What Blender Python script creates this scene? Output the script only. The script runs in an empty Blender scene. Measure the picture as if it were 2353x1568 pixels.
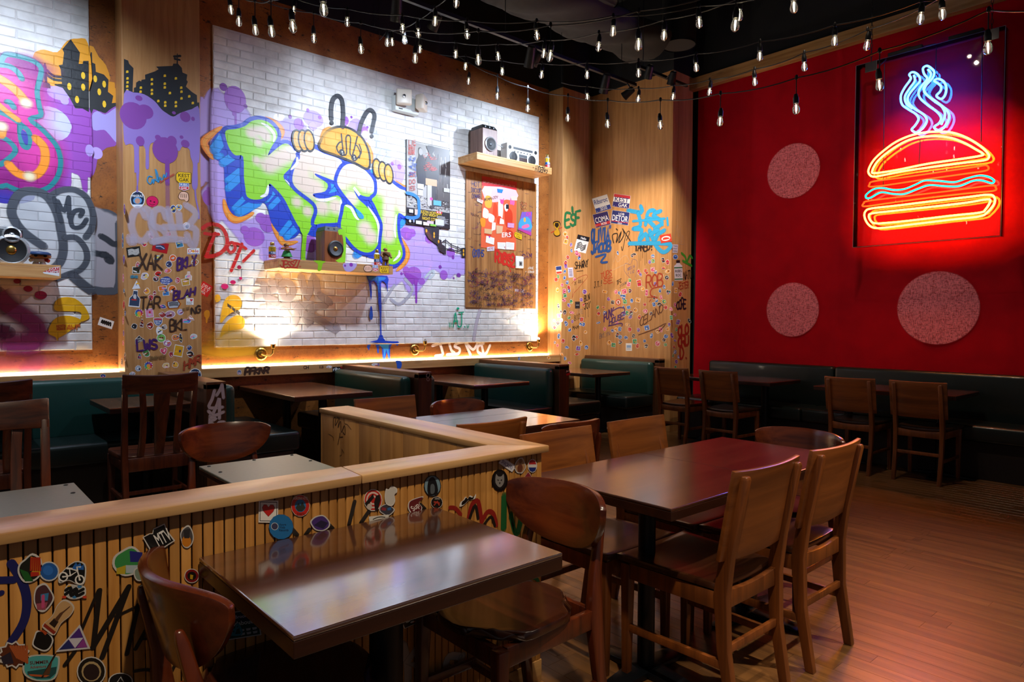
import bpy, bmesh, math, random
from mathutils import Vector, Matrix
from mathutils.geometry import tessellate_polygon, delaunay_2d_cdt
random.seed(7)
S = bpy.context.scene
COL = S.collection
R = math.radians
# ------------------------------------------------------------------ camera
FPX, YAW, PITCH, ROLL = 1553.2, 0.8492, 0.02625, 0.00496
CAM = Vector((0, 0, 1.35))
fw = Vector((math.cos(YAW) * math.cos(PITCH), math.sin(YAW) * math.cos(PITCH), -math.sin(PITCH)))
_r = Vector((math.sin(YAW), -math.cos(YAW), 0)); _u = _r.cross(fw)
rt = _r * math.cos(ROLL) + _u * math.sin(ROLL)
up = -_r * math.sin(ROLL) + _u * math.cos(ROLL)
cd = bpy.data.cameras.new('camera'); cam = bpy.data.objects.new('camera', cd); COL.objects.link(cam)
cd.sensor_width = 36; cd.lens = 36 * FPX / 2353; cd.clip_start = .05; cd.clip_end = 100
M = Matrix((rt, up, -fw)).transposed().to_4x4(); M.translation = CAM; cam.matrix_world = M
S.camera = cam
S.view_settings.view_transform = 'Standard'; S.view_settings.look = 'None'
S.view_settings.gamma = 1; S.view_settings.use_curve_mapping = False
S.view_settings.exposure = 0.25
S.cycles.transparent_max_bounces = 24; S.cycles.max_bounces = 4; S.cycles.diffuse_bounces = 2; S.cycles.glossy_bounces = 3
S.cycles.caustics_reflective = False; S.cycles.caustics_refractive = False; S.cycles.adaptive_threshold = .04
S.cycles.sample_clamp_indirect = 4
# ------------------------------------------------------------------ world: a faint cool room ambience
w = bpy.data.worlds.new('room_dark'); S.world = w; w.use_nodes = True
w.node_tree.nodes['Background'].inputs[0].default_value = (.75, .72, .75, 1)
w.node_tree.nodes['Background'].inputs[1].default_value = .085


def ray(px, py):
    return fw * FPX + rt * (px - 1176.5) - up * (py - 784)


def on_y(px, py, y):
    d = ray(px, py); return CAM + d * (y / d.y)


def on_x(px, py, x):
    d = ray(px, py); return CAM + d * (x / d.x)


def on_z(px, py, z):
    d = ray(px, py); return CAM + d * ((z - CAM.z) / d.z)


def at_depth(px, py, depth):
    return CAM + ray(px, py) * (depth / FPX)


# ------------------------------------------------------------------ lamps: light data only; the lamp bodies come with their builders
def spot(loc, target, watts, angle, blend=.5, color=(1, 1, 1), size=.05):
    l = bpy.data.lights.new('spot_beam', 'SPOT'); l.energy = watts; l.spot_size = R(angle); l.spot_blend = blend
    l.color = color; l.shadow_soft_size = size
    o = bpy.data.objects.new('spot_beam', l); COL.objects.link(o); o.location = loc
    o.rotation_euler = (Vector(target) - Vector(loc)).to_track_quat('-Z', 'Y').to_euler()
    return o


COOL = (.7, .82, 1); WARM = (1, .8, .56); NEUT = (1, .93, .84)
# track spots (their black heads are built with the track): head position, aim point, watts, cone, colour
TRACK_SPOTS = [
    ((3.4, 4.95, 3.9), (3.3, 6.6, 2.3), 210, 120, 1, COOL),
    ((4.6, 4.95, 3.9), (4.5, 6.6, 2.3), 135, 110, 1, COOL),
    ((6.0, 4.95, 3.9), (5.6, 6.6, 2.9), 230, 100, .9, COOL),
    ((.5, 4.95, 3.9), (.5, 6.6, 2.2), 250, 110, 1, COOL),
    ((5.85, 4.5, 3.95), (6.85, 6.2, 1.7), 200, 62, .9, NEUT),
    ((6.2, 4.45, 3.95), (7.05, 5.8, 1.5), 170, 60, .9, NEUT),
]
# unseen downlights overhead: on the aisle floor, tables, partition and red canvas
DOWN_SPOTS = [
    ((4.0, -.8, 4.6), (3.3, .5, 0), 620, 56, 1, (1, .84, .66), .06),
    ((.4, -.2, 4.6), (.9, 1.9, .3), 430, 62, 1, (1, .82, .6), .06),
    ((2.0, 1.0, 4.9), (2.3, 1.9, .7), 160, 56, 1, (1, .84, .66), .06),
    ((5.0, 2.2, 4.9), (6.6, 2.9, .6), 100, 70, 1, (1, .76, .55), .06),
    ((2.2, 2.9, 4.9), (2.3, 3.4, .7), 150, 60, 1, (1, .88, .74), .06),
    ((5.2, 2.4, 4.4), (7.5, 3.4, 1.6), 38, 100, 1, (1, .8, .66), .02),
]
for a in TRACK_SPOTS + DOWN_SPOTS:
    spot(*a)
# ------------------------------------------------------------------ materials
def lin(c):
    if isinstance(c, str):
        c = c.lstrip('#'); c = [int(c[i:i + 2], 16) / 255 for i in (0, 2, 4)]
    return tuple(((x / 12.92) if x <= .04045 else ((x + .055) / 1.055) ** 2.4) for x in c[:3])


def newmat(name):
    m = bpy.data.materials.new(name); m.use_nodes = True
    nt = m.node_tree; b = nt.nodes['Principled BSDF']
    return m, nt, b


def N(nt, t, **kw):
    n = nt.nodes.new(t)
    for k, v in kw.items():
        if k.startswith('i_'):
            key = k[2:]
            n.inputs[int(key) if key.isdigit() else key.replace('_', ' ')].default_value = v
        else:
            setattr(n, k, v)
    return n


def ramp(nt, stops):
    r = nt.nodes.new('ShaderNodeValToRGB'); e = r.color_ramp.elements
    while len(e) < len(stops): e.new(.5)
    for k, (p, c) in enumerate(stops):
        e[k].position = p; e[k].color = (*c, 1)
    return r


def plain(name, color, rough=.5, metal=0, coat=0, spec=.5, bump=0, bscale=200, vary=0):
    m, nt, b = newmat(name); c = lin(color)
    b.inputs['Base Color'].default_value = (*c, 1); b.inputs['Roughness'].default_value = rough
    b.inputs['Metallic'].default_value = metal; b.inputs['Coat Weight'].default_value = coat
    b.inputs['Specular IOR Level'].default_value = spec
    tc = N(nt, 'ShaderNodeTexCoord')
    nz = N(nt, 'ShaderNodeTexNoise', i_Scale=bscale, i_Detail=4.)
    nt.links.new(tc.outputs['Object'], nz.inputs['Vector'])
    if vary:
        rp = ramp(nt, [(.3, tuple(x * (1 - vary) for x in c)), (.7, tuple(min(1, x * (1 + vary)) for x in c))])
        nt.links.new(nz.outputs['Fac'], rp.inputs[0]); nt.links.new(rp.outputs[0], b.inputs['Base Color'])
    if bump:
        bp = N(nt, 'ShaderNodeBump', i_Strength=bump, i_Distance=.002)
        nt.links.new(nz.outputs['Fac'], bp.inputs['Height']); nt.links.new(bp.outputs[0], b.inputs['Normal'])
    return m


def wood(name, dark, light, grain='z', scale=1., rough=.4, coat=0., knots=0., bump=.15, contrast=(.35, .65), spec=.5, coatrough=.15, coatior=1.5):
    """stretched-noise wood: grain runs along the named local axis"""
    m, nt, b = newmat(name); d, l = lin(dark), lin(light)
    tc = N(nt, 'ShaderNodeTexCoord'); mp = N(nt, 'ShaderNodeMapping')
    sc = {'x': (1.2, 22, 22), 'y': (22, 1.2, 22), 'z': (22, 22, 1.2)}[grain]
    mp.inputs['Scale'].default_value = [s * scale for s in sc]
    oi = N(nt, 'ShaderNodeObjectInfo')
    cm = N(nt, 'ShaderNodeCombineXYZ')
    ml = N(nt, 'ShaderNodeMath', operation='MULTIPLY'); ml.inputs[1].default_value = 7.
    nt.links.new(oi.outputs['Random'], ml.inputs[0])
    for k in range(3): nt.links.new(ml.outputs[0], cm.inputs[k])
    ad = N(nt, 'ShaderNodeVectorMath', operation='ADD')
    nt.links.new(tc.outputs['Object'], ad.inputs[0]); nt.links.new(cm.outputs[0], ad.inputs[1])
    nt.links.new(ad.outputs[0], mp.inputs['Vector'])
    n1 = N(nt, 'ShaderNodeTexNoise', i_Scale=1., i_Detail=6., i_Roughness=.6, i_Distortion=.6)
    nt.links.new(mp.outputs[0], n1.inputs['Vector'])
    mid = tuple((a + c) / 2 for a, c in zip(d, l))
    rp = ramp(nt, [(contrast[0], d), (.5, mid), (contrast[1], l)])
    nt.links.new(n1.outputs['Fac'], rp.inputs[0])
    out = rp.outputs[0]
    if knots:
        mp2 = N(nt, 'ShaderNodeMapping')
        mp2.inputs['Scale'].default_value = {'x': (2.2, 7, 7), 'y': (7, 2.2, 7), 'z': (7, 7, 2.2)}[grain]
        nt.links.new(ad.outputs[0], mp2.inputs['Vector'])
        vo = N(nt, 'ShaderNodeTexVoronoi', i_Scale=.8); nt.links.new(mp2.outputs[0], vo.inputs['Vector'])
        kr = ramp(nt, [(.03, (knots,) * 3), (.13, (0, 0, 0))]); nt.links.new(vo.outputs['Distance'], kr.inputs[0])
        mx = N(nt, 'ShaderNodeMix', data_type='RGBA'); mx.inputs[7].default_value = (*[x * .3 for x in d], 1)
        nt.links.new(kr.outputs[0], mx.inputs[0]); nt.links.new(out, mx.inputs[6]); out = mx.outputs[2]
    hv = N(nt, 'ShaderNodeHueSaturation')
    mr = N(nt, 'ShaderNodeMapRange'); mr.inputs[3].default_value = .82; mr.inputs[4].default_value = 1.15
    nt.links.new(oi.outputs['Random'], mr.inputs[0]); nt.links.new(mr.outputs[0], hv.inputs['Value'])
    nt.links.new(out, hv.inputs['Color']); nt.links.new(hv.outputs[0], b.inputs['Base Color'])
    b.inputs['Roughness'].default_value = rough; b.inputs['Coat Weight'].default_value = coat
    b.inputs['Coat Roughness'].default_value = coatrough; b.inputs['Coat IOR'].default_value = coatior; b.inputs['Specular IOR Level'].default_value = spec
    if bump:
        bp = N(nt, 'ShaderNodeBump', i_Strength=bump, i_Distance=.001)
        nt.links.new(n1.outputs['Fac'], bp.inputs['Height']); nt.links.new(bp.outputs[0], b.inputs['Normal'])
    return m


def emit(name, color, strength):
    m, nt, b = newmat(name); c = lin(color)
    b.inputs['Base Color'].default_value = (*c, 1)
    b.inputs['Emission Color'].default_value = (*c, 1); b.inputs['Emission Strength'].default_value = strength
    return m


def thin_clear(name, tint, gloss=.08, rough=.02, haze=0, ior=1.45):
    m, nt, b = newmat(name); nt.nodes.remove(b)
    o = nt.nodes['Material Output']
    t = N(nt, 'ShaderNodeBsdfTransparent'); t.inputs[0].default_value = (*tint, 1)
    g = N(nt, 'ShaderNodeBsdfGlossy'); g.inputs['Roughness'].default_value = rough
    fr = N(nt, 'ShaderNodeFresnel', i_IOR=ior)
    mr = N(nt, 'ShaderNodeMath', operation='ADD'); mr.inputs[1].default_value = gloss - .03; mr.use_clamp = True
    nt.links.new(fr.outputs[0], mr.inputs[0])
    mx = N(nt, 'ShaderNodeMixShader')
    nt.links.new(mr.outputs[0], mx.inputs[0]); nt.links.new(t.outputs[0], mx.inputs[1]); nt.links.new(g.outputs[0], mx.inputs[2])
    if haze:
        d = N(nt, 'ShaderNodeBsdfTranslucent'); m2 = N(nt, 'ShaderNodeMixShader'); m2.inputs[0].default_value = haze
        nt.links.new(mx.outputs[0], m2.inputs[1]); nt.links.new(d.outputs[0], m2.inputs[2]); mx = m2
    nt.links.new(mx.outputs[0], o.inputs[0])
    return m


MT = {}
MT['black_metal'] = plain('black_metal', '#15171a', .45, .3, bump=.1)
MT['post_metal'] = plain('post_metal', '#10151b', .35, .4, bump=.1)
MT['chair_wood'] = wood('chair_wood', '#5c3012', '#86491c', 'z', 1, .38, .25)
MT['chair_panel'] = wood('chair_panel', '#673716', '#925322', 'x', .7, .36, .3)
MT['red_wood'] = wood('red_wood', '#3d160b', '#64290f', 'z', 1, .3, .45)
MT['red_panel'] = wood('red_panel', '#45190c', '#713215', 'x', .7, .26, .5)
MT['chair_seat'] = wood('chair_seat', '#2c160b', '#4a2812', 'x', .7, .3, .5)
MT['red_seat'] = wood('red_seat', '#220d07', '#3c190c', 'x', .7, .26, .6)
MT['slat_wood'] = wood('slat_wood', '#3a170c', '#6b3216', 'z', 1.1, .4, .2)
MT['slat_rail'] = wood('slat_rail', '#3a170c', '#75391c', 'x', 1.1, .4, .2)
MT['table_dark'] = wood('table_dark', '#33190f', '#4b281a', 'x', .6, .3, 1., bump=.01, coatrough=.11, coatior=3.3)
MT['table_big'] = wood('table_big', '#33190f', '#4b281a', 'x', .6, .3, 1., bump=.02, coatrough=.16, coatior=1.9)
MT['table_edge'] = wood('table_edge', '#241008', '#3a1c0e', 'x', .6, .35, .2, bump=.05)
MT['table_red'] = wood('table_red', '#562313', '#7b3a1f', 'y', .6, .26, 1., bump=.03, coatrough=.14, coatior=1.7)
MT['table_booth'] = wood('table_booth', '#66351c', '#8d5430', 'y', .6, .26, 1., bump=.03, coatrough=.14, coatior=1.7)
MT['table_grey'] = plain('table_grey', '#767d74', .34, 0, 0, .9, bump=.05, vary=.06, bscale=60)
MT['oak'] = wood('oak', '#ad7c44', '#cda169', 'x', .8, .4, 1., .5, bump=.06, coatrough=.3, coatior=1.6)
MT['oak_y'] = wood('oak_y', '#ad7c44', '#cda169', 'y', .8, .4, 1., .5, bump=.06, coatrough=.3, coatior=1.6)
MT['oak_slat'] = wood('oak_slat', '#a06a2c', '#c08a47', 'z', .9, .45, .1, bump=.12)
MT['oak_panel'] = wood('oak_panel', '#a3713a', '#bf8d52', 'z', .8, .48, .05, .8, bump=.12)
MT['veneer'] = wood('veneer', '#b07b45', '#c9955c', 'z', 1.3, .5, .05, bump=.05)
MT['walnut'] = wood('walnut', '#4d2c18', '#74482a', 'y', .9, .4, .2)
MT['walnut_z'] = wood('walnut_z', '#3d2313', '#5f391f', 'z', .9, .4, .2)
MT['shelf_wood'] = wood('shelf_wood', '#b97f45', '#d6a469', 'x', .9, .5, 0, .4)
MT['beam'] = wood('beam', '#8a6334', '#b08a54', 'y', .9, .5, 0, .7)
MT['plank_panel'] = wood('plank_panel', '#8a5427', '#b98148', 'z', .9, .5, .05, .3)
MT['floor_wood'] = wood('floor_wood', '#5a3c20', '#83592f', 'y', .9, .34, .6, bump=.08, coatrough=.26)
MT['dark'] = plain('dark_paint', '#0b0c0e', .8, bump=.1)
MT['duct'] = plain('duct_cloth', '#2c2a27', .9, bump=.6, bscale=6)
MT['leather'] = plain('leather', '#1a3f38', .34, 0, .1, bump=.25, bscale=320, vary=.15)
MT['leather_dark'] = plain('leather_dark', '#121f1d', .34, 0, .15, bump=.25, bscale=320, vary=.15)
MT['base_dark'] = plain('base_dark', '#1a0f0b', .6)
MT['white_plastic'] = plain('white_plastic', '#dfe6e4', .4, bump=.02)
MT['cream_plastic'] = plain('cream_plastic', '#e8dccb', .35)
MT['chrome'] = plain('chrome', '#d8d8d8', .2, 1)
MT['brass'] = plain('brass', '#c9a152', .28, 1)
MT['speaker_black'] = plain('speaker_black', '#141416', .5)
MT['speaker_grey'] = plain('speaker_grey', '#4c4f52', .45, .2)
MT['speaker_wood'] = wood('speaker_wood', '#6e3a1c', '#9a5a2c', 'z', 2, .4, .2)
MT['speaker_brown'] = wood('speaker_brown', '#6d4c42', '#927065', 'z', 2, .45, .1)
MT['silver'] = plain('silver', '#cfd2d4', .3, .7)
MT['bulb_glass'] = thin_clear('bulb_glass', (.97, .95, .9), .14, haze=.03)
MT['acrylic'] = thin_clear('acrylic', (.995, .995, .995), .045, ior=1.25)
MT['acrylic_front'] = thin_clear('acrylic_front', (.995, .995, .995), .03, ior=1.12)
MT['filament'] = emit('filament', '#fff0cc', 38)
MT['filament'].cycles.emission_sampling = 'NONE'      # tiny: seen, but not worth sampling as a lamp
MT['led'] = emit('led_strip', '#ffe2b4', 26)
MT['n_blue'] = emit('neon_blue', '#1466ff', 75)
MT['n_orange'] = emit('neon_orange', '#ff8a1c', 45)
MT['n_red'] = emit('neon_red', '#ff3a0c', 4)
MT['n_green'] = emit('neon_green', '#12c8a0', 2.6)
MT['lamp_hot'] = emit('lamp_hot', '#fff0cf', 60)

# brick dimensions shared by the geometry and the paint relief
BW, BH = .245, .0745
PX0, PZ0 = 2.095, 1.108


def brick_height(nt, strength, dist, x0, z0):
    tc = N(nt, 'ShaderNodeTexCoord'); sp = N(nt, 'ShaderNodeSeparateXYZ'); cb = N(nt, 'ShaderNodeCombineXYZ')
    nt.links.new(tc.outputs['Object'], sp.inputs[0])
    a = N(nt, 'ShaderNodeMath', operation='SUBTRACT'); a.inputs[1].default_value = x0
    c = N(nt, 'ShaderNodeMath', operation='SUBTRACT'); c.inputs[1].default_value = z0
    nt.links.new(sp.outputs[0], a.inputs[0]); nt.links.new(sp.outputs[2], c.inputs[0])
    nz = N(nt, 'ShaderNodeTexNoise', i_Scale=14., i_Detail=3.)
    nt.links.new(tc.outputs['Object'], nz.inputs['Vector'])
    wob = N(nt, 'ShaderNodeMath', operation='MULTIPLY_ADD'); wob.inputs[1].default_value = .014; wob.inputs[2].default_value = -.007
    nt.links.new(nz.outputs['Fac'], wob.inputs[0])
    c2 = N(nt, 'ShaderNodeMath', operation='ADD'); nt.links.new(c.outputs[0], c2.inputs[0]); nt.links.new(wob.outputs[0], c2.inputs[1])
    nt.links.new(a.outputs[0], cb.inputs[0]); nt.links.new(c2.outputs[0], cb.inputs[1])
    br = N(nt, 'ShaderNodeTexBrick', i_Scale=1., i_Mortar_Size=.0045, i_Mortar_Smooth=.6, i_Brick_Width=BW, i_Row_Height=BH)
    br.inputs['Color1'].default_value = br.inputs['Color2'].default_value = (1, 1, 1, 1); br.inputs['Mortar'].default_value = (0, 0, 0, 1)
    nt.links.new(cb.outputs[0], br.inputs['Vector'])
    n2 = N(nt, 'ShaderNodeTexNoise', i_Scale=40., i_Detail=5.); nt.links.new(tc.outputs['Object'], n2.inputs['Vector'])
    sm = N(nt, 'ShaderNodeMath', operation='MULTIPLY_ADD'); sm.inputs[1].default_value = .25
    nt.links.new(n2.outputs['Fac'], sm.inputs[0]); nt.links.new(br.outputs[0], sm.inputs[2])
    bp = N(nt, 'ShaderNodeBump', i_Strength=strength, i_Distance=dist)
    nt.links.new(sm.outputs[0], bp.inputs['Height'])
    return bp, br


def paint_mat(name, rough=.5, brick=None, coat=0, alpha=True):
    """reads colour and cover from the mesh's own colour attribute"""
    m, nt, b = newmat(name)
    at = N(nt, 'ShaderNodeVertexColor', layer_name='Col')
    nt.links.new(at.outputs['Color'], b.inputs['Base Color']); b.inputs['Roughness'].default_value = rough
    if alpha: nt.links.new(at.outputs['Alpha'], b.inputs['Alpha'])
    b.inputs['Coat Weight'].default_value = coat
    if brick:
        bp, br = brick_height(nt, .55, .005, *brick); nt.links.new(bp.outputs[0], b.inputs['Normal'])
        mx = N(nt, 'ShaderNodeMix', data_type='RGBA', blend_type='MULTIPLY'); mx.inputs[0].default_value = .22
        nt.links.new(at.outputs['Color'], mx.inputs[6]); nt.links.new(br.outputs[0], mx.inputs[7])
        nt.links.new(mx.outputs[2], b.inputs['Base Color'])
    else:
        tc = N(nt, 'ShaderNodeTexCoord'); nz = N(nt, 'ShaderNodeTexNoise', i_Scale=300.)
        nt.links.new(tc.outputs['Object'], nz.inputs['Vector'])
        bp = N(nt, 'ShaderNodeBump', i_Strength=.05, i_Distance=.001); nt.links.new(nz.outputs['Fac'], bp.inputs['Height'])
        nt.links.new(bp.outputs[0], b.inputs['Normal'])
    return m


MT['brick_paint'] = paint_mat('brick_paint', .42, (PX0, PZ0), .1)
MT['brick_paint_left'] = paint_mat('brick_paint_left', .42, (1.105 - 8 * BW, PZ0), .1)
MT['spray'] = paint_mat('spray_paint', .5)
MT['print'] = paint_mat('sticker_print', .38, alpha=False)


def cork_mat():
    m, nt, b = newmat('cork')
    tc = N(nt, 'ShaderNodeTexCoord')
    n1 = N(nt, 'ShaderNodeTexNoise', i_Scale=3.5, i_Detail=8., i_Roughness=.65); nt.links.new(tc.outputs['Object'], n1.inputs['Vector'])
    rp = ramp(nt, [(.3, lin('#7a4318')), (.5, lin('#97571f')), (.72, lin('#b06c2e'))]); nt.links.new(n1.outputs['Fac'], rp.inputs[0])
    mp = N(nt, 'ShaderNodeMapping'); mp.inputs['Scale'].default_value = (9, 9, 26); nt.links.new(tc.outputs['Object'], mp.inputs['Vector'])
    n2 = N(nt, 'ShaderNodeTexNoise', i_Scale=1.3, i_Detail=5., i_Roughness=.7); nt.links.new(mp.outputs[0], n2.inputs['Vector'])
    r2 = ramp(nt, [(.6, (0, 0, 0)), (.66, (1, 1, 1))]); nt.links.new(n2.outputs['Fac'], r2.inputs[0])
    mx = N(nt, 'ShaderNodeMix', data_type='RGBA'); mx.inputs[7].default_value = (*lin('#2c1a0d'), 1)
    nt.links.new(r2.outputs[0], mx.inputs[0]); nt.links.new(rp.outputs[0], mx.inputs[6])
    n3 = N(nt, 'ShaderNodeTexNoise', i_Scale=70., i_Detail=4.); nt.links.new(tc.outputs['Object'], n3.inputs['Vector'])
    r3 = ramp(nt, [(.25, (.62, .62, .62)), (.5, (1, 1, 1))]); nt.links.new(n3.outputs['Fac'], r3.inputs[0])
    m2 = N(nt, 'ShaderNodeMix', data_type='RGBA', blend_type='MULTIPLY'); m2.inputs[0].default_value = .8
    nt.links.new(mx.outputs[2], m2.inputs[6]); nt.links.new(r3.outputs[0], m2.inputs[7])
    nt.links.new(m2.outputs[2], b.inputs['Base Color']); b.inputs['Roughness'].default_value = .5
    bp = N(nt, 'ShaderNodeBump', i_Strength=.4, i_Distance=.002); nt.links.new(n3.outputs['Fac'], bp.inputs['Height'])
    nt.links.new(bp.outputs[0], b.inputs['Normal'])
    return m


def fabric_mat():
    m, nt, b = newmat('red_canvas')
    tc = N(nt, 'ShaderNodeTexCoord')
    n1 = N(nt, 'ShaderNodeTexNoise', i_Scale=5., i_Detail=4.); nt.links.new(tc.outputs['Object'], n1.inputs['Vector'])
    rp = ramp(nt, [(.3, lin('#a80118')), (.7, lin('#b8021a'))]); nt.links.new(n1.outputs['Fac'], rp.inputs[0])
    nt.links.new(rp.outputs[0], b.inputs['Base Color']); b.inputs['Roughness'].default_value = .8; b.inputs['Specular IOR Level'].default_value = .12
    wv = N(nt, 'ShaderNodeTexWave', i_Scale=110., i_Distortion=3.); nt.links.new(tc.outputs['Object'], wv.inputs['Vector'])
    bp = N(nt, 'ShaderNodeBump', i_Strength=.25, i_Distance=.001); nt.links.new(wv.outputs['Fac'], bp.inputs['Height'])
    nt.links.new(bp.outputs[0], b.inputs['Normal'])
    return m


def dot_mat():
    """pale disc colour on the canvas, its cover varying along the weave"""
    m, nt, b = newmat('pale_dot_cover')
    tc = N(nt, 'ShaderNodeTexCoord')
    m1 = N(nt, 'ShaderNodeMapping'); m1.inputs['Scale'].default_value = (1, 110, 22); nt.links.new(tc.outputs['Object'], m1.inputs[0])
    m2 = N(nt, 'ShaderNodeMapping'); m2.inputs['Scale'].default_value = (1, 22, 110); nt.links.new(tc.outputs['Object'], m2.inputs[0])
    a = N(nt, 'ShaderNodeTexNoise', i_Scale=1.2, i_Detail=6., i_Distortion=1.); nt.links.new(m1.outputs[0], a.inputs['Vector'])
    c = N(nt, 'ShaderNodeTexNoise', i_Scale=1.2, i_Detail=6., i_Distortion=1.); nt.links.new(m2.outputs[0], c.inputs['Vector'])
    mx = N(nt, 'ShaderNodeMath', operation='ADD'); nt.links.new(a.outputs['Fac'], mx.inputs[0]); nt.links.new(c.outputs['Fac'], mx.inputs[1])
    rp = ramp(nt, [(.4, (.22, .22, .22)), (.54, (.95, .95, .95))])
    hv = N(nt, 'ShaderNodeMath', operation='MULTIPLY'); hv.inputs[1].default_value = .5
    nt.links.new(mx.outputs[0], hv.inputs[0]); nt.links.new(hv.outputs[0], rp.inputs[0])
    at = N(nt, 'ShaderNodeVertexColor', layer_name='Col')
    pr = N(nt, 'ShaderNodeMath', operation='MULTIPLY'); nt.links.new(rp.outputs[0], pr.inputs[0]); nt.links.new(at.outputs['Alpha'], pr.inputs[1])
    nt.links.new(at.outputs['Color'], b.inputs['Base Color']); nt.links.new(pr.outputs[0], b.inputs['Alpha'])
    b.inputs['Roughness'].default_value = .8
    return m


def brick_white():
    m, nt, b = newmat('white_brick')
    tc = N(nt, 'ShaderNodeTexCoord'); oi = N(nt, 'ShaderNodeObjectInfo')
    ad = N(nt, 'ShaderNodeVectorMath', operation='ADD')
    nt.links.new(tc.outputs['Object'], ad.inputs[0]); nt.links.new(oi.outputs['Location'], ad.inputs[1])
    n1 = N(nt, 'ShaderNodeTexNoise', i_Scale=9., i_Detail=6.); nt.links.new(ad.outputs[0], n1.inputs['Vector'])
    rp = ramp(nt, [(.3, lin('#cfcac6')), (.6, lin('#e9e6e2'))]); nt.links.new(n1.outputs['Fac'], rp.inputs[0])
    nt.links.new(rp.outputs[0], b.inputs['Base Color']); b.inputs['Roughness'].default_value = .45; b.inputs['Coat Weight'].default_value = .1
    n2 = N(nt, 'ShaderNodeTexNoise', i_Scale=45., i_Detail=5.); nt.links.new(ad.outputs[0], n2.inputs['Vector'])
    bp = N(nt, 'ShaderNodeBump', i_Strength=.35, i_Distance=.004); nt.links.new(n2.outputs['Fac'], bp.inputs['Height'])
    nt.links.new(bp.outputs[0], b.inputs['Normal'])
    return m


MT['cork'] = cork_mat(); MT['canvas'] = fabric_mat(); MT['dot'] = dot_mat(); MT['brick'] = brick_white()
MT['mortar'] = plain('mortar', '#d2cfcc', .7, bump=.3, bscale=60)
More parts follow.
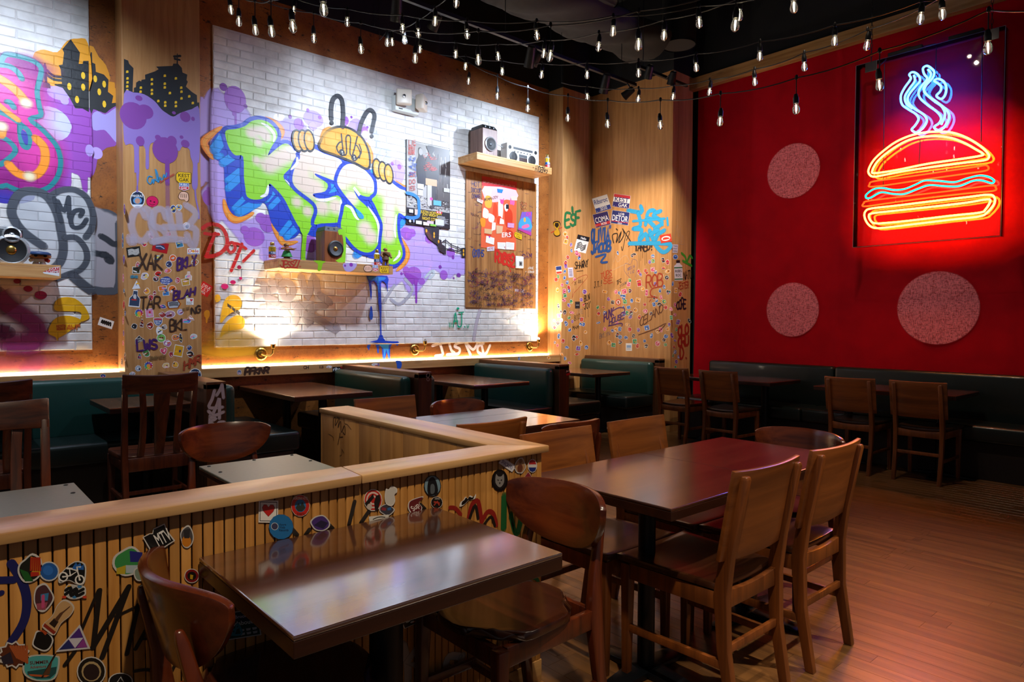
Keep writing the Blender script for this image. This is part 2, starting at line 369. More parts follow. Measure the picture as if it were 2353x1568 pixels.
# ------------------------------------------------------------------ mesh builder
class MB:
    def __init__(s):
        s.v = []; s.f = []

    def add(s, vs, fs):
        o = len(s.v); s.v += [tuple(p) for p in vs]; s.f += [tuple(i + o for i in f) for f in fs]; return s

    def box(s, x0, y0, z0, x1, y1, z1):
        vs = [(x, y, z) for z in (z0, z1) for y in (y0, y1) for x in (x0, x1)]
        return s.add(vs, [(0, 2, 3, 1), (4, 5, 7, 6), (0, 1, 5, 4), (2, 6, 7, 3), (0, 4, 6, 2), (1, 3, 7, 5)])

    def loft(s, rings, close=True, caps=True):
        n = len(rings[0]); vs = [p for r in rings for p in r]; fs = []
        for i in range(len(rings) - 1):
            for j in range(n if close else n - 1):
                k = (j + 1) % n
                fs.append((i * n + j, i * n + k, (i + 1) * n + k, (i + 1) * n + j))
        if caps:
            fs.append(tuple(range(n))[::-1]); fs.append(tuple((len(rings) - 1) * n + j for j in range(n)))
        return s.add(vs, fs)

    def bar(s, path, sizes):
        """square-section bar along mostly vertical path; sizes = (x,y) full sizes per point"""
        rs = []
        for p, (a, b) in zip(path, sizes):
            x, y, z = p; a /= 2; b /= 2
            rs.append([(x - a, y - b, z), (x + a, y - b, z), (x + a, y + b, z), (x - a, y + b, z)])
        return s.loft(rs)

    def beam(s, p, q, w, h):
        """box from p to q, w across (horizontal), h high"""
        p, q = Vector(p), Vector(q); d = (q - p).normalized()
        sd = d.cross(Vector((0, 0, 1)))
        sd = sd.normalized() if sd.length > 1e-4 else Vector((1, 0, 0))
        u = sd.cross(d)
        rs = [[c + sd * a * w / 2 + u * b * h / 2 for a, b in ((-1, -1), (1, -1), (1, 1), (-1, 1))] for c in (p, q)]
        return s.loft(rs)

    def tube(s, path, r, n=8, caps=True, closed=False):
        P = [Vector(p) for p in path]; rs = []; ref = None
        m = len(P)
        for i, p in enumerate(P):
            if closed: d = P[(i + 1) % m] - P[i - 1]
            else: d = (P[min(i + 1, m - 1)] - P[max(i - 1, 0)])
            d.normalize()
            if ref is None:
                ref = d.orthogonal().normalized()
            ref = (ref - d * ref.dot(d))
            ref = ref.normalized() if ref.length > 1e-6 else d.orthogonal().normalized()
            b = d.cross(ref); rr = r[i] if isinstance(r, (list, tuple)) else r
            rs.append([p + (ref * math.cos(t) + b * math.sin(t)) * rr for t in [2 * math.pi * k / n for k in range(n)]])
        if closed:
            rs.append(rs[0]); return s.loft(rs, caps=False)
        return s.loft(rs, caps=caps)

    def lathe(s, prof, n=16, c=(0, 0, 0), axis='z', caps=True):
        rs = []
        for r, h in prof:
            ring = []
            for k in range(n):
                t = 2 * math.pi * k / n; a, b = r * math.cos(t), r * math.sin(t)
                q = {'z': (a, b, h), 'y': (a, h, -b), 'x': (h, a, b)}[axis]
                ring.append((q[0] + c[0], q[1] + c[1], q[2] + c[2]))
            rs.append(ring)
        return s.loft(rs, caps=caps)

    def sheet(s, fn, nu, nv, thick):
        """thick curved sheet: fn(u,v)->Vector for u,v in 0..1, thickened along its normal"""
        P = [[Vector(fn(i / nu, j / nv)) for i in range(nu + 1)] for j in range(nv + 1)]
        F, B = [], []
        for j in range(nv + 1):
            for i in range(nu + 1):
                du = P[j][min(i + 1, nu)] - P[j][max(i - 1, 0)]; dv = P[min(j + 1, nv)][i] - P[max(j - 1, 0)][i]
                nn = du.cross(dv); nn = nn.normalized() if nn.length > 1e-9 else Vector((0, 1, 0))
                F.append(P[j][i] + nn * thick / 2); B.append(P[j][i] - nn * thick / 2)
        W = nu + 1; o = len(F); fs = []
        for j in range(nv):
            for i in range(nu):
                a = j * W + i
                fs.append((a, a + 1, a + W + 1, a + W)); fs.append((o + a, o + a + W, o + a + W + 1, o + a + 1))
        edge = [i for i in range(nu)] + [j * W + nu for j in range(nv)] + [nv * W + i for i in range(nu, 0, -1)] + [j * W for j in range(nv, 0, -1)]
        for k in range(len(edge)):
            a, b = edge[k], edge[(k + 1) % len(edge)]
            fs.append((a, o + a, o + b, b))
        return s.add(F + B, fs)

    def prism(s, poly, axis, lo, hi):
        """2d outline (a,b) extruded along axis from lo to hi"""
        def mk(a, b, h): return {'x': (h, a, b), 'y': (a, h, b), 'z': (a, b, h)}[axis]
        n = len(poly)
        return s.loft([[mk(a, b, lo) for a, b in poly], [mk(a, b, hi) for a, b in poly]])

    def build(s, name, mat, parent=None, bevel=0, smooth=35, seg=2):
        me = bpy.data.meshes.new(name); me.from_pydata(s.v, [], s.f); me.update()
        bm = bmesh.new(); bm.from_mesh(me)
        bmesh.ops.recalc_face_normals(bm, faces=bm.faces)
        if bevel:
            es = [e for e in bm.edges if len(e.link_faces) == 2 and e.calc_face_angle(0) > .6]
            bmesh.ops.bevel(bm, geom=es, offset=bevel, segments=seg, affect='EDGES', profile=.5, clamp_overlap=True)
        bm.to_mesh(me); bm.free()
        if smooth:
            me.shade_smooth(); me.set_sharp_from_angle(angle=R(smooth))
        me.materials.append(MT[mat] if isinstance(mat, str) else mat)
        o = bpy.data.objects.new(name, me); COL.objects.link(o)
        if parent: adopt(o, parent)
        return o


WINV = {}


def adopt(o, parent):
    o.parent = parent
    if parent.name in WINV: o.matrix_parent_inverse = WINV[parent.name]


def tag(o, label=None, cat=None, group=None, kind=None):
    if label: o['label'] = label
    if cat: o['category'] = cat
    if group: o['group'] = group
    if kind: o['kind'] = kind
    return o


def empty(name, loc=(0, 0, 0), rz=0, world=False, **kw):
    # world=True: the parts' meshes are given in room coordinates
    o = bpy.data.objects.new(name, None); COL.objects.link(o); o.location = loc; o.rotation_euler = (0, 0, rz)
    o.empty_display_size = .05
    if world: WINV[o.name] = Matrix.Translation(-Vector(loc))
    return tag(o, **kw)


def copy_tree(o, parent=None, name=None):
    c = o.copy(); COL.objects.link(c); c.parent = parent
    if name: c.name = name
    for ch in [x for x in bpy.data.objects if x.parent == o]: copy_tree(ch, c)
    return c


def place(proto, first, loc, rz, label, group):
    o = proto if first else copy_tree(proto)
    o.location = loc; o.rotation_euler = (0, 0, rz); o['label'] = label; o['group'] = group
    return o


# ------------------------------------------------------------------ paint: flat shapes on a wall plane, laid out in metres
def smooth_closed(P, k=5):
    out = []; n = len(P)
    for i in range(n):
        a, b, c, d = P[i - 1], P[i], P[(i + 1) % n], P[(i + 2) % n]
        for t in range(k):
            t /= k; out.append(tuple(.5 * (2 * b[j] + (c[j] - a[j]) * t + (2 * a[j] - 5 * b[j] + 4 * c[j] - d[j]) * t * t + (3 * b[j] - a[j] - 3 * c[j] + d[j]) * t ** 3) for j in (0, 1)))
    return out


def smooth_open(P, k=6):
    if len(P) < 3: return list(P)
    out = []; n = len(P)
    for i in range(n - 1):
        a, b, c, d = P[max(i - 1, 0)], P[i], P[i + 1], P[min(i + 2, n - 1)]
        for t in range(k):
            t /= k; out.append(tuple(.5 * (2 * b[j] + (c[j] - a[j]) * t + (2 * a[j] - 5 * b[j] + 4 * c[j] - d[j]) * t * t + (3 * b[j] - a[j] - 3 * c[j] + d[j]) * t ** 3) for j in (0, 1)))
    out.append(tuple(P[-1])); return out


class Plane:
    """wall plane: axis 'y' (wall seen facing -y), 'x' (facing -x); pos = plane position; sgn = direction towards the room"""
    def __init__(s, axis, pos, crop=(0, 0, 1)):
        s.axis, s.pos, s.crop = axis, pos, crop

    def px(s, q):
        x, y = s.crop[0] + q[0] * s.crop[2], s.crop[1] + q[1] * s.crop[2]
        if s.axis == 'y':
            p = on_y(x, y, s.pos); return (p.x, p.z)
        p = on_x(x, y, s.pos); return (-p.y, p.z)

    def w(s, uv, off):
        if s.axis == 'y': return (uv[0], s.pos - off, uv[1])
        return (s.pos - off, -uv[0], uv[1])


FONT = {
 'A': [[(0, 0), (.5, 1), (1, 0)], [(.2, .4), (.8, .4)]], 'B': [[(0, 0), (0, 1), (.7, 1), (.85, .78), (.6, .55), (0, .52)], [(.6, .55), (1, .3), (.75, 0), (0, 0)]],
 'C': [[(1, .85), (.6, 1), (.15, .8), (0, .5), (.15, .18), (.6, 0), (1, .15)]], 'D': [[(0, 0), (0, 1), (.6, .95), (1, .5), (.6, .04), (0, 0)]],
 'E': [[(1, 1), (0, 1), (0, 0), (1, 0)], [(0, .52), (.8, .52)]], 'F': [[(1, 1), (0, 1), (0, 0)], [(0, .52), (.75, .52)]],
 'G': [[(1, .85), (.5, 1), (.05, .7), (.05, .3), (.5, 0), (1, .2), (1, .48), (.6, .48)]], 'H': [[(0, 0), (0, 1)], [(1, 0), (1, 1)], [(0, .5), (1, .5)]],
 'I': [[(.5, 0), (.5, 1)]], 'J': [[(.2, 1), (1, 1)], [(.7, 1), (.7, .2), (.4, 0), (0, .2)]], 'K': [[(0, 0), (0, 1)], [(1, 1), (0, .45), (1, 0)]],
 'L': [[(0, 1), (0, 0), (1, 0)]], 'M': [[(0, 0), (.1, 1), (.5, .35), (.9, 1), (1, 0)]], 'N': [[(0, 0), (0, 1), (1, 0), (1, 1)]],
 'O': [[(.5, 1), (.1, .8), (0, .5), (.1, .2), (.5, 0), (.9, .2), (1, .5), (.9, .8), (.5, 1)]], 'P': [[(0, 0), (0, 1), (.75, 1), (.95, .75), (.7, .48), (0, .45)]],
 'Q': [[(.5, 1), (.1, .8), (0, .5), (.1, .2), (.5, 0), (.9, .2), (1, .5), (.9, .8), (.5, 1)], [(.6, .3), (1, -.1)]],
 'R': [[(0, 0), (0, 1), (.75, 1), (.95, .75), (.7, .5), (0, .46)], [(.45, .48), (1, 0)]], 'S': [[(1, .85), (.5, 1), (.1, .8), (.3, .55), (.8, .42), (.95, .18), (.5, 0), (0, .15)]],
 'T': [[(0, 1), (1, 1)], [(.5, 1), (.5, 0)]], 'U': [[(0, 1), (0, .25), (.4, 0), (.85, .15), (1, .4), (1, 1)]], 'V': [[(0, 1), (.5, 0), (1, 1)]],
 'W': [[(0, 1), (.2, 0), (.5, .65), (.8, 0), (1, 1)]], 'X': [[(0, 0), (1, 1)], [(0, 1), (1, 0)]], 'Y': [[(0, 1), (.5, .5), (1, 1)], [(.5, .5), (.5, 0)]],
 'Z': [[(0, 1), (1, 1), (0, 0), (1, 0)]], '!': [[(.5, 1), (.45, .35)], [(.45, .1), (.45, 0)]], '.': [[(.4, .06), (.55, .02)]], '"': [[(.3, 1), (.25, .72)], [(.7, 1), (.65, .72)]],
 '0': [[(.5, 1), (.1, .8), (0, .5), (.1, .2), (.5, 0), (.9, .2), (1, .5), (.9, .8), (.5, 1)]], '2': [[(0, .8), (.4, 1), (.9, .8), (.8, .5), (0, 0), (1, 0)]],
 '7': [[(0, 1), (1, 1), (.3, 0)]], '8': [[(.5, .52), (.1, .75), (.5, 1), (.9, .75), (.5, .52), (0, .25), (.5, 0), (1, .25), (.5, .52)]], '1': [[(.3, .8), (.55, 1), (.55, 0)]],
 '+': [[(.5, .8), (.5, .2)], [(.2, .5), (.8, .5)]], '@': [[(.7, .4), (.4, .3), (.35, .6), (.7, .65), (.75, .35), (1, .5), (.8, .9), (.3, .95), (0, .5), (.3, .05), (.8, .1)]], ' ': [],
 '<': [[(.5, 0), (0, .6), (.2, .95), (.5, .7), (.8, .95), (1, .6), (.5, 0)]], '_': [[(0, 0), (1, 0)]], '-': [[(.1, .5), (.9, .5)]],
}
_text_cache = {}


def text_mesh(txt):
    """printed letter outlines as triangles, width normalised so cap height is 1"""
    if txt in _text_cache: return _text_cache[txt]
    cu = bpy.data.curves.new('t', 'FONT'); cu.body = txt; cu.resolution_u = 3; cu.offset = .012
    o = bpy.data.objects.new('t', cu); COL.objects.link(o)
    dg = bpy.context.evaluated_depsgraph_get(); me = bpy.data.meshes.new_from_object(o.evaluated_get(dg))
    vs = [(v.co.x, v.co.y) for v in me.vertices]; fs = [tuple(p.vertices) for p in me.polygons]
    bpy.data.objects.remove(o); bpy.data.curves.remove(cu); bpy.data.meshes.remove(me)
    x0 = min(v[0] for v in vs); x1 = max(v[0] for v in vs)
    H = .69
    vs = [((x - x0) / (x1 - x0), y / H) for x, y in vs]
    _text_cache[txt] = (vs, fs); return _text_cache[txt]


class Paint:
    STEP = .00005

    def __init__(s, plane, base=.0006):
        s.pl = plane; s.off = base; s.v = []; s.f = []; s.c = []

    def _put(s, uvs, faces, cols, rise=0):
        # rise: the stroke lifts a hair along its length so that it can cross itself
        n = max(1, len(uvs)); o = len(s.v); s.v += [s.pl.w(p, s.off + rise * i / n) for i, p in enumerate(uvs)]; s.f += [tuple(i + o for i in f) for f in faces]
        s.c += cols; s.off += s.STEP

    def col(s, c, a=1): return (*lin(c), a)

    def fill_uv(s, P, c, a=1, soft=0):
        """filled outline in plane metres; soft = width of the faded rim"""
        n = len(P)
        area = sum(P[i][0] * P[(i + 1) % n][1] - P[(i + 1) % n][0] * P[i][1] for i in range(n))
        if area < 0: P = P[::-1]
        tri = tessellate_polygon([[Vector((p[0], p[1], 0)) for p in P]])
        vs = list(P); cs = [s.col(c, a)] * n; fs = [tuple(t) for t in tri]
        if soft:
            for i in range(n):
                ax, ay = P[i - 1]; bx, by = P[(i + 1) % n]
                dx, dy = bx - ax, by - ay; L = math.hypot(dx, dy) or 1
                vs.append((P[i][0] + dy / L * soft, P[i][1] - dx / L * soft)); cs.append(s.col(c, 0))
            for i in range(n):
                k = (i + 1) % n; fs.append((i, n + i, n + k, k))
        s._put(vs, fs, cs)
        return s

    def fill_blend(s, pts, c0, c1, strokes, smooth=3, gap=.03):
        """filled outline whose colour fades from c0 to c1 near the given strokes (points, half width in metres)"""
        P = smooth_closed([s.pl.px(q) for q in pts], smooth); n = len(P)
        xs = [p[0] for p in P]; ys = [p[1] for p in P]; G = []
        x = min(xs)
        while x < max(xs):
            y = min(ys)
            while y < max(ys):
                if all((x - a) ** 2 + (y - b) ** 2 > (gap * .4) ** 2 for a, b in P): G.append((x, y))
                y += gap
            x += gap
        vs, _e, fs, *_o = delaunay_2d_cdt([Vector(p) for p in P + G], [(i, (i + 1) % n) for i in range(n)], [], 1, 1e-6)
        T = [(smooth_open([s.pl.px(q) for q in st], 6), w_) for st, w_ in strokes]; a0, a1 = lin(c0), lin(c1); cs = []
        for v in vs:
            f = 0
            for st, w_ in T:
                d = min(math.hypot(v[0] - a, v[1] - b) for a, b in st) / w_
                f = max(f, 1 if d < .35 else (0 if d > 1 else 1 - ((d - .35) / .65) ** 2 * (3 - 2 * (d - .35) / .65)))
            cs.append((*[a + (b - a) * f for a, b in zip(a0, a1)], 1))
        s._put([tuple(v) for v in vs], fs, cs); return s

    def fill(s, pts, c, a=1, smooth=0, soft=0):
        P = [s.pl.px(q) for q in pts]
        if smooth: P = smooth_closed(P, smooth)
        return s.fill_uv(P, c, a, soft)

    def line_uv(s, P, wd, c, a=1, soft=0, taper=False):
        if len(P) < 2: return s
        rows = []; n = len(P)
        offs = [-1, 1] if not soft else [-1 - soft, -1 + soft * .4, 1 - soft * .4, 1 + soft]
        als = [a, a] if not soft else [0, a, a, 0]
        vs, cs, fs = [], [], []
        for i in range(n):
            ax, ay = P[max(i - 1, 0)]; bx, by = P[min(i + 1, n - 1)]
            dx, dy = bx - ax, by - ay; L = math.hypot(dx, dy) or 1
            nx, ny = -dy / L, dx / L
            k = wd / 2
            if taper: k *= max(.12, math.sin(math.pi * (i + .15) / (n - .7)) ** .6) if n > 2 else 1
            for o, al in zip(offs, als):
                vs.append((P[i][0] + nx * o * k, P[i][1] + ny * o * k)); cs.append(s.col(c, al))
        m = len(offs)
        for i in range(n - 1):
            for j in range(m - 1):
                fs.append((i * m + j, i * m + j + 1, (i + 1) * m + j + 1, (i + 1) * m + j))
        if not taper:            # round caps
            for e, sg in ((0, -1), (n - 1, 1)):
                p = P[e]; q = P[1] if e == 0 else P[n - 2]
                d0 = math.atan2(p[1] - q[1], p[0] - q[0]); b = len(vs)
                vs.append(p); cs.append(s.col(c, a))
                K = 6
                for t in range(K + 1):
                    an = d0 - math.pi / 2 + math.pi * t / K
                    vs.append((p[0] + math.cos(an) * wd / 2, p[1] + math.sin(an) * wd / 2)); cs.append(s.col(c, a if not soft else a * .5))
                for t in range(K): fs.append((b, b + 1 + t, b + 2 + t))
        s._put(vs, fs, cs, .00004); return s

    def line(s, pts, wd, c, a=1, smooth=5, soft=0, taper=False, closed=False):
        P = [s.pl.px(q) for q in pts]
        if closed:
            P = smooth_closed(P, smooth or 1); P = P + P[:1]
        elif smooth: P = smooth_open(P, smooth)
        return s.line_uv(P, wd, c, a, soft, taper)

    def disc_uv(s, c0, rx, ry, c, a=1, soft=0, n=20, rot=0):
        P = []
        for k in range(n):
            t = 2 * math.pi * k / n; x, y = rx * math.cos(t), ry * math.sin(t)
            P.append((c0[0] + x * math.cos(rot) - y * math.sin(rot), c0[1] + x * math.sin(rot) + y * math.cos(rot)))
        return s.fill_uv(P, c, a, soft)

    def disc(s, q, rx, c, ry=None, a=1, soft=0, n=20, rot=0):
        return s.disc_uv(s.pl.px(q), rx, ry or rx, c, a, soft, n, rot)

    def glow(s, q, rx, c, ry=None, a=1, n=20, rot=0):
        """soft sprayed spot fading to nothing"""
        ry = ry or rx; c0 = s.pl.px(q); vs = [c0]; cs = [s.col(c, a)]; fs = []
        for r, al in ((.45, a * .8), (.75, a * .3), (1, 0)):
            for k in range(n):
                t = 2 * math.pi * k / n; x, y = rx * r * math.cos(t), ry * r * math.sin(t)
                vs.append((c0[0] + x * math.cos(rot) - y * math.sin(rot), c0[1] + x * math.sin(rot) + y * math.cos(rot))); cs.append(s.col(c, al))
        for k in range(n):
            j = (k + 1) % n; fs.append((0, 1 + k, 1 + j))
            for m in (0, 1): fs.append((1 + m * n + k, 1 + (m + 1) * n + k, 1 + (m + 1) * n + j, 1 + m * n + j))
        s._put(vs, fs, cs); return s

    def frame(s, q0, q1, hpx):
        """text frame from picture points: baseline q0->q1 and cap height in picture pixels (upwards)"""
        a = s.pl.px(q0); b = s.pl.px(q1); t = s.pl.px((q0[0], q0[1] - hpx))
        return a, (b[0] - a[0], b[1] - a[1]), (t[0] - a[0], t[1] - a[1])

    def hand(s, txt, q0, q1, hpx, wd, c, a=1, soft=0, slant=0, wob=.05, gap=.28, seed=0):
        """hand-lettered strokes"""
        o, U, V = s.frame(q0, q1, hpx); rd = random.Random(seed + len(txt)); n = len(txt)
        cw = 1 / (n + (n - 1) * gap)
        for i, ch in enumerate(txt):
            x0 = i * cw * (1 + gap); dy = rd.uniform(-wob, wob); sc = 1 + rd.uniform(-wob, wob) * 2
            for pl in FONT.get(ch.upper(), []):
                P = []
                for (x, y) in pl:
                    xx = x0 + x * cw + slant * y * cw; yy = y * sc + dy + rd.uniform(-wob, wob) * .5
                    P.append((o[0] + U[0] * xx + V[0] * yy, o[1] + U[1] * xx + V[1] * yy))
                s.line_uv(smooth_open(P, 4) if len(P) > 3 else P, wd, c, a, soft)
        return s

    def text(s, txt, q0, q1, hpx, c, a=1):
        """printed lettering"""
        o, U, V = s.frame(q0, q1, hpx); vs, fs = text_mesh(txt)
        s._put([(o[0] + U[0] * x + V[0] * y, o[1] + U[1] * x + V[1] * y) for x, y in vs], fs, [s.col(c, a)] * len(vs)); return s

    def text_uv(s, txt, o, U, V, c):
        vs, fs = text_mesh(txt)
        s._put([(o[0] + U[0] * x + V[0] * y, o[1] + U[1] * x + V[1] * y) for x, y in vs], fs, [s.col(c)] * len(vs)); return s

    def build(s, name, mat, parent, label=None, cat=None):
        me = bpy.data.meshes.new(name); me.from_pydata(s.v, [], s.f); me.update()
        at = me.color_attributes.new('Col', 'FLOAT_COLOR', 'POINT')
        flat = [x for c in s.c for x in c]; at.data.foreach_set('color', flat)
        me.materials.append(MT[mat]); o = bpy.data.objects.new(name, me); COL.objects.link(o)
        if parent: adopt(o, parent)
        return tag(o, label, cat)


def tagpiece(plane, crop, parent, label, lst, off=.0012, mat='spray', name='graffiti_tag'):
    """one written tag: 'h' hand-lettered words, 'l' strokes, 'f' fills"""
    p = Paint(Plane(plane.axis, plane.pos, crop), off)
    for it in lst:
        {'h': p.hand, 'l': p.line, 'f': p.fill}[it[0]](*it[1:])
    return p.build(name, mat, parent, label)


HW = 'h'; LN = 'l'
for _t in ['KEST', 'GAK', 'RIBS', 'ROC', 'ribs', 'Ribsroc', '2020', 'COMA', 'MOD', 'DETOR', 'LOB', 'MTV', 'SNICKERS', 'Sup', 'MIKERAZ', 'DELK', 'T.S.T', 'OMA', 'Dole',
           'ZECER', 'ESA', 'meat', 'zero', 'corp', 'ROCK', '& ROLL', 'LUCKY', 'SCHEME', 'Hello', 'TAKE', 'WHAT', 'HERE', 'JUSTIN HOFFMAN', 'JON VRIGHT', 'NIGHT COYBOY', 'ERS', 'OR', 'SUMMER',
           'Adventure', 'Leaving Brooklyn', 'Fughheddaboutit', 'A EUROPEAN HOTEL', 'ZURICH', 'DEAD', 'Azure', 'Vista', 'Records', 'STAR', 'WARS', 'SNEAKER', 'VOTE', 'R.18', 'Street', 'Habits']:
    text_mesh(_t)
# ------------------------------------------------------------------ the setting
YW, YB = 6.625, 6.6          # cork wall, brick faces
XC, XR = 7.05, 7.5           # corner panel face, red canvas
YD = 5.02                    # front of the corner pier
YP = 6.382                   # front of the pillar and the ledge

fl = tag(MB().box(-3, -3.5, -.06, 8, 7, -.014).build('floor', 'base_dark', None, 0, 0), kind='structure')
planks = []
rd = random.Random(3); PW = .0835; x = -2.0; row = 0
while x < 7.5:
    y = -2.6 + rd.uniform(-1.2, 0)
    while y < 6.6:
        L = rd.uniform(.9, 1.6); planks.append((x, y, min(L, 6.62 - y))); y += L
    x += PW
def seen(p):
    c = Vector((p[0] + .04, p[1] + p[2] / 2, 0)) - CAM; d = c.dot(fw)
    if d < .6: return 1e9
    a = abs(c.dot(rt) / d * FPX); b = -c.dot(up) / d * FPX
    return d + (50 if a > 1300 or b > 950 or c.x < 1.5 else 0)
planks.sort(key=seen)
base_len = {}
rest = MB()
for i, (x, y, L) in enumerate(planks):
    if i < 300:
        key = math.floor(L * 10) / 10
        if key not in base_len:
            me = MB().box(-PW / 2 + .0004, 0, -.013, PW / 2 - .0004, key - .0008, 0).build('plank', 'floor_wood', fl, .0007, 0, 1)
            base_len[key] = me.data; me.location = (x + PW / 2, y, 0)
        else:
            o = bpy.data.objects.new('plank', base_len[key]); COL.objects.link(o); o.parent = fl; o.location = (x + PW / 2, y, 0)
        if key < L - .003: rest.box(x + .0004, y + key, -.013, x + PW - .0004, y + L - .0008, -.0002)
    else:
        rest.box(x + .0004, y, -.013, x + PW - .0004, y + L - .0008, -.0002)
tag(rest.build('plank_field', 'floor_wood', fl, 0, 0), kind='stuff')

tag(MB().box(-3, -3.5, 5.6, 8, 7, 5.7).build('ceiling', 'dark', None, 0, 0), kind='structure')
wl = tag(MB().box(-3, YW, 0, 6.6, YW + .1, 4.515).build('wall_left', 'cork', None, 0, 0), 'rust brown cork wall behind the booths and murals', 'wall', kind='structure')
tag(MB().box(-3, YW - .01, 4.515, 8, YW + .1, 5.6).build('wall_fascia', 'dark', None, 0, 0), 'black wall band above the cork', 'wall', kind='structure')
pil = tag(MB().box(1.301, YP, 0, 1.912, YW + .02, 4.9).build('wall_pillar', 'veneer', None, .002, 0), 'pale wood pillar covered in stickers between the two murals', 'wall', kind='structure')
cor = tag(MB().prism([(6.479, YW + .1), (6.479, 6.362), (XC, 6.362), (XC, YD), (7.475, YD), (7.475, YW + .1)], 'z', 0, 4.49).build('wall_corner', 'veneer', None, .002, 0),
          'pale wood corner pier covered in stickers and tags', 'wall', kind='structure')
tag(MB().prism([(6.47, YW + .1), (6.47, 6.352), (XC - .01, 6.352), (XC - .01, YD - .01), (8, YD - .01), (8, YW + .1)], 'z', 4.49, 5.6).build('wall_corner_fascia', 'dark', None, 0, 0),
    'black wall band above the corner pier', 'wall', kind='structure')
tag(MB().box(7.66, -3.5, 0, 7.76, YD + .6, 5.6).build('wall_right', 'dark', None, 0, 0), 'black wall behind the red canvas', 'wall', kind='structure')
tag(MB().box(XR - .02, -3.5, 4.455, 7.66, YD, 5.6).build('wall_right_fascia', 'dark', None, 0, 0), 'black wall band above the wooden beam', 'wall', kind='structure')
tag(MB().box(7.39, -3.5, 4.31, 7.485, YD, 4.455).build('trim_1', 'beam', None, .004, 0), 'knotty wooden beam above the red canvas', 'beam', kind='structure')


# red canvas: hung cloth with soft vertical folds, its hem stands a little into the room
def canvas_fn(u, v):
    y = 4.955 - u * 8.2; z = 4.36 - v * 4.3
    f = .006 * math.sin(y * 5.1) + .004 * math.sin(y * 13 + 1) + .012 * math.exp(-((y - 3.18) / .03) ** 2) + .012 * math.exp(-((y - 4.32) / .025) ** 2) - .008 * math.exp(-((y - 1.55) / .05) ** 2)
    b = .05 * v * v * math.exp(-((4.955 - y) / .5) ** 2)
    wr = .006 * math.sin(9 * z + 4 * y) * max(0, v - .6)
    return (XR - f - b - wr, y, z)
cv = tag(MB().sheet(canvas_fn, 260, 40, .004).build('red_canvas', 'canvas', None, 0, 60), 'large red canvas hanging behind the long bench, marked with pale round dots', 'canvas')
MB().sheet(lambda u, v: (XR + .045 - .05 * v * v, 5.018 - .06 * u - .02 * v * (1 - u), 4.36 - v * 4.3), 2, 24, .006).build('canvas_edge', 'dark', cv, 0, 60)
for q, r in (((1822, 393), .3), ((1820, 712), .3), ((2153, 708), .35)):  # three pale pink discs laid over the red canvas colour
    p = Paint(Plane('x', XR - .014)); c0 = p.pl.px(q)
    p.disc_uv(c0, r, r * (1.0 if r < .33 else 1.0), '#ff8c9c', .95, .012, 40).build('pale_dot', 'dot', cv, 'pale pink round dot')

# ledge with its light strip
for k, (x0, x1) in enumerate(((-3, 1.301), (1.912, 6.479))):
    t = tag(MB().box(x0, YP, .84, x1, YW, .926).build('trim_%d' % (k + 2), 'oak', None, .003, 0), 'oak ledge along the cork wall', 'ledge', kind='structure')
    MB().box(x0, YW - .03, .927, x1, YW - .008, .94).build('light_strip', 'led', t, 0, 0)
tag(MB().box(-3, YP + .1, 0, 6.479, YW, .84).build('baseboard_left', 'cork', None, 0, 0), 'cork cladding below the ledge', 'cladding', kind='structure')

# ------------------------------------------------------------------ white brick panels
def brick_mesh(seed, w=BW - .009, h=BH - .008, d=.011):
    r = random.Random(seed); m = MB()
    j = lambda s=.0016: r.uniform(-s, s)
    b = .004
    o = [(-w / 2 + j(), -h / 2 + j()), (0 + j(.02), -h / 2 + j(.002)), (w / 2 + j(), -h / 2 + j()), (w / 2 + j(), h / 2 + j()), (0 + j(.02), h / 2 + j(.002)), (-w / 2 + j(), h / 2 + j())]
    i_ = [(x - math.copysign(min(b, abs(x)), x), z - math.copysign(b, z)) for x, z in o]
    rings = [[(x, d, z) for x, z in o], [(x, .003, z) for x, z in o], [(x, 0 + abs(j(.0008)), z) for x, z in i_]]
    return m.loft(rings)


def brick_panel(x0, x1, z0, z1, ox, label, paintmat):
    root = empty('brick_panel', ((x0 + x1) / 2, YB, z0), world=True, label=label, cat='wall panel')
    MB().box(x0, YB + .0055, z0, x1, YW - .0006, z1).build('mortar_bed', 'mortar', root, 0, 0)
    protos = [brick_mesh(k).build('brick', 'brick', root, 0, 30) for k in range(8)]
    spots = []; nrow = int((z1 - z0) / BH)
    for r in range(nrow):
        z = z0 + (r + .5) * BH; off = 0 if r % 2 else -BW / 2
        n0 = int(math.floor((x0 - ox - off) / BW)) - 1
        for k in range(n0, n0 + int((x1 - x0) / BW) + 4):
            a = ox + off + k * BW; b = a + BW
            if b <= x0 + .02 or a >= x1 - .02: continue
            if a < x0 - .001 or b > x1 + .001: spots.append((max(a, x0 - .003), min(b, x1 + .003), z, False))
            else: spots.append((a, b, z, True))
    cx = Vector((.6, 0, 1.35))
    spots.sort(key=lambda s: ((s[0] + s[1]) / 2 - .6) ** 2 + (s[2] - 1.4) ** 2 if s[3] and s[1] > .25 else 99)
    rest = MB(); used = 0
    for a, b, z, full in spots:
        if full and used < 300:
            if used < 8: o = protos[used]
            else:
                o = bpy.data.objects.new('brick', protos[random.randrange(8)].data); COL.objects.link(o); adopt(o, root)
            o.location = ((a + b) / 2, YB, z); used += 1
        else:
            m = brick_mesh(random.random(), b - a - .009); c = (a + b) / 2
            rest.add([(x + c, y + YB, zz + z) for x, y, zz in m.v], m.f)
    tag(rest.build('brick_field', 'brick', root, 0, 30), kind='stuff')
    # thin trim strips around the panel
    return root


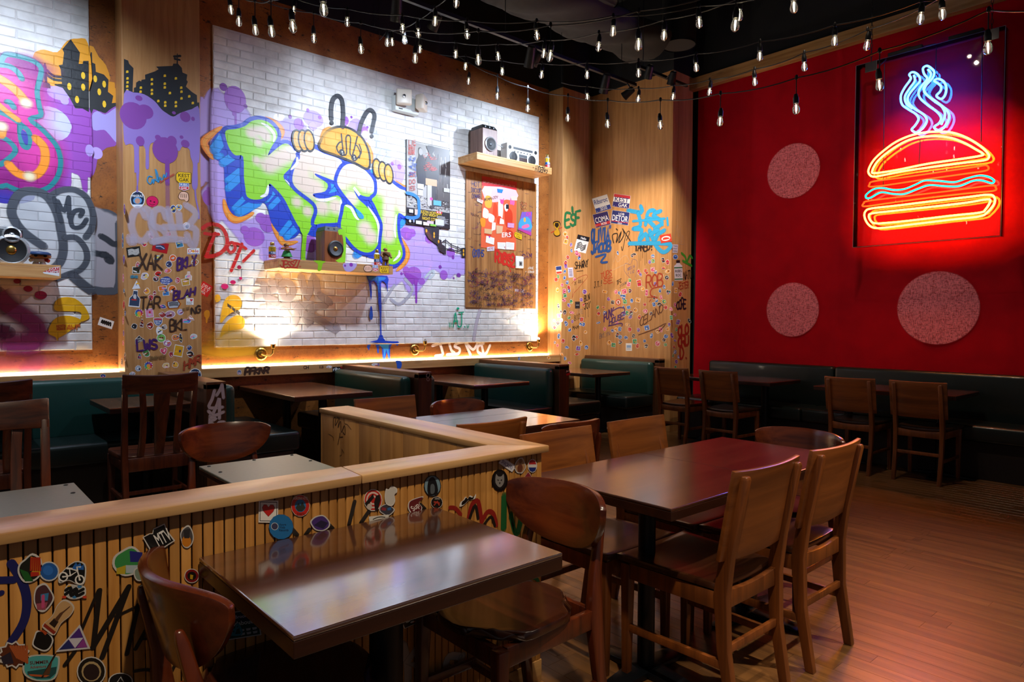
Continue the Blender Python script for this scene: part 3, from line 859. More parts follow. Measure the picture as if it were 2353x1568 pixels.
kest = brick_panel(PX0, 6.272, PZ0, 4.105, PX0, 'white-painted brick panel with the large green and blue KEST letters', None)
lpan = brick_panel(-.75, 1.105, PZ0, 4.105, 1.105 - 8 * BW, 'white-painted brick panel with the pink and teal letters at the left edge', None)

# ------------------------------------------------------------------ low partition in oak
CAPZ = .895
pt = empty('low_partition', (1.76, 1.815, 0), world=True, label='L-shaped low oak partition with vertical slats and stickers beside the near table', cat='partition')
def pbuild(m, name, mat, bev=.002, parent=None):
    return m.build(name, mat, parent or pt, bev, 35)
core = pbuild(MB().box(-1.2, 1.836, 0, 1.722, 1.93, CAPZ - .025), 'core', 'walnut_z', 0)
pbuild(MB().box(1.615, 1.93, 0, 1.722, 3.34, CAPZ - .025), 'side_core', 'oak_panel', 0)
px_ = MB().prism([(-1.2, 1.793), (.985, 1.793), (1.0, 1.947), (-1.2, 1.947)], 'z', CAPZ - .025, CAPZ)
pbuild(px_, 'cap', 'oak', .003)
pbuild(MB().prism([(.987, 1.793), (1.765, 1.793), (1.595, 1.947), (1.002, 1.947)], 'z', CAPZ - .025, CAPZ), 'cap', 'oak', .003)
pbuild(MB().prism([(1.766, 1.794), (1.765, 3.36), (1.595, 3.36), (1.5965, 1.948)], 'z', CAPZ - .025, CAPZ), 'cap', 'oak_y', .003)
sx = 1.748; k = 0; SP = .0268
while sx > -.75:
    o = pbuild(MB().box(sx - SP + .0032, 1.815, .085, sx, 1.838, CAPZ - .0255), 'slat', 'oak_slat', .0025)
    sx -= SP
pbuild(MB().box(-1.2, 1.812, 0, 1.752, 1.838, .084), 'base_board', 'oak', .002)
for k in range(7):                                     # panel boards on the inner face of the short arm
    y0 = 1.95 + k * .198
    pbuild(MB().box(1.6, y0, 0, 1.616, y0 + .1968, CAPZ - .0255), 'board', 'oak_panel', .001)
    pbuild(MB().box(1.721, y0, 0, 1.737, y0 + .1968, CAPZ - .0255), 'board', 'oak_panel', .001)
pbuild(MB().box(1.6, 3.337, 0, 1.74, 3.352, CAPZ - .0255), 'end_board', 'oak_panel', .002)
pbuild(MB().box(1.7225, 1.8385, .0, 1.7525, 1.95, CAPZ - .0255), 'end_board', 'oak_panel', .002)
PI = math.pi
# ------------------------------------------------------------------ chairs (local frame: sitter faces +y, origin on the floor)
def seat_sheet(w0, w1, d0, d1, z, dip=.012, rnd=0., th=.022):
    def fn(u, v):
        y = d0 + (d1 - d0) * v; wd = w0 + (w1 - w0) * v
        if rnd:
            t = 2 * v - 1; wd *= max(.55, (1 - abs(t) ** 6 * rnd))
        a = 2 * u - 1; x = a * wd / 2
        yy = y
        if rnd: yy = y - (rnd * .16) * (abs(a) ** 3) * (1 if v > .5 else -1) * abs(2 * v - 1)
        return (x, yy, z - dip * (1 - a * a) * (1 - (1.6 * v - .7) ** 2) + .004 * v)
    return MB().sheet(fn, 14, 12, th)


def make_panel_chair():
    t = empty('panel_back_chair', cat='chair')
    def back(u, v):
        a = 2 * u - 1; z = .868 - v * .31
        return (a * .222, -.212 - .055 * (1 - v) - .022 * (1 - a * a) + .004, z + .004 * a * a)
    MB().sheet(back, 14, 6, .017).build('backrest', 'chair_panel', t, .003, 40)
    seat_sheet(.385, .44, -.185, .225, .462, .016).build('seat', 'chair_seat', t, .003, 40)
    for s in (-1, 1):
        MB().bar([(s * .176, -.255, 0), (s * .178, -.212, .25), (s * .18, -.203, .44), (s * .18, -.222, .58), (s * .178, -.279, .84), (s * .178, -.281, .853)],
                 [(.03, .034), (.032, .042), (.034, .05), (.034, .044), (.032, .032), (.026, .022)]).build('leg', 'chair_wood', t, .004, 40)
        MB().bar([(s * .192, .192, 0), (s * .192, .19, .445)], [(.028, .028), (.04, .04)]).build('leg', 'chair_wood', t, .004, 40)
        MB().beam((s * .182, -.19, .415), (s * .194, .178, .418), .02, .06).build('seat_rail', 'chair_wood', t, .002, 40)
        MB().beam((s * .181, -.205, .2), (s * .193, .185, .2), .018, .028).build('stretcher', 'chair_wood', t, .002, 40)
    MB().sheet(lambda u, v: ((2 * u - 1) * .166, -.203, .452 - .065 * v - .012 * (1 - (2 * u - 1) ** 2) * (1 - v)), 10, 2, .022).build('seat_rail', 'chair_wood', t, .002, 40)
    MB().beam((-.175, .192, .415), (.175, .192, .415), .02, .055).build('seat_rail', 'chair_wood', t, .002, 40)
    MB().beam((-.166, -.214, .25), (.166, -.214, .25), .016, .028).build('stretcher', 'chair_wood', t, .002, 40)
    return t


def make_oval_chair():
    t = empty('crescent_back_chair', cat='chair')
    def back(u, v):
        a = .992 * math.sin(PI / 2 * (2 * u - 1))
        zt = .768 + .038 * (1 - abs(a) ** 5) ** .5; zb = .768 - .165 * (1 - abs(a) ** 2.3) ** .5
        return (a * .234, -.285 + .105 * a * a + .05 * v * (1 - a * a), zt + (zb - zt) * v)
    MB().sheet(back, 28, 6, .02).build('backrest', 'red_panel', t, .005, 45)
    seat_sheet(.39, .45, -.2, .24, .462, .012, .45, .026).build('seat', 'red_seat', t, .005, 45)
    for s in (-1, 1):
        MB().bar([(s * .185, -.265, 0), (s * .18, -.225, .24), (s * .176, -.205, .42), (s * .165, -.222, .56), (s * .155, -.255, .7), (s * .153, -.26, .725)],
                 [(.028, .03), (.032, .042), (.036, .055), (.03, .036), (.026, .026), (.016, .016)]).build('leg', 'red_wood', t, .006, 45)
        MB().bar([(s * .195, .205, 0), (s * .188, .195, .445)], [(.026, .026), (.042, .042)]).build('leg', 'red_wood', t, .005, 45)
        MB().beam((s * .178, -.19, .418), (s * .19, .18, .42), .022, .058).build('seat_rail', 'red_wood', t, .002, 40)
        MB().beam((s * .181, -.215, .2), (s * .191, .195, .2), .018, .028).build('stretcher', 'red_wood', t, .002, 40)
    MB().beam((-.165, -.2, .415), (.165, -.2, .415), .022, .06).build('seat_rail', 'red_wood', t, .002, 40)
    MB().beam((-.17, .195, .418), (.17, .195, .418), .022, .055).build('seat_rail', 'red_wood', t, .002, 40)
    MB().beam((-.185, 0, .2), (.185, 0, .2), .018, .026).build('stretcher', 'red_wood', t, .002, 40)
    return t


def make_slat_chair():
    t = empty('slat_back_chair', cat='chair')
    yz = lambda z: -.2 - .1 * max(0, (z - .45)) ** 1.2 * 1.6
    MB().sheet(lambda u, v: ((2 * u - 1) * .222, yz(.99 - .12 * v) - .035 * (1 - (2 * u - 1) ** 2), 1.005 - .115 * v + .012 * (2 * u - 1) ** 2 * (1 - v)), 16, 4, .026).build('top_rail', 'slat_rail', t, .004, 40)
    for xc, wt, wb in ((-.092, .036, .042), (0, .1, .055), (.092, .036, .042)):
        sp = .35 if xc else 0
        MB().sheet(lambda u, v: (xc * (1.25 - 1.3 * sp * v + sp * 1.1 * v * v) + (2 * u - 1) * ((wt + (wb - wt) * v) / 2), yz(.905 - .42 * v) - .033 * (1 - v) - .012 * math.sin(math.pi * v), .905 - .425 * v), 3, 10, .014).build('slat', 'slat_wood', t, .002, 40)
    seat_sheet(.41, .46, -.19, .24, .468, .012, .12, .028).build('seat', 'slat_rail', t, .004, 40)
    for s in (-1, 1):
        MB().bar([(s * .2, -.27, 0), (s * .2, -.225, .25), (s * .2, -.2, .46), (s * .203, yz(.7), .7), (s * .207, yz(.93), .93)],
                 [(.03, .032), (.034, .042), (.036, .048), (.034, .034), (.03, .028)]).build('leg', 'slat_wood', t, .004, 40)
        MB().bar([(s * .2, .205, 0), (s * .198, .2, .45)], [(.03, .03), (.042, .042)]).build('leg', 'slat_wood', t, .004, 40)
        MB().beam((s * .2, -.18, .42), (s * .198, .18, .42), .022, .062).build('seat_rail', 'slat_wood', t, .002, 40)
        MB().beam((s * .2, -.21, .2), (s * .2, .19, .2), .018, .03).build('stretcher', 'slat_wood', t, .002, 40)
    MB().beam((-.18, -.2, .425), (.18, -.2, .425), .024, .085).build('seat_rail', 'slat_wood', t, .002, 40)
    MB().beam((-.18, .2, .42), (.18, .2, .42), .022, .06).build('seat_rail', 'slat_wood', t, .002, 40)
    MB().beam((-.2, 0, .2), (.2, 0, .2), .018, .028).build('stretcher', 'slat_wood', t, .002, 40)
    return t


pc = make_panel_chair()
G1 = 'chairs at the large dark table'; G2 = 'chairs by the red wall tables'; G3 = 'chairs at the middle table'
for i, (x, y, rz, lb, g) in enumerate((
        (2.205, 1.425, 0, 'honey-brown panel-back chair at the large dark table, nearest one seen from behind', G1),
        (2.765, 1.43, 0, 'honey-brown panel-back chair at the large dark table, right one of the near pair', G1),
        (2.155, 1.875, PI, 'panel-back chair across the large dark table, right behind the partition end', G1),
        (2.735, 1.885, PI, 'panel-back chair across the large dark table, the farther one with a shadow on its backrest', G1),
        (6.5, 4.43, -PI / 2, 'panel-back chair at the red wall tables, leftmost, beside the corner pier', G2),
        (6.44, 3.815, -PI / 2, 'panel-back chair at the red wall tables, second from the corner pier', G2),
        (6.62, 2.58, -PI / 2, 'panel-back chair at the red wall tables, third from the corner pier', G2),
        (6.66, 2.035, -PI / 2, 'panel-back chair at the red wall tables, rightmost of the four', G2),
        (2.12, 2.81, 0, 'panel-back chair at the middle table, seen from behind over the partition arm', G3),
        (2.255, 3.53, PI, 'panel-back chair at the middle table, its flat backrest in front of the green booth back', G3))):
    place(pc, i == 0, (x, y, 0), rz, lb, g)
oc = make_oval_chair()
for i, (x, y, rz, lb, g) in enumerate((
        (1.395, 1.595, PI / 2, 'dark red crescent-back chair at the right end of the near table', 'chairs at the near table'),
        (.65, 1.615, -PI / 2, 'dark red crescent-back chair at the left end of the near table, seen edge-on', 'chairs at the near table'),
        (3.21, 1.63, PI / 2, 'dark crescent-back chair at the far right end of the large dark table', G1),
        (1.22, 3.48, PI, 'dark crescent-back chair beyond the grey table inside the partition', 'chairs inside the partition'),
        (2.85, 3.62, PI, 'crescent-back chair at the far side of the middle table', G3),
        (2.78, 2.83, 0, 'dark crescent-back chair at the near side of the middle table, between panel-back chairs', G3))):
    place(oc, i == 0, (x, y, 0), rz, lb, g)
sc = make_slat_chair()
for i, (x, y, rz, lb) in enumerate((
        (1.18, 5.05, 0, 'dark slat-back chair in front of the sticker pillar, its whole back visible'),
        (.27, 5.02, 0, 'dark slat-back chair cut by the left edge, the farther and higher one'),
        (.2, 3.24, PI, 'dark slat-back chair cut by the left edge, the nearer one behind the grey table'))):
    place(sc, i == 0, (x, y, 0), rz, lb, 'slat-back chairs')


# ------------------------------------------------------------------ tables
def table(name, x0, x1, y0, y1, mat, label, group, z=.75, th=.04, posts=None, base='cross', r=.038, bev=.004):
    cx_, cy_ = (x0 + x1) / 2, (y0 + y1) / 2
    t = empty(name, (cx_, cy_, 0), world=True, label=label, cat='table', group=group)
    MB().box(x0, y0, z - .01, x1, y1, z).build('tabletop', mat, t, .003, 0, 2)
    MB().box(x0 + .0005, y0 + .0005, z - th, x1 - .0005, y1 - .0005, z - .0105).build('edge_band', 'table_edge', t, .002, 0, 2)
    for (px_, py_) in posts or [(cx_, cy_)]:
        MB().lathe([(r, .02), (r, z - th - .012)], 20, (px_, py_, 0)).build('post', 'post_metal', t, 0, 40)
        m = MB()
        L = .27 if (x1 - x0) > .6 else .2
        for k in range(2 if base == 'cross' else 1):
            d = Vector((L, 0, 0)) if k == 0 else Vector((0, min(L, (y1 - y0) / 2 - .02), 0))
            if base != 'cross': d = Vector((.28, 0, 0))
            c = Vector((px_, py_, 0))
            m.loft([[c + d * s + Vector((d.y, -d.x, 0)).normalized() * a * (.03 if abs(s) == 1 else .05) + Vector((0, 0, b)) for a, b in ((-1, .004), (1, .004), (1, .012 if abs(s) == 1 else .035), (-1, .012 if abs(s) == 1 else .035))] for s in (-1, 0, 1)])
        m.build('base', 'post_metal', t, .003, 40)
        MB().box(px_ - .11, py_ - .11, z - th - .014, px_ + .11, py_ + .11, z - th - .0005).build('mount_plate', 'black_metal', t, .002, 0)
    return t


table('dining_table', .53, 1.262, 1.228, 1.806, 'table_dark', 'dark brown table in the foreground against the slatted partition, wall reflected in its top', 'tables in the foreground', th=.045, posts=[(.93, 1.56)], r=.045)
BPX = on_y(1486, 1300, 1.6).x
bt = table('dining_table', 1.826, 3.215, 1.29, 1.955, 'table_big', 'large dark table on the right with six chairs around it', 'tables in the foreground', th=.042, posts=[(BPX, 1.6), (2.9, 1.62)], r=.033)
MB().box(2.519, 1.2905, .7475, 2.5205, 1.9545, .7503).build('top_joint', 'base_dark', bt, 0, 0)
mt = table('dining_table', 1.86, 3.11, 2.885, 3.63, 'table_dark', 'middle table behind the partition arm with four chairs', 'tables in the middle', posts=[(2.1, 3.25), (2.85, 3.25)], th=.042)
for y in (3.13, 3.38):
    MB().box(1.8605, y - .0007, .7475, 3.1095, y + .0007, .7503).build('top_joint', 'base_dark', mt, 0, 0)
ga = table('dining_table', .87, 1.29, 2.1, 2.953, 'table_grey', 'narrow grey bolted table inside the partition, right one', 'grey tables inside the partition', th=.03)
gb = table('dining_table', -.25, .43, 2.1, 2.95, 'table_grey', 'grey bolted table inside the partition, cut by the left edge', 'grey tables inside the partition', th=.03)
for t_, pts_ in ((ga, [(.9, 2.92), (.9, 2.78), (1.26, 2.93), (1.27, 2.76), (1.09, 2.93)]), (gb, [(.4, 2.92), (.4, 2.77), (.12, 2.92)])):
    for (a, b) in pts_:
        MB().lathe([(.0075, .7495), (.0075, .7515), (.004, .753)], 12, (a, b, 0)).build('bolt', 'black_metal', t_, 0, 40)
table('booth_table', 2.262, 2.965, 5.2, 6.47, 'table_booth', 'booth table nearest the sticker pillar, left of the three along the mural', 'booth tables', posts=[(2.62, 5.45), (2.62, 6.2)], base='bar', r=.036)
table('booth_table', 4.02, 4.75, 5.12, 6.45, 'table_booth', 'booth table below the A.J. tag, middle of the three along the mural', 'booth tables', posts=[(4.38, 5.4), (4.38, 6.2)], base='bar', r=.036)
table('booth_table', 6.0, 6.7, 5.37, 6.3, 'table_booth', 'booth table in the corner next to the sticker-covered pier', 'booth tables', posts=[(6.3, 5.55), (6.3, 6.1)], base='bar', r=.036)
table('booth_table', .985, 1.53, 5.3, 6.02, 'table_booth', 'small table behind the slat-back chair, in front of the pillar bench', 'tables of the left bench', posts=[(1.25, 5.46)], r=.036)
table('booth_table', -.2, .62, 5.3, 6.0, 'table_booth', 'small table cut by the left edge in front of the green bench', 'tables of the left bench', posts=[(.2, 5.46)], r=.036)
table('dining_table', 6.53, 7.2, 3.43, 4.66, 'table_red', 'red-brown table by the red wall, next to the corner pier', 'red wall tables', posts=[(6.9, 3.68), (6.86, 4.4)], z=.755)
table('dining_table', 6.56, 7.22, 1.79, 3.0, 'table_red', 'red-brown table by the red wall, farther right', 'red wall tables', posts=[(6.9, 2.0), (6.9, 2.8)], z=.755)


# ------------------------------------------------------------------ booth dividers and benches
def cushion(x0, x1, y0, y1, z0, z1, bev=.035):
    return MB().box(x0, y0, z0, x1, y1, z1), bev


def divider(x0, x1, y0, y1, label):
    t = empty('booth_divider', ((x0 + x1) / 2, y0, 0), world=True, label=label, cat='divider', group='booth dividers')
    MB().box(x0 + .01, y0 + .07, 0, x1 - .01, y1, .86).build('panel', 'walnut_z', t, 0, 0)
    MB().box(x0, y0, 0, x1, y0 + .07, .9).build('end_post', 'walnut_z', t, .004, 0)
    MB().box(x0, y0, .8605, x1, y1, .915).build('cap', 'walnut', t, .004, 0)
    return t


D1 = divider(1.552, 1.69, 5.08, 6.378, 'dark wood booth divider with white letters sprayed on its end')
D2 = divider(3.285, 3.425, 4.97, 6.378, 'dark wood booth divider with a chalk loop on its end')
D3 = divider(5.085, 5.235, 5.02, 6.378, 'dark wood booth divider with a black and red sticker, nearest the corner pier')
D4 = divider(6.93, XC - .002, 5.1, 6.35, 'dark wood booth back standing against the sticker-covered pier')


def bench(xb, sgn, y0, y1, label, seat=.62, mat='leather'):
    """bench whose back stands at x = xb and faces sgn along x"""
    t = empty('booth_bench', (xb, (y0 + y1) / 2, 0), world=True, label=label, cat='bench', group='green booth benches')
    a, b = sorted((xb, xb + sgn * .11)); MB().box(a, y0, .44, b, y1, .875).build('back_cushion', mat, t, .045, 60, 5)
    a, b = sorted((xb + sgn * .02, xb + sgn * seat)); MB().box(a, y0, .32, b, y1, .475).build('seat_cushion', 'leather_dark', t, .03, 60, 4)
    a, b = sorted((xb + sgn * .01, xb + sgn * (seat - .05))); MB().box(a, y0 + .02, 0, b, y1, .319).build('base', 'base_dark', t, .003, 0)
    return t


bench(1.692, 1, 5.2, 6.36, 'green booth bench facing right, its seat end beside the crescent-back chair')
bench(3.283, -1, 5.06, 6.36, 'glossy green booth bench facing left under the blue paint drip', .5)
bench(3.427, 1, 5.06, 6.36, 'green booth bench hidden behind the divider with the chalk loop')
bench(5.083, -1, 5.08, 6.36, 'dark green booth bench facing left below the IIS MC tag', .55)
bench(5.237, 1, 5.1, 6.36, 'green booth bench facing right with its seat end showing by the corner table')
bench(6.928, -1, 5.16, 6.34, 'green booth bench against the sticker-covered pier', .56)

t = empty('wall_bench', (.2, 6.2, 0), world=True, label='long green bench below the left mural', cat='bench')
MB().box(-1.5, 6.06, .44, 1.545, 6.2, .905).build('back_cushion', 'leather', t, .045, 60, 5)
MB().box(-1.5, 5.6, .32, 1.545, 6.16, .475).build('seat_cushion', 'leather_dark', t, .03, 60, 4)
MB().box(-1.5, 5.66, 0, 1.545, 6.2, .319).build('base', 'base_dark', t, .003, 0)
MB().box(-1.5, 6.2, 0, 1.545, 6.378, .84).build('back_board', 'walnut_z', t, .003, 0)

t = empty('wall_bench', (7.2, 3, 0), world=True, label='long dark green bench along the red canvas wall', cat='bench')
for y0, y1 in ((-.4, 1.005), (1.01, 3.135), (3.14, 4.66)):
    MB().box(7.33, y0, .44, 7.44, y1, .905).build('back_cushion', 'leather_dark', t, .035, 60, 5)
for y0, y1 in ((-.4, 1.3), (1.303, 3.3), (3.303, 4.1), (4.103, 4.85)):
    MB().box(6.93, y0, .33, 7.38, y1, .475).build('seat_cushion', 'leather_dark', t, .03, 60, 4)
MB().box(6.98, -.4, 0, 7.42, 4.85, .329).build('base', 'base_dark', t, .003, 0)
# ------------------------------------------------------------------ mural on the KEST panel
LAV, PUR, DPU, GRN, BLU, LBL, ORA, CRM, WHT, BLK, GRY = '#bda2ea', '#a25fcb', '#8338ab', '#8ed81c', '#1440bf', '#2795ea', '#f28a1c', '#fdf0e4', '#f6f6f4', '#22242a', '#8b8a94'
K = (440, 180, .30617); K2 = (440, 500, .30617); P2 = (880, 500, .29343); PP = (880, 180, .26781); L1 = (0, 0, .30612); L2 = (0, 400, .30612)
C3 = (1240, 400, .29347)
kp = Plane('y', YB, K); kc = Plane('y', YW, K)

p = Paint(kp, .0004)
p.fill([(165, 150), (240, 130), (340, 180), (420, 260), (460, 400), (420, 600), (300, 700), (280, 900), (300, 1060), (420, 1080), (560, 1040), (660, 1180), (800, 1215), (940, 1190), (960, 1370), (560, 1370), (520, 1275), (420, 1272), (350, 1190), (240, 1060), (165, 1000)], LAV, .92, 4, .03)
p.fill([(640, 340), (700, 320), (790, 330), (850, 380), (800, 470), (700, 490), (650, 430)], LAV, .8, 4, .04)
p.disc((915, 305), .11, LAV, .085, .9); p.disc((1225, 385), .085, LAV, .13, .9, rot=-.4); p.disc((1290, 410), .06, LAV, .1, .9); p.disc((1530, 715), .12, LAV, .16, .9, rot=-.3)
p.pl.crop = P2
p.fill([(100, 90), (200, 70), (330, 90), (400, 180), (450, 290), (640, 315), (640, 432), (560, 436), (520, 470), (440, 420), (390, 400), (340, 480), (310, 520), (240, 600), (190, 560), (150, 490), (60, 540), (-90, 500), (-100, 380), (60, 360), (150, 260)], LAV, .93, 4, .03)
p.build('graffiti_backdrop', 'brick_paint', kest, 'lavender sprayed clouds behind the letters')

def spots(plane, crop, lst, mat, parent, off=.0022, k=1.):
    plane.crop = crop
    for i, (x, y, rx, ry, c) in enumerate(lst):
        p = Paint(plane, off + i * .00006); p.disc((x, y), rx * k, c, ry * k, .92, .004); p.build('paint_spot', mat, parent)
spots(kp, K, ((240, 66, .033, .035, DPU), (328, 160, .1, .125, PUR), (405, 210, .016, .018, DPU), (740, 289, .016, .019, DPU), (805, 345, .05, .058, PUR), (873, 240, .014, .016, PUR), (962, 294, .016, .016, PUR),
              (1162, 318, .025, .042, PUR), (1200, 292, .011, .012, DPU), (1155, 357, .01, .01, DPU), (1300, 400, .04, .05, PUR), (1320, 368, .011, .012, DPU), (1507, 642, .014, .018, PUR),
              (1560, 665, .023, .027, PUR), (470, 1190, .1, .09, PUR), (400, 1140, .04, .04, PUR), (665, 1278, .013, .013, PUR), (570, 1090, .075, .085, PUR), (520, 1050, .05, .05, PUR), (890, 1245, .07, .085, PUR), (1610, 1160, .07, .06, PUR), (910, 360, .043, .042, '#c3a8ec')), 'brick_paint', kest)
spots(kp, P2, ((362, 170, .057, .048, PUR), (530, 275, .062, .055, PUR), (242, 445, .1, .085, PUR), (180, 412, .04, .04, PUR), (302, 500, .045, .038, PUR), (475, 450, .055, .055, PUR), (447, 388, .02, .02, DPU), (190, 140, .06, .055, PUR), (592, 452, .03, .024, DPU), (553, 475, .011, .011, DPU), (145, 440, .015, .014, DPU), (548, 312, .017, .022, DPU), (225, 120, .05, .045, PUR)), 'brick_paint', kest)
p = Paint(kp, .0024); p.pl.crop = K
p.line([(320, 210), (318, 270)], .03, PUR, .9); p.line([(330, 240), (332, 350)], .02, PUR, .85); p.line([(332, 350), (342, 450)], .015, PUR, .8, taper=True)
p.build('paint_drip', 'brick_paint', kest, 'purple drip at the top left')
p = Paint(kp, .0024); p.pl.crop = P2
p.fill([(160, 420), (320, 500), (305, 520), (280, 500), (268, 530), (268, 660), (260, 672), (252, 660), (250, 540), (236, 520), (226, 560), (216, 565), (210, 520), (180, 470)], '#8f3fb4', 1, 2)
p.build('paint_drip', 'brick_paint', kest, 'purple drip below the shelf corner')

# grey faded tags
tagpiece(kp, K2, kest, 'faded grey tag under the shelf', [(LN, pl, .07, '#b3a9ac', .75, 3, .3) for pl in ([(480, 600), (620, 540), (600, 480)], [(540, 500), (610, 700)], [(650, 440), (700, 620), (760, 560), (720, 480), (660, 520)], [(820, 440), (870, 600), (920, 430), (950, 600)], [(520, 690), (900, 650)], [(690, 690), (770, 800), (800, 660), (880, 800), (900, 680)], [(880, 680), (1010, 660)], [(850, 730), (960, 770), (1090, 850), (1080, 810)], [(560, 600), (640, 640)], [(960, 580), (1040, 640)])], .003, 'brick_paint')
tagpiece(kp, K, kest, 'faint grey smudge right of the creature', [(LN, [(1370, 400), (1400, 480), (1390, 560), (1350, 600)], .06, '#c9ccd4', .7, 4, .4), (LN, [(1400, 610), (1440, 540), (1490, 560), (1450, 620)], .05, '#c9ccd4', .7, 4, .4)], .003, 'brick_paint')
for pl, wd, c in (([(0, 670), (50, 590), (90, 530)], .03, '#b9b9c4'), ([(60, 640), (120, 680), (180, 640), (230, 560), (170, 480)], .035, '#b9b9c4'), ([(330, 470), (380, 420), (400, 440), (360, 480)], .03, '#c6d2d8'), ([(710, 960), (730, 830), (760, 720)], .045, '#cfc3cf'), ([(970, 800), (1040, 760), (1130, 750), (1210, 800)], .02, '#cac6c4')):
    tagpiece(kp, P2, kest, None, [(LN, pl, wd, c, .85, 4, .3)], .003, 'brick_paint', 'paint_stroke')

# orange flare strokes round the letters
kp.crop = K
for pl, wd in (([(230, 362), (150, 420), (95, 480), (130, 560), (165, 610)], .06), ([(545, 290), (620, 330), (680, 390), (672, 455)], .05), ([(1050, 368), (1000, 400), (970, 470)], .045), ([(240, 905), (265, 1000), (320, 1060), (400, 1040), (470, 1008)], .065), ([(600, 1090), (650, 1180), (700, 1240), (800, 1225)], .055), ([(1310, 480), (1340, 560), (1350, 640)], .06), ([(1570, 1195), (1620, 1300), (1600, 1380), (1535, 1450)], .06), ([(1530, 780), (1610, 825)], .04)):
    p = Paint(kp, .0036); p.line(pl, wd, ORA, 1, 5, .35, True); p.line(pl, wd * .5, '#ffb04a', .8, 5, .3, True); p.build('paint_flare', 'brick_paint', kest)

# the blue block shadow of the letters
p = Paint(kp, .0042); p.pl.crop = K
p.fill([(255, 380), (190, 420), (148, 500), (172, 590), (240, 655), (248, 760), (258, 880), (275, 965), (315, 1022), (375, 1036), (440, 1005), (500, 950), (545, 935), (575, 985), (600, 1080), (660, 1165), (720, 1205), (780, 1190), (830, 1150), (945, 1190), (1110, 1100), (1160, 1220), (1235, 1300), (1330, 1345), (1440, 1370), (1500, 1415), (1545, 1400), (1595, 1330), (1590, 1260), (1560, 1150), (1555, 1080), (1610, 1045), (1612, 850), (1500, 760), (1400, 700), (1345, 690), (1300, 655), (1180, 620), (1040, 560), (910, 490), (810, 530), (770, 530), (700, 470), (650, 480), (665, 400), (600, 320), (510, 300), (430, 330), (380, 365)], BLU, 1, 3, .006)
for pl, wd in (([(170, 540), (235, 450)], .09), ([(180, 590), (225, 580)], .05), ([(230, 640), (320, 580)], .07), ([(265, 770), (365, 690)], .05), ([(270, 830), (375, 735)], .06), ([(315, 980), (400, 895)], .045), ([(350, 1010), (500, 930)], .08), ([(560, 920), (620, 850)], .05), ([(590, 970), (660, 900)], .05),
               ([(670, 1170), (740, 1080)], .05), ([(710, 1195), (790, 1115)], .065), ([(720, 750), (745, 700)], .06), ([(1020, 840), (1060, 790)], .045), ([(1040, 870), (1080, 830)], .045), ([(1350, 950), (1400, 910)], .05), ([(1370, 975), (1420, 940)], .05), ([(1565, 1110), (1605, 1050)], .06), ([(1230, 1330), (1290, 1290)], .08), ([(1345, 720), (1362, 690)], .04), ([(790, 560), (800, 520)], .05), ([(1150, 930), (1170, 940)], .05)):
    p.line(pl, wd, LBL, .95, 0, .15)
p.build('letter_shadow', 'brick_paint', kest, 'blue block shadow of the letters with light blue glints')

LET = {
 'K': [(255, 395), (330, 382), (400, 360), (450, 322), (520, 312), (590, 340), (638, 400), (640, 450), (605, 505), (572, 582), (640, 525), (700, 490), (750, 515), (782, 580), (772, 640), (725, 690), (688, 738), (730, 805), (810, 875), (900, 930), (936, 990), (930, 1060), (900, 1112), (850, 1150), (800, 1110), (742, 1000), (690, 900), (625, 825), (582, 792), (575, 860), (530, 903), (465, 911), (415, 888), (402, 820), (392, 740), (386, 590), (330, 580), (290, 540), (262, 470)],
 'E': [(812, 560), (860, 532), (920, 530), (1000, 570), (1118, 618), (1124, 680), (1102, 745), (1078, 770), (1010, 748), (928, 716), (938, 738), (1018, 792), (1000, 850), (912, 868), (930, 896), (1000, 905), (1090, 880), (1126, 915), (1130, 985), (1112, 1072), (1060, 1086), (980, 1090), (918, 1094), (942, 1010), (930, 950), (880, 900), (800, 840), (760, 790), (757, 730), (782, 650), (812, 600)],
 'S': [(1140, 662), (1190, 642), (1260, 662), (1330, 722), (1370, 790), (1376, 850), (1332, 890), (1262, 874), (1215, 835), (1250, 905), (1310, 962), (1378, 1040), (1412, 1120), (1412, 1200), (1378, 1278), (1320, 1310), (1240, 1282), (1170, 1205), (1118, 1120), (1136, 1010), (1150, 950), (1200, 962), (1232, 1010), (1270, 1052), (1284, 1030), (1240, 985), (1180, 918), (1120, 840), (1090, 780), (1108, 710)],
 'T': [(1378, 722), (1430, 748), (1480, 772), (1560, 830), (1611, 862), (1611, 1032), (1552, 1012), (1540, 1100), (1550, 1200), (1578, 1280), (1578, 1340), (1540, 1388), (1490, 1398), (1432, 1360), (1418, 1300), (1424, 1200), (1432, 1100), (1402, 1020), (1372, 950), (1350, 910), (1376, 885), (1390, 850), (1388, 780)],
}
CRE = {'K': [([(450, 410), (530, 400), (560, 440)], .13), ([(580, 650), (680, 590), (750, 560)], .2), ([(500, 480), (490, 620)], .1), ([(790, 930), (870, 1000)], .12)], 'E': [([(850, 600), (960, 620), (1080, 680)], .24), ([(830, 650), (820, 760), (920, 830)], .2), ([(980, 970), (1080, 960)], .14), ([(940, 690), (900, 800)], .15)],
       'S': [([(1150, 740), (1210, 700), (1310, 780)], .2), ([(1130, 790), (1200, 900)], .14), ([(1300, 1130), (1340, 1190)], .14)], 'T': [([(1430, 800), (1500, 850), (1590, 930)], .22), ([(1490, 860), (1480, 1000), (1475, 1180)], .14), ([(1560, 900), (1590, 980)], .14)]}
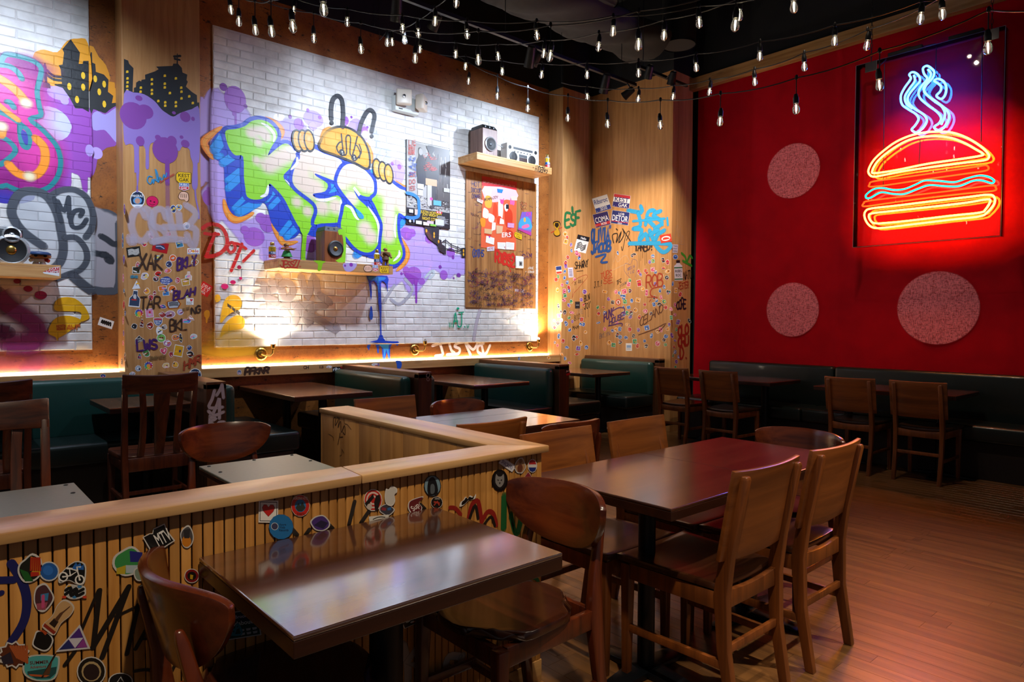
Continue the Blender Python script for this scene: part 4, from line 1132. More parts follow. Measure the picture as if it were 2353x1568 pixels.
HI = {'K': [[(520, 335), (580, 370), (622, 430), (612, 480)], [(705, 520), (735, 545), (800, 560)], [(700, 760), (790, 850), (890, 925), (935, 980), (925, 1050), (898, 1090)], [(515, 890), (560, 870), (575, 800)]],
      'E': [[(915, 540), (1000, 580), (1115, 625), (1110, 690)], [(1118, 910), (1120, 970), (1105, 1040)], [(930, 910), (1000, 915), (1085, 895)], [(790, 590), (790, 640), (740, 690)]],
      'S': [[(1190, 650), (1270, 685), (1340, 760), (1365, 830), (1340, 860)], [(1215, 820), (1260, 880)], [(1320, 960), (1385, 1060), (1405, 1150), (1390, 1240)], [(1150, 955), (1195, 975), (1230, 1040), (1255, 1065)]],
      'T': [[(1480, 775), (1540, 830), (1605, 885)], [(1535, 1020), (1522, 1120), (1530, 1200)], [(1555, 1290), (1555, 1330), (1510, 1375)]]}
for i, ch in enumerate('KEST'):
    p = Paint(kp, .0055 + .0012 * i); p.pl.crop = K
    p.line(LET[ch], .075, BLU, 1, 3, .08, closed=True)
    p.fill_blend(LET[ch], GRN, '#e4cdb8', [(pl, wd * (.62 if ch == 'K' else .85)) for pl, wd in CRE[ch]])
    for hl in HI[ch]: p.line(hl, .03, WHT, 1, 5, .25, True)
    p.build('painted_letter', 'brick_paint', kest, 'green and cream painted letter %s with blue outline' % ch)

p = Paint(kp, .0112); p.pl.crop = K
p.line([(850, 1140), (845, 1200), (838, 1280), (835, 1375)], .045, GRN, 1, 3); p.fill([(805, 1110), (895, 1110), (855, 1190), (840, 1190)], GRN, 1, 2); p.fill([(820, 1375), (838, 1310), (860, 1375)], GRN)
p.fill([(1230, 980), (1260, 1000), (1288, 1035), (1284, 1056), (1255, 1050), (1234, 1010)], LBL, 1, 3)
p.build('paint_drip', 'brick_paint', kest, 'green paint drip')

# orange antennaed creature peeking over the letters
p = Paint(kp, .012); p.pl.crop = K
dome = [(965, 522), (985, 458), (1030, 402), (1100, 376), (1180, 386), (1260, 440), (1308, 520), (1326, 600), (1316, 672), (1230, 632), (1140, 594), (1040, 556)]
p.line(dome, .05, BLK, 1, 4, .1, closed=True); p.fill(dome, '#f3a11d', 1, 4); p.glow((1060, 470), .2, '#ffc04d', .16, .8)
for pl in ([(1048, 312), (1046, 230), (1060, 160), (1095, 134), (1126, 165), (1136, 260), (1130, 370)], [(1252, 422), (1270, 340), (1308, 262), (1342, 240), (1370, 275), (1362, 340), (1348, 404)]): p.line(pl, .045, '#34363c', 1, 6, .1)
p.disc((1050, 336), .022, BLK); p.disc((1350, 436), .022, BLK)
for pl in ([(1120, 420), (1135, 560), (1140, 580), (1160, 560), (1155, 450), (1175, 430), (1190, 455), (1185, 560), (1205, 575), (1240, 440)], [(1100, 560), (1085, 520), (1105, 485), (1120, 480)], [(1255, 600), (1262, 560), (1240, 510), (1225, 505)], [(1225, 620), (1270, 560), (1255, 500)]): p.line(pl, .016, BLK, 1, 3)
for x, y in ((1125, 560), (1215, 598)):
    p.disc((x, y), .034, BLK, .038); p.disc((x + 2, y - 6), .008, WHT); p.disc((x + 6, y + 10), .006, WHT)
for cx_, cy_, n in ((838, 472, 3), (1434, 700, 3)):
    for k in range(n):
        x = cx_ - 44 + k * 43; y = cy_ + (-2 if cx_ < 1000 else k * 20 - 20)
        p.disc((x, y), .062, BLK, .115, 1, 0, 20, .12); p.disc((x, y), .045, '#f6a83a', .095, 1, 0, 20, .12); p.glow((x - 4, y - 12), .035, '#ffd08a', .06, .8)
p.build('painted_creature', 'brick_paint', kest, 'orange dome-headed creature with black antennae peeking over the letters')

# red tag, pink dots, yellow shapes, blue drip, green initials
p = Paint(kp, .013); p.pl.crop = K
p.line([(165, 1170), (200, 1172)], .03, '#c8201c'); p.line([(175, 1165), (140, 1250), (110, 1330)], .03, '#c8201c', 1, 3)
p.line([(165, 1098), (210, 1110), (250, 1160), (265, 1240), (230, 1300), (160, 1335), (105, 1340)], .034, '#c8201c', .97, 5, .1)
p.line([(290, 1235), (265, 1270), (290, 1310), (325, 1280), (310, 1238), (290, 1235)], .028, '#cc2320', .97, 5, .1)
p.line([(320, 1240), (360, 1250), (405, 1280)], .028, '#cc2320'); p.line([(375, 1245), (340, 1340), (295, 1445)], .03, '#cc2320', 1, 3); p.line([(465, 1295), (385, 1375)], .028, '#cc2320')
p.disc((355, 1420), .02, '#a8153a'); p.disc((365, 1502), .015, '#c2125c'); p.disc((308, 1532), .026, '#c2125c', .02); p.disc((246, 1562), .034, '#c81765', .027)
p.build('graffiti_tag', 'brick_paint', kest, 'red sprayed DOT! tag')
p = Paint(kp, .0135); p.pl.crop = K2
for pl in ([(240, 640), (280, 590), (340, 590), (370, 630), (355, 690), (300, 710), (255, 745), (225, 785), (213, 770)], [(215, 900), (235, 820), (290, 760), (350, 735), (392, 770), (380, 830), (300, 845), (240, 870)], [(178, 585), (205, 585), (212, 620), (178, 632)]): p.fill(pl, '#e8ae14', .96, 4, .006)
p.glow((320, 920), .35, '#e3b22a', .16, .7)
p.hand('WHAT WAS HERE', (268, 668), (360, 735), 22, .006, '#4b4136', seed=3)
p.build('graffiti_tag', 'brick_paint', kest, 'yellow stencilled leaf shapes')
p = Paint(kp, .014); p.pl.crop = K2
p.fill([(1308, 440), (1320, 438), (1465, 440), (1468, 500), (1468, 565), (1455, 500), (1430, 478), (1418, 500), (1420, 620), (1422, 680), (1420, 800), (1422, 885), (1412, 885), (1408, 720), (1398, 640), (1392, 520), (1370, 480), (1345, 490), (1350, 560), (1342, 625), (1335, 560), (1325, 490)], '#1147c6', 1, 2)
p.fill([(1325, 445), (1450, 448), (1440, 470), (1402, 480), (1408, 560), (1400, 560), (1385, 475), (1340, 475)], '#1f87dc', 1, 2)
p.line([(1343, 665), (1345, 720), (1344, 760)], .035, '#1147c6', 1, 3, 0, True); p.disc((1344, 735), .022, '#1f62d4', .05)
p.fill([(1330, 935), (1390, 920), (1405, 885), (1430, 885), (1450, 925), (1545, 930), (1540, 945), (1440, 942)], '#1147c6', 1, 2)
p.build('paint_drip', 'brick_paint', kest, 'long blue paint drip below the shelf')
p = Paint(kp, .0142); p.pl.crop = P2
[p.line(q_, .016, '#0ea57c', 1, 3) for q_ in ([(545, 858), (556, 790), (562, 745), (572, 800), (584, 858)], [(548, 815), (580, 812)], [(588, 746), (626, 742)], [(610, 745), (611, 830), (600, 858), (586, 852)], [(632, 856), (636, 858)], [(588, 856), (592, 858)])]; p.disc((582, 713), .022, '#0ea57c', .014)
p.line([(514, 825), (517, 858)], .01, '#0ea57c'); p.line([(526, 825), (528, 858)], .01, '#0ea57c'); p.line([(652, 842), (655, 865)], .01, '#0ea57c'); p.line([(668, 838), (662, 862)], .01, '#0ea57c')
p.build('graffiti_tag', 'brick_paint', kest, 'small green A.J. tag')
# painted skyline and bridge under the poster
p = Paint(kp, .0146); p.pl.crop = P2
p.fill([(318, 60), (436, 78), (432, 170), (452, 178), (456, 210), (480, 225), (488, 292), (436, 262), (420, 215), (350, 165), (325, 120)], '#20232b')
for a in (((455, 200), (485, 180), (530, 215), (580, 235), (610, 250)), ((455, 245), (520, 250), (610, 275)), ((485, 172), (485, 290)), ((530, 205), (530, 260)), ((580, 225), (580, 270))): p.line(list(a), .012, '#20232b', 1, 3)
p.fill([(605, 240), (640, 238), (640, 312), (612, 310)], '#20232b')
for x, y in ((335, 105), (395, 128), (395, 150), (430, 190), (625, 262), (625, 290)): p.disc((x, y), .012, '#e6a21c', .02, n=8)
p.build('painted_skyline', 'brick_paint', kest, 'black painted skyline and bridge with yellow windows')

# ------------------------------------------------------------------ paint on the cork
p = Paint(kc, .0005); p.pl.crop = K
p.fill([(70, 195), (100, 160), (164, 135), (164, 1010), (130, 960), (95, 900), (85, 850), (135, 785), (100, 770), (68, 770)], LAV, .85, 3, .02)
p.disc((132, 895), .06, PUR, .075, .9); p.disc((128, 830), .018, PUR, .018)
p.line([(80, 1130), (120, 1100), (164, 1092)], .034, '#c8201c', .97, 4, .1); p.line([(100, 1165), (164, 1175)], .03, '#c8201c'); p.line([(105, 1335), (164, 1330)], .03, '#c8201c')
p.pl.crop = K2
p.fill([(95, 710), (115, 695), (135, 705), (135, 740), (122, 765), (118, 790), (108, 790), (105, 750), (97, 745)], '#d89a1a', .95, 3)
p.glow((300, 995), .5, '#e3b22a', .1, .9)
p.fill([(1328, 938), (1545, 930), (1545, 965), (1520, 945), (1500, 960), (1490, 990), (1490, 1065), (1480, 1070), (1465, 1010), (1452, 1072), (1436, 1070), (1430, 990), (1410, 960), (1405, 1015), (1395, 1015), (1385, 960), (1345, 955), (1332, 1000)], '#1147c6', 1, 2)
p.fill([(1400, 945), (1500, 940), (1480, 960), (1480, 1050), (1462, 990), (1445, 1050), (1440, 985)], '#2a8fe0', 1, 2)
p.build('paint_drip', 'spray', wl, 'paint drips running onto the cork')
p = Paint(kc, .0018); p.pl.crop = P2
for pl in ([(385, 1005), (450, 985), (525, 975)], [(425, 940), (450, 1000), (462, 1040), (465, 1075), (410, 1085)], [(515, 975), (535, 1040), (560, 1065), (500, 1075)], [(640, 975), (585, 985), (560, 1010), (600, 1030), (590, 1065), (540, 1072)], [(640, 965), (655, 1010), (685, 1075)], [(640, 965), (705, 1035), (745, 970)], [(745, 970), (770, 1000), (785, 1060)], [(790, 985), (745, 1010), (745, 1055), (800, 1070), (838, 1000)]):
    p.line(pl, .034, '#f2ddd6', .96, 4, .2, False)
p.build('graffiti_tag', 'spray', wl, 'white IIS MC tag on the cork')
p = Paint(Plane('y', YP, K2), .0006)
p.fill([(1532, 1075), (1572, 1080), (1578, 1110), (1568, 1135), (1545, 1135), (1540, 1100)], '#1453bd', 1, 2)
p.hand('PFKNR', (400, 1182), (575, 1166), 45, .022, '#3b2416', 1, .1, .3, .05, .1)
p.hand('CH', (842, 1138), (878, 1136), 20, .006, '#3b2416'); p.hand('K8', (962, 1133), (990, 1131), 18, .005, '#5b4632')
p.build('graffiti_tag', 'spray', bpy.data.objects['trim_3'], 'dark marker tags along the ledge')

# ------------------------------------------------------------------ mural on the left panel
lp = Plane('y', YB, L1); lc = Plane('y', YW, L1)
p = Paint(lp, .0005)
p.fill([(0, 440), (100, 420), (230, 440), (262, 392), (330, 372), (430, 392), (500, 310), (580, 290), (662, 330), (664, 700), (300, 700), (0, 600)], '#f0a012', 1, 3)
p.fill([(280, 660), (400, 655), (500, 700), (560, 812), (620, 815), (678, 850), (684, 1290), (655, 1330), (652, 1435), (630, 1445), (605, 1330), (560, 1300), (530, 1300), (525, 1400), (440, 1450), (200, 1420), (0, 1500), (0, 900)], '#9c49b8', 1, 3, .01)
p.disc((440, 700), .08, LAV, .055, .95); p.disc((485, 755), .03, LAV, .035, .95); p.disc((370, 930), .15, '#c9c9ea', .14, .95); p.disc((490, 945), .045, '#c9c9ea', .045, .95)
p.disc((672, 1130), .03, LAV, .05, .9); p.disc((30, 1450), .2, '#3a2fa8', .08)
p.build('graffiti_backdrop', 'brick_paint_left', lpan, 'purple and orange clouds behind the pink letter')
p = Paint(lp, .0022)
sky = [(440, 490), (470, 485), (480, 395), (468, 370), (530, 295), (600, 395), (590, 480), (620, 480), (625, 458), (665, 458), (667, 842), (620, 815), (565, 812), (520, 730), (470, 660), (410, 640), (408, 632), (465, 630), (455, 520)]
p.fill(sky, '#15171c'); p.fill([(320, 500), (338, 470), (350, 510), (355, 620), (375, 630), (380, 665), (310, 655), (312, 622), (335, 615)], '#15171c')
for pl in ([(355, 530), (400, 570), (465, 580)], [(352, 560), (400, 595), (465, 605)], [(515, 455), (545, 475)]): p.line(pl, .02, '#15171c', 1, 4)
for x, y in ((520, 650), (624, 568), (624, 655), (578, 748)): p.disc((x, y), .015, '#f0c018', .03, n=10); 
p.build('painted_skyline', 'brick_paint_left', lpan, 'black painted water tower skyline with yellow windows')
p = Paint(lp, .0028)
big = [(-60, 520), (0, 480), (25, 430), (60, 412), (150, 428), (250, 462), (308, 515), (296, 600), (278, 690), (295, 800), (305, 868), (225, 895), (300, 960), (370, 1030), (430, 1110), (455, 1220), (430, 1330), (360, 1410), (250, 1440), (140, 1430), (50, 1390), (-60, 1330)]
p.line(big, .05, '#128089', 1, 3, .08, closed=True); p.fill(big, '#d81f9c', 1, 3)
for x, y, rx, ry in ((150, 480, .3, .1), (220, 620, .14, .3), (60, 1200, .3, .3), (370, 1250, .14, .25), (230, 1380, .25, .1)): p.glow((x, y), rx, '#a2148f', ry, .8)
for x, y, rx, ry in ((120, 760, .3, .3), (280, 1150, .25, .3), (60, 650, .2, .2)): p.glow((x, y), rx, '#f23cae', ry, .8)
for pl, wd in (([(-40, 485), (60, 495), (130, 540), (165, 595)], .04), ([(-40, 830), (60, 870), (150, 930), (220, 1000), (210, 1105), (170, 1090), (150, 1000), (150, 930)], .035), ([(50, 765), (75, 770), (105, 810)], .04), ([(-40, 1010), (50, 1050), (110, 1110), (100, 1160), (0, 1240)], .035)): p.line(pl, wd, '#128089', 1, 4, .08)
p.line(big, .034, '#128089', 1, 3, .08, closed=True)
p.fill([(165, 975), (205, 1010), (208, 1085), (185, 1080), (160, 1020)], '#2c2a9c', 1, 3)
for pl, wd in (([(-40, 570), (60, 630), (140, 700), (195, 770)], .055), ([(-40, 760), (40, 830), (140, 905)], .035), ([(265, 1035), (330, 1110), (335, 1220), (290, 1300), (220, 1325), (130, 1300), (60, 1230)], .055), ([(-30, 945), (15, 960), (10, 1020)], .05)): p.line(pl, wd, '#ff9412', 1, 5, .3)
for x, y in ((195, 775), (222, 1325), (10, 950)): p.glow((x, y), .055, '#fff3c4', .05, 1)
p.build('painted_letter', 'brick_paint_left', lpan, 'pink painted letter with teal outline and orange streaks')
p = Paint(Plane('y', YB, L2), .0052)
OUT = '#4d525c'
p.fill([(140, 150), (250, 110), (380, 160), (480, 110), (600, 125), (690, 250), (690, 880), (560, 760), (440, 780), (200, 760), (20, 700), (0, 680), (0, 400), (90, 400)], '#cfd4dc', .5, 2, .02)
for pl, wd in (([(330, 545), (260, 500), (160, 420), (95, 320), (90, 250), (130, 165), (200, 130), (300, 140), (370, 190), (430, 300), (460, 440), (475, 560), (450, 660), (380, 720), (250, 760), (120, 750), (0, 690)], .058), ([(370, 175), (450, 125), (560, 120), (650, 180), (695, 290), (690, 400), (640, 480)], .045), ([(480, 480), (570, 480), (640, 560), (650, 650), (600, 720), (520, 750), (420, 790)], .042), ([(540, 760), (620, 830), (690, 880)], .07)): p.line(pl, wd, OUT, .95, 5, .25)
for pl, wd in (([(405, 180), (460, 365)], .03), ([(430, 200), (480, 280), (515, 175)], .032), ([(515, 175), (520, 330)], .032), ([(600, 320), (620, 275), (560, 280), (530, 340), (550, 400), (610, 395), (650, 340)], .034)): p.line(pl, wd, '#3c424d', .95, 4, .15)
p.build('graffiti_tag', 'brick_paint_left', lpan, 'silver and grey throw-up letters with a small MC')
p = Paint(Plane('y', YB, L2), .0066)
p.line([(-20, 900), (60, 990), (170, 1060), (270, 1140), (270, 1220), (200, 1290), (60, 1280)], .12, '#8c1d5e', .85, 5, .6); p.glow((150, 1250), .35, '#c24a90', .12, .6); p.line([(-30, 1170), (60, 1190)], .1, '#6a1248', .85, 0, .5)
for x, y, r in ((128, 805, .024), (210, 862, .03), (305, 910, .042)): p.disc((x, y), r, '#9c1240', r * .8)
p.fill([(405, 1010), (420, 950), (480, 925), (560, 935), (630, 990), (668, 1060), (660, 1090), (600, 1110), (610, 1062), (590, 1035), (470, 1030), (430, 1030)], '#e6ac12', 1, 3)
p.fill([(365, 1200), (370, 1150), (420, 1080), (520, 1065), (610, 1100), (560, 1150), (480, 1210), (440, 1230), (430, 1255), (415, 1225)], '#e6ac12', 1, 3)
p.hand('NESTS ALL AMS', (425, 1152), (600, 1145), 16, .006, '#c25a1a'); p.hand('SENIS FAMILY', (425, 1172), (580, 1165), 14, .006, '#c25a1a')
p.build('graffiti_tag', 'brick_paint_left', lpan, 'pink swirl and yellow stencilled lips')
# paint on the cork right of the left panel
p = Paint(lc, .0006)
p.fill([(668, 340), (740, 425), (795, 490), (828, 590), (815, 612), (860, 620), (862, 660), (885, 680), (882, 780), (668, 800)], '#d99012', 1, 2)
p.fill([(668, 460), (682, 390), (690, 395), (693, 470), (715, 480), (720, 540), (780, 560), (815, 600), (810, 690), (850, 720), (840, 775), (885, 770), (885, 830), (780, 860), (668, 850)], '#15171c')
for x, y in ((715, 592), (745, 690), (782, 632), (783, 782)): p.disc((x, y), .014, '#f0c018', .03, n=8)
p.fill([(686, 860), (740, 835), (790, 850), (830, 820), (885, 815), (885, 1070), (800, 1110), (740, 1170), (715, 1280), (686, 1290)], '#8d49ad', 1, 3)
p.fill([(690, 870), (730, 835), (790, 860), (860, 815), (885, 830), (885, 1065), (820, 1010), (780, 975), (700, 975)], '#a99be0', 1, 3); p.disc((725, 1150), .045, LAV, .05)
p.pl.crop = L2
p.line([(700, 300), (780, 285), (850, 310), (895, 370)], .05, OUT, .95, 4, .2); p.fill([(700, 300), (780, 290), (850, 320), (893, 380), (893, 830), (830, 865), (700, 850)], '#a9a3ab', .9, 3, .02)
p.line([(895, 370), (897, 820), (820, 880), (700, 870)], .06, OUT, .95, 3, .2)
for pl in ([(755, 465), (800, 490), (850, 525), (892, 525)], [(650, 580), (740, 600), (800, 605)], [(760, 605), (820, 625), (835, 660), (800, 640)]): p.line(pl, .045, '#2b2f38', .95, 4, .3)
p.line([(250, 1340), (270, 1420), (190, 1500)], .1, '#8c3a5e', .5, 4, .6); p.glow((100, 1420), .5, '#b24a6e', .12, .5)
p.build('graffiti_tag', 'spray', wl, 'painted cloud, skyline and throw-up letter running onto the cork')

# ------------------------------------------------------------------ skyline and drips on the pillar
pp = Plane('y', YP, L1)
p = Paint(pp, .0006)
p.fill([(930, 442), (962, 455), (970, 480), (1002, 512), (995, 690), (1240, 700), (930, 705)], '#1c2026')
p.fill([(1005, 660), (1020, 655), (1022, 620), (1045, 605), (1060, 612), (1062, 600), (1090, 595), (1088, 562), (1165, 535), (1190, 520), (1172, 500), (1295, 495), (1300, 478), (1325, 478), (1328, 402), (1334, 402), (1336, 478), (1365, 510), (1370, 545), (1406, 560), (1400, 600), (1410, 615), (1395, 650), (1440, 690), (1478, 715), (1480, 770), (1496, 770), (1496, 840), (1300, 885), (1150, 800), (1005, 720)], '#1c2026')
p.line([(1308, 425), (1352, 420)], .02, '#1c2026', 1, 0); p.line([(1312, 442), (1348, 450)], .018, '#1c2026', 1, 0)
for x, y in ((955, 540), (957, 590), (957, 620), (955, 650), (955, 680), (1140, 598), (1140, 632), (1140, 678), (1237, 570), (1237, 630), (1237, 658), (1320, 590), (1240, 770), (1240, 795), (1320, 770), (1320, 798), (1275, 700), (1360, 660), (1362, 690), (1362, 740), (1420, 725), (1447, 775), (1188, 760), (1057, 660), (1055, 690), (1140, 705)):
    p.fill([(x - 9, y + 9), (x - 9, y - 7), (x, y - 12), (x + 9, y - 8), (x + 9, y + 7)], '#e2b41a')
p.build('painted_skyline', 'spray', pil, 'black painted skyline with yellow windows on the pillar')
p = Paint(pp, .0022)
p.fill([(930, 705), (1000, 695), (1080, 708), (1160, 760), (1210, 820), (1250, 850), (1300, 876), (1350, 850), (1440, 820), (1497, 824), (1497, 1190), (1482, 1230), (1484, 1390), (1462, 1428), (1440, 1390), (1448, 1240), (1430, 1180), (1420, 1120), (1370, 1100), (1345, 1135), (1320, 1120), (1250, 1080), (1150, 1070), (1120, 1110), (1118, 1250), (1105, 1272), (1092, 1250), (1090, 1120), (1045, 1090), (1045, 1290), (1030, 1420), (1022, 1300), (1008, 1290), (1005, 1110), (975, 1080), (930, 1060)], '#8a6fb8', 1, 3)
p.line([(1464, 1420), (1470, 1490), (1490, 1590), (1492, 1640)], .014, '#8a6fb8', .9, 3); p.line([(1030, 1400), (1030, 1440)], .014, '#8a6fb8', .8, 0)
for x, y, rx, ry in ((1042, 738, .035, .03), (1000, 870, .13, .15), (1090, 840, .08, .08), (1128, 838, .02, .025), (1305, 848, .02, .018), (1390, 878, .055, .06), (1448, 893, .02, .025), (1052, 1060, .042, .055), (1240, 1130, .13, .15), (1185, 1033, .03, .03), (1290, 1060, .05, .06), (1362, 1030, .02, .02), (1390, 1080, .045, .045)): p.disc((x, y), rx * .78, '#7a3c93', ry * .75)
p.line([(1255, 1210), (1256, 1380)], .035, '#7a3c93', .95, 0); p.line([(1256, 1380), (1258, 1500), (1262, 1620)], .03, '#9a5a8a', .45, 0, .4)
p.build('paint_drip', 'spray', pil, 'purple cloud with drips on the pillar')
p = Paint(pp, .0036); p.pl.crop = L2
WH = '#cfc4d6'
for pl in ([(1095, 330), (1060, 270), (1010, 280), (985, 380), (1020, 480), (1080, 500), (1130, 440)], [(1080, 260), (1120, 280), (1140, 400), (1180, 490)], [(1250, 340), (1220, 270), (1160, 280), (1150, 380), (1220, 420), (1250, 480), (1140, 510)], [(1260, 260), (1290, 400), (1310, 480)], [(1340, 290), (1350, 400)], [(1220, 400), (1390, 400)], [(1390, 230), (1470, 300), (1420, 390), (1470, 420), (1460, 530), (1430, 530), (1400, 450)], [(1140, 510), (1280, 490), (1400, 500)], [(970, 470), (980, 520)], [(1000, 470), (1005, 520)]):
    p.line(pl, .05, WH, .5, 4, .4)
p.build('graffiti_tag', 'spray', pil, 'faint white spray tag on the pillar')
for txt, q0, q1, hh, wd, c, sl in (('XAK', (1040, 720), (1215, 715), 110, .016, '#3a2417', .1), ('BKLY', (1330, 720), (1470, 680), 75, .016, '#43185e', .1), ('BLAH', (1300, 945), (1460, 905), 55, .015, '#43185e', .2), ('TAR', (1050, 1020), (1200, 1005), 85, .012, '#3a2417', .1), ('NG', (1435, 1048), (1502, 1042), 50, .013, '#3a2417', .05),
       ('BKL', (1275, 1185), (1400, 1165), 80, .012, '#3a2417', 0), ('LWS', (1030, 1330), (1180, 1315), 75, .017, '#43185e', -.1), ('HMR', (1380, 1475), (1505, 1415), 60, .014, '#a03a1a', .1), ('JENNY+ROSE', (1120, 1400), (1245, 1385), 26, .005, '#7a5a34', .2), ('LEEN HERE', (980, 780), (1035, 782), 18, .004, '#3a87a0', 0), ('BKL TONY', (1370, 1030), (1420, 1015), 18, .004, '#7a5a34', 0)):
    tagpiece(pp, L2, pil, 'marker tag reading ' + txt, [(HW, txt, q0, q1, hh, wd, c, 1, .05, sl, .06, .15, len(txt))], .0045)
tagpiece(pp, L1, pil, 'blue handwritten Chelsea', [(LN, [(1140, 1330), (1115, 1325), (1105, 1360), (1130, 1382), (1145, 1345), (1150, 1380), (1160, 1345), (1175, 1360), (1185, 1320), (1165, 1270), (1185, 1370), (1200, 1330), (1215, 1360), (1230, 1310), (1240, 1335), (1250, 1300)], .009, '#2a86b8', 1, 4)], .0045)
tagpiece(pp, L1, pil, 'small red handwriting', [(HW, 'SAN FRAN 2020', (1200, 1375), (1305, 1315), 12, .004, '#b0402a')], .0047)
# ------------------------------------------------------------------ wall shelves and what stands on them
def shelf(x0, x1, yf, z0, z1, label, back=YB):
    t = empty('wall_shelf', ((x0 + x1) / 2, back, z0), world=True, label=label, cat='shelf', group='wooden wall shelves')
    MB().box(x0, yf, z1 - .02, x1, back - .0005, z1).build('top_board', 'shelf_wood', t, .002, 0)
    MB().box(x0, yf, z0, x1, yf + .02, z1 - .0205).build('front_board', 'shelf_wood', t, .002, 0)
    MB().box(x0, yf + .0205, z0, x1, back - .0005, z1 - .0205).build('body', 'shelf_wood', t, .002, 0)
    return t


xs = on_y(607, 600, YB).x; yf2 = on_x(640.5, 600, xs).y
s2 = (xs, on_y(903, 620, yf2).x, yf2, on_y(760, 622.5, yf2).z, on_y(760, 602, yf2).z)
sh2 = shelf(*s2, 'wooden wall shelf in front of the KEST letters, red scrawl at its left')
xs = on_y(1053, 372, YB).x; yf3 = on_x(1096, 349, xs).y
s3 = (xs, on_y(1268, 395, yf3).x, yf3, on_y(1180, 383, yf3).z, on_y(1180, 367, yf3).z)
sh3 = shelf(*s3, 'wooden wall shelf high on the right above the plank panel', YW - .002)
s1 = (-.7, on_y(140, 620, 6.28).x, 6.28, on_y(60, 637, 6.28).z, on_y(60, 606, 6.28).z)
sh1 = shelf(*s1, 'wooden wall shelf at the left edge in front of the silver letters')


def ring_driver(t, c, r, parts=('speaker_black', 'speaker_grey', 'brass')):
    rim = MB().lathe([(r, 0), (r * 1.02, -.012), (r * .86, -.018), (r * .82, -.0145)], 28, c, 'y', caps=False).build('woofer_ring', parts[0], t, 0, 40)
    MB().lathe([(r * .83, -.0145), (r * .5, -.006), (r * .2, -.002)], 28, c, 'y', caps=False).build('cone', parts[1], rim, 0, 60)
    MB().lathe([(r * .3, -.003), (r * .26, -.009), (r * .14, -.013), (.001, -.014)], 20, c, 'y').build('dust_cap', parts[2], rim, 0, 60)


def speaker(x0, x1, yf, z0, z1, dep, label, mat, capmat, drv):
    t = empty('loudspeaker', ((x0 + x1) / 2, yf + dep / 2, z0), world=True, label=label, cat='loudspeaker', group='loudspeakers on the wall shelves')
    zc = z1 - (z1 - z0) * .13
    MB().box(x0, yf, z0 + .001, x1, yf + dep, zc).build('cabinet', mat, t, .004, 0)
    a = .022
    MB().loft([[(x0, yf, zc + .0005), (x1, yf, zc + .0005), (x1, yf + dep, zc + .0005), (x0, yf + dep, zc + .0005)], [(x0 + a, yf + .03, z1), (x1 - a, yf + .03, z1), (x1 - a, yf + dep, z1), (x0 + a, yf + dep, z1)]]).build('top_cap', capmat, t, .003, 0)
    w = x1 - x0; ring_driver(t, ((x0 + x1) / 2 + w * .02, yf - .0005, z0 + (zc - z0) * .44), w * .37, drv)
    for k in (-.28, 0, .28):
        MB().box((x0 + x1) / 2 + k * w - .008, yf + .008, zc + .012, (x0 + x1) / 2 + k * w + .008, yf + .022, zc + .03).build('vent', 'speaker_grey', t, 0, 0)
    return t


ya = yf2 + .05
sp2 = speaker(on_y(746, 570, ya).x, on_y(793, 570, ya).x, ya, s2[4], on_y(770, 521, ya).z, .2, 'wood-fronted loudspeaker with green paint running down its side, on the middle shelf', 'speaker_wood', 'speaker_grey', ('speaker_black', 'speaker_grey', 'brass'))
p = Paint(Plane('y', ya, (590, 480, .14024)), .0008)
p.fill([(1330, 350), (1400, 330), (1450, 370), (1450, 870), (1290, 850), (1390, 790), (1420, 600), (1400, 430), (1350, 430)], GRN, 1, 2)
p.build('paint_drip', 'spray', sp2, 'lime green paint run')
ya = yf3 + .06
speaker(on_y(1109, 330, ya).x, on_y(1143, 330, ya).x, ya, s3[4], on_y(1125, 287, ya).z, .24, 'brown loudspeaker on the high right shelf', 'speaker_brown', 'speaker_black', ('silver', 'speaker_black', 'speaker_grey'))
# hi-fi speaker on the left shelf
ya = 6.33; x1 = on_y(53, 570, ya).x; x0 = x1 - .42; z0 = s1[4]; z1 = on_y(30, 527, ya).z
t = empty('loudspeaker', ((x0 + x1) / 2, ya + .1, z0), world=True, label='grey two-way loudspeaker cut by the left edge', cat='loudspeaker', group='loudspeakers on the wall shelves')
MB().box(x0, ya, z0 + .001, x1, ya + .2, z1).build('cabinet', 'speaker_black', t, .004, 0)
MB().box(x0 + .01, ya - .004, z0 + .012, x1 - .01, ya - .0002, z1 - .01).build('front_baffle', 'speaker_grey', t, .002, 0)
q = on_y(26, 575, ya); ring_driver(t, (q.x, ya - .0045, q.z), .115, ('silver', 'speaker_black', 'brass'))
q = on_y(27, 540, ya); ring_driver(t, (q.x, ya - .0045, q.z), .06, ('silver', 'speaker_black', 'silver'))

# portable stereo
MT['stereo_case'] = plain('stereo_case', '#d9dcda', .35, .1)
yb = yf3 + .1; x0, x1 = on_y(1165, 350, yb).x, on_y(1236, 355, yb).x; z0 = s3[4]; z1 = on_y(1200, 335, yb).z
t = empty('portable_stereo', ((x0 + x1) / 2, yb + .05, z0), world=True, label='silver portable cassette stereo on the high right shelf', cat='stereo')
MB().box(x0, yb, z0 + .002, x1, yb + .12, z1).build('case', 'stereo_case', t, .006, 0)
W_, H_ = x1 - x0, z1 - z0
def fb(name, a, b, c, d, mat, pr=.004, parent=None):
    return MB().box(x0 + a * W_, yb - pr, z0 + c * H_, x0 + b * W_, yb - .0003, z0 + d * H_).build(name, mat, parent or t, .0015, 0)
MB().lathe([(H_ * .27, 0), (H_ * .27, -.006), (H_ * .24, -.008), (.01, -.004)], 26, (x0 + W_ * .2, yb - .0003, z0 + H_ * .3), 'y').build('speaker_grille', 'speaker_black', t, 0, 50)
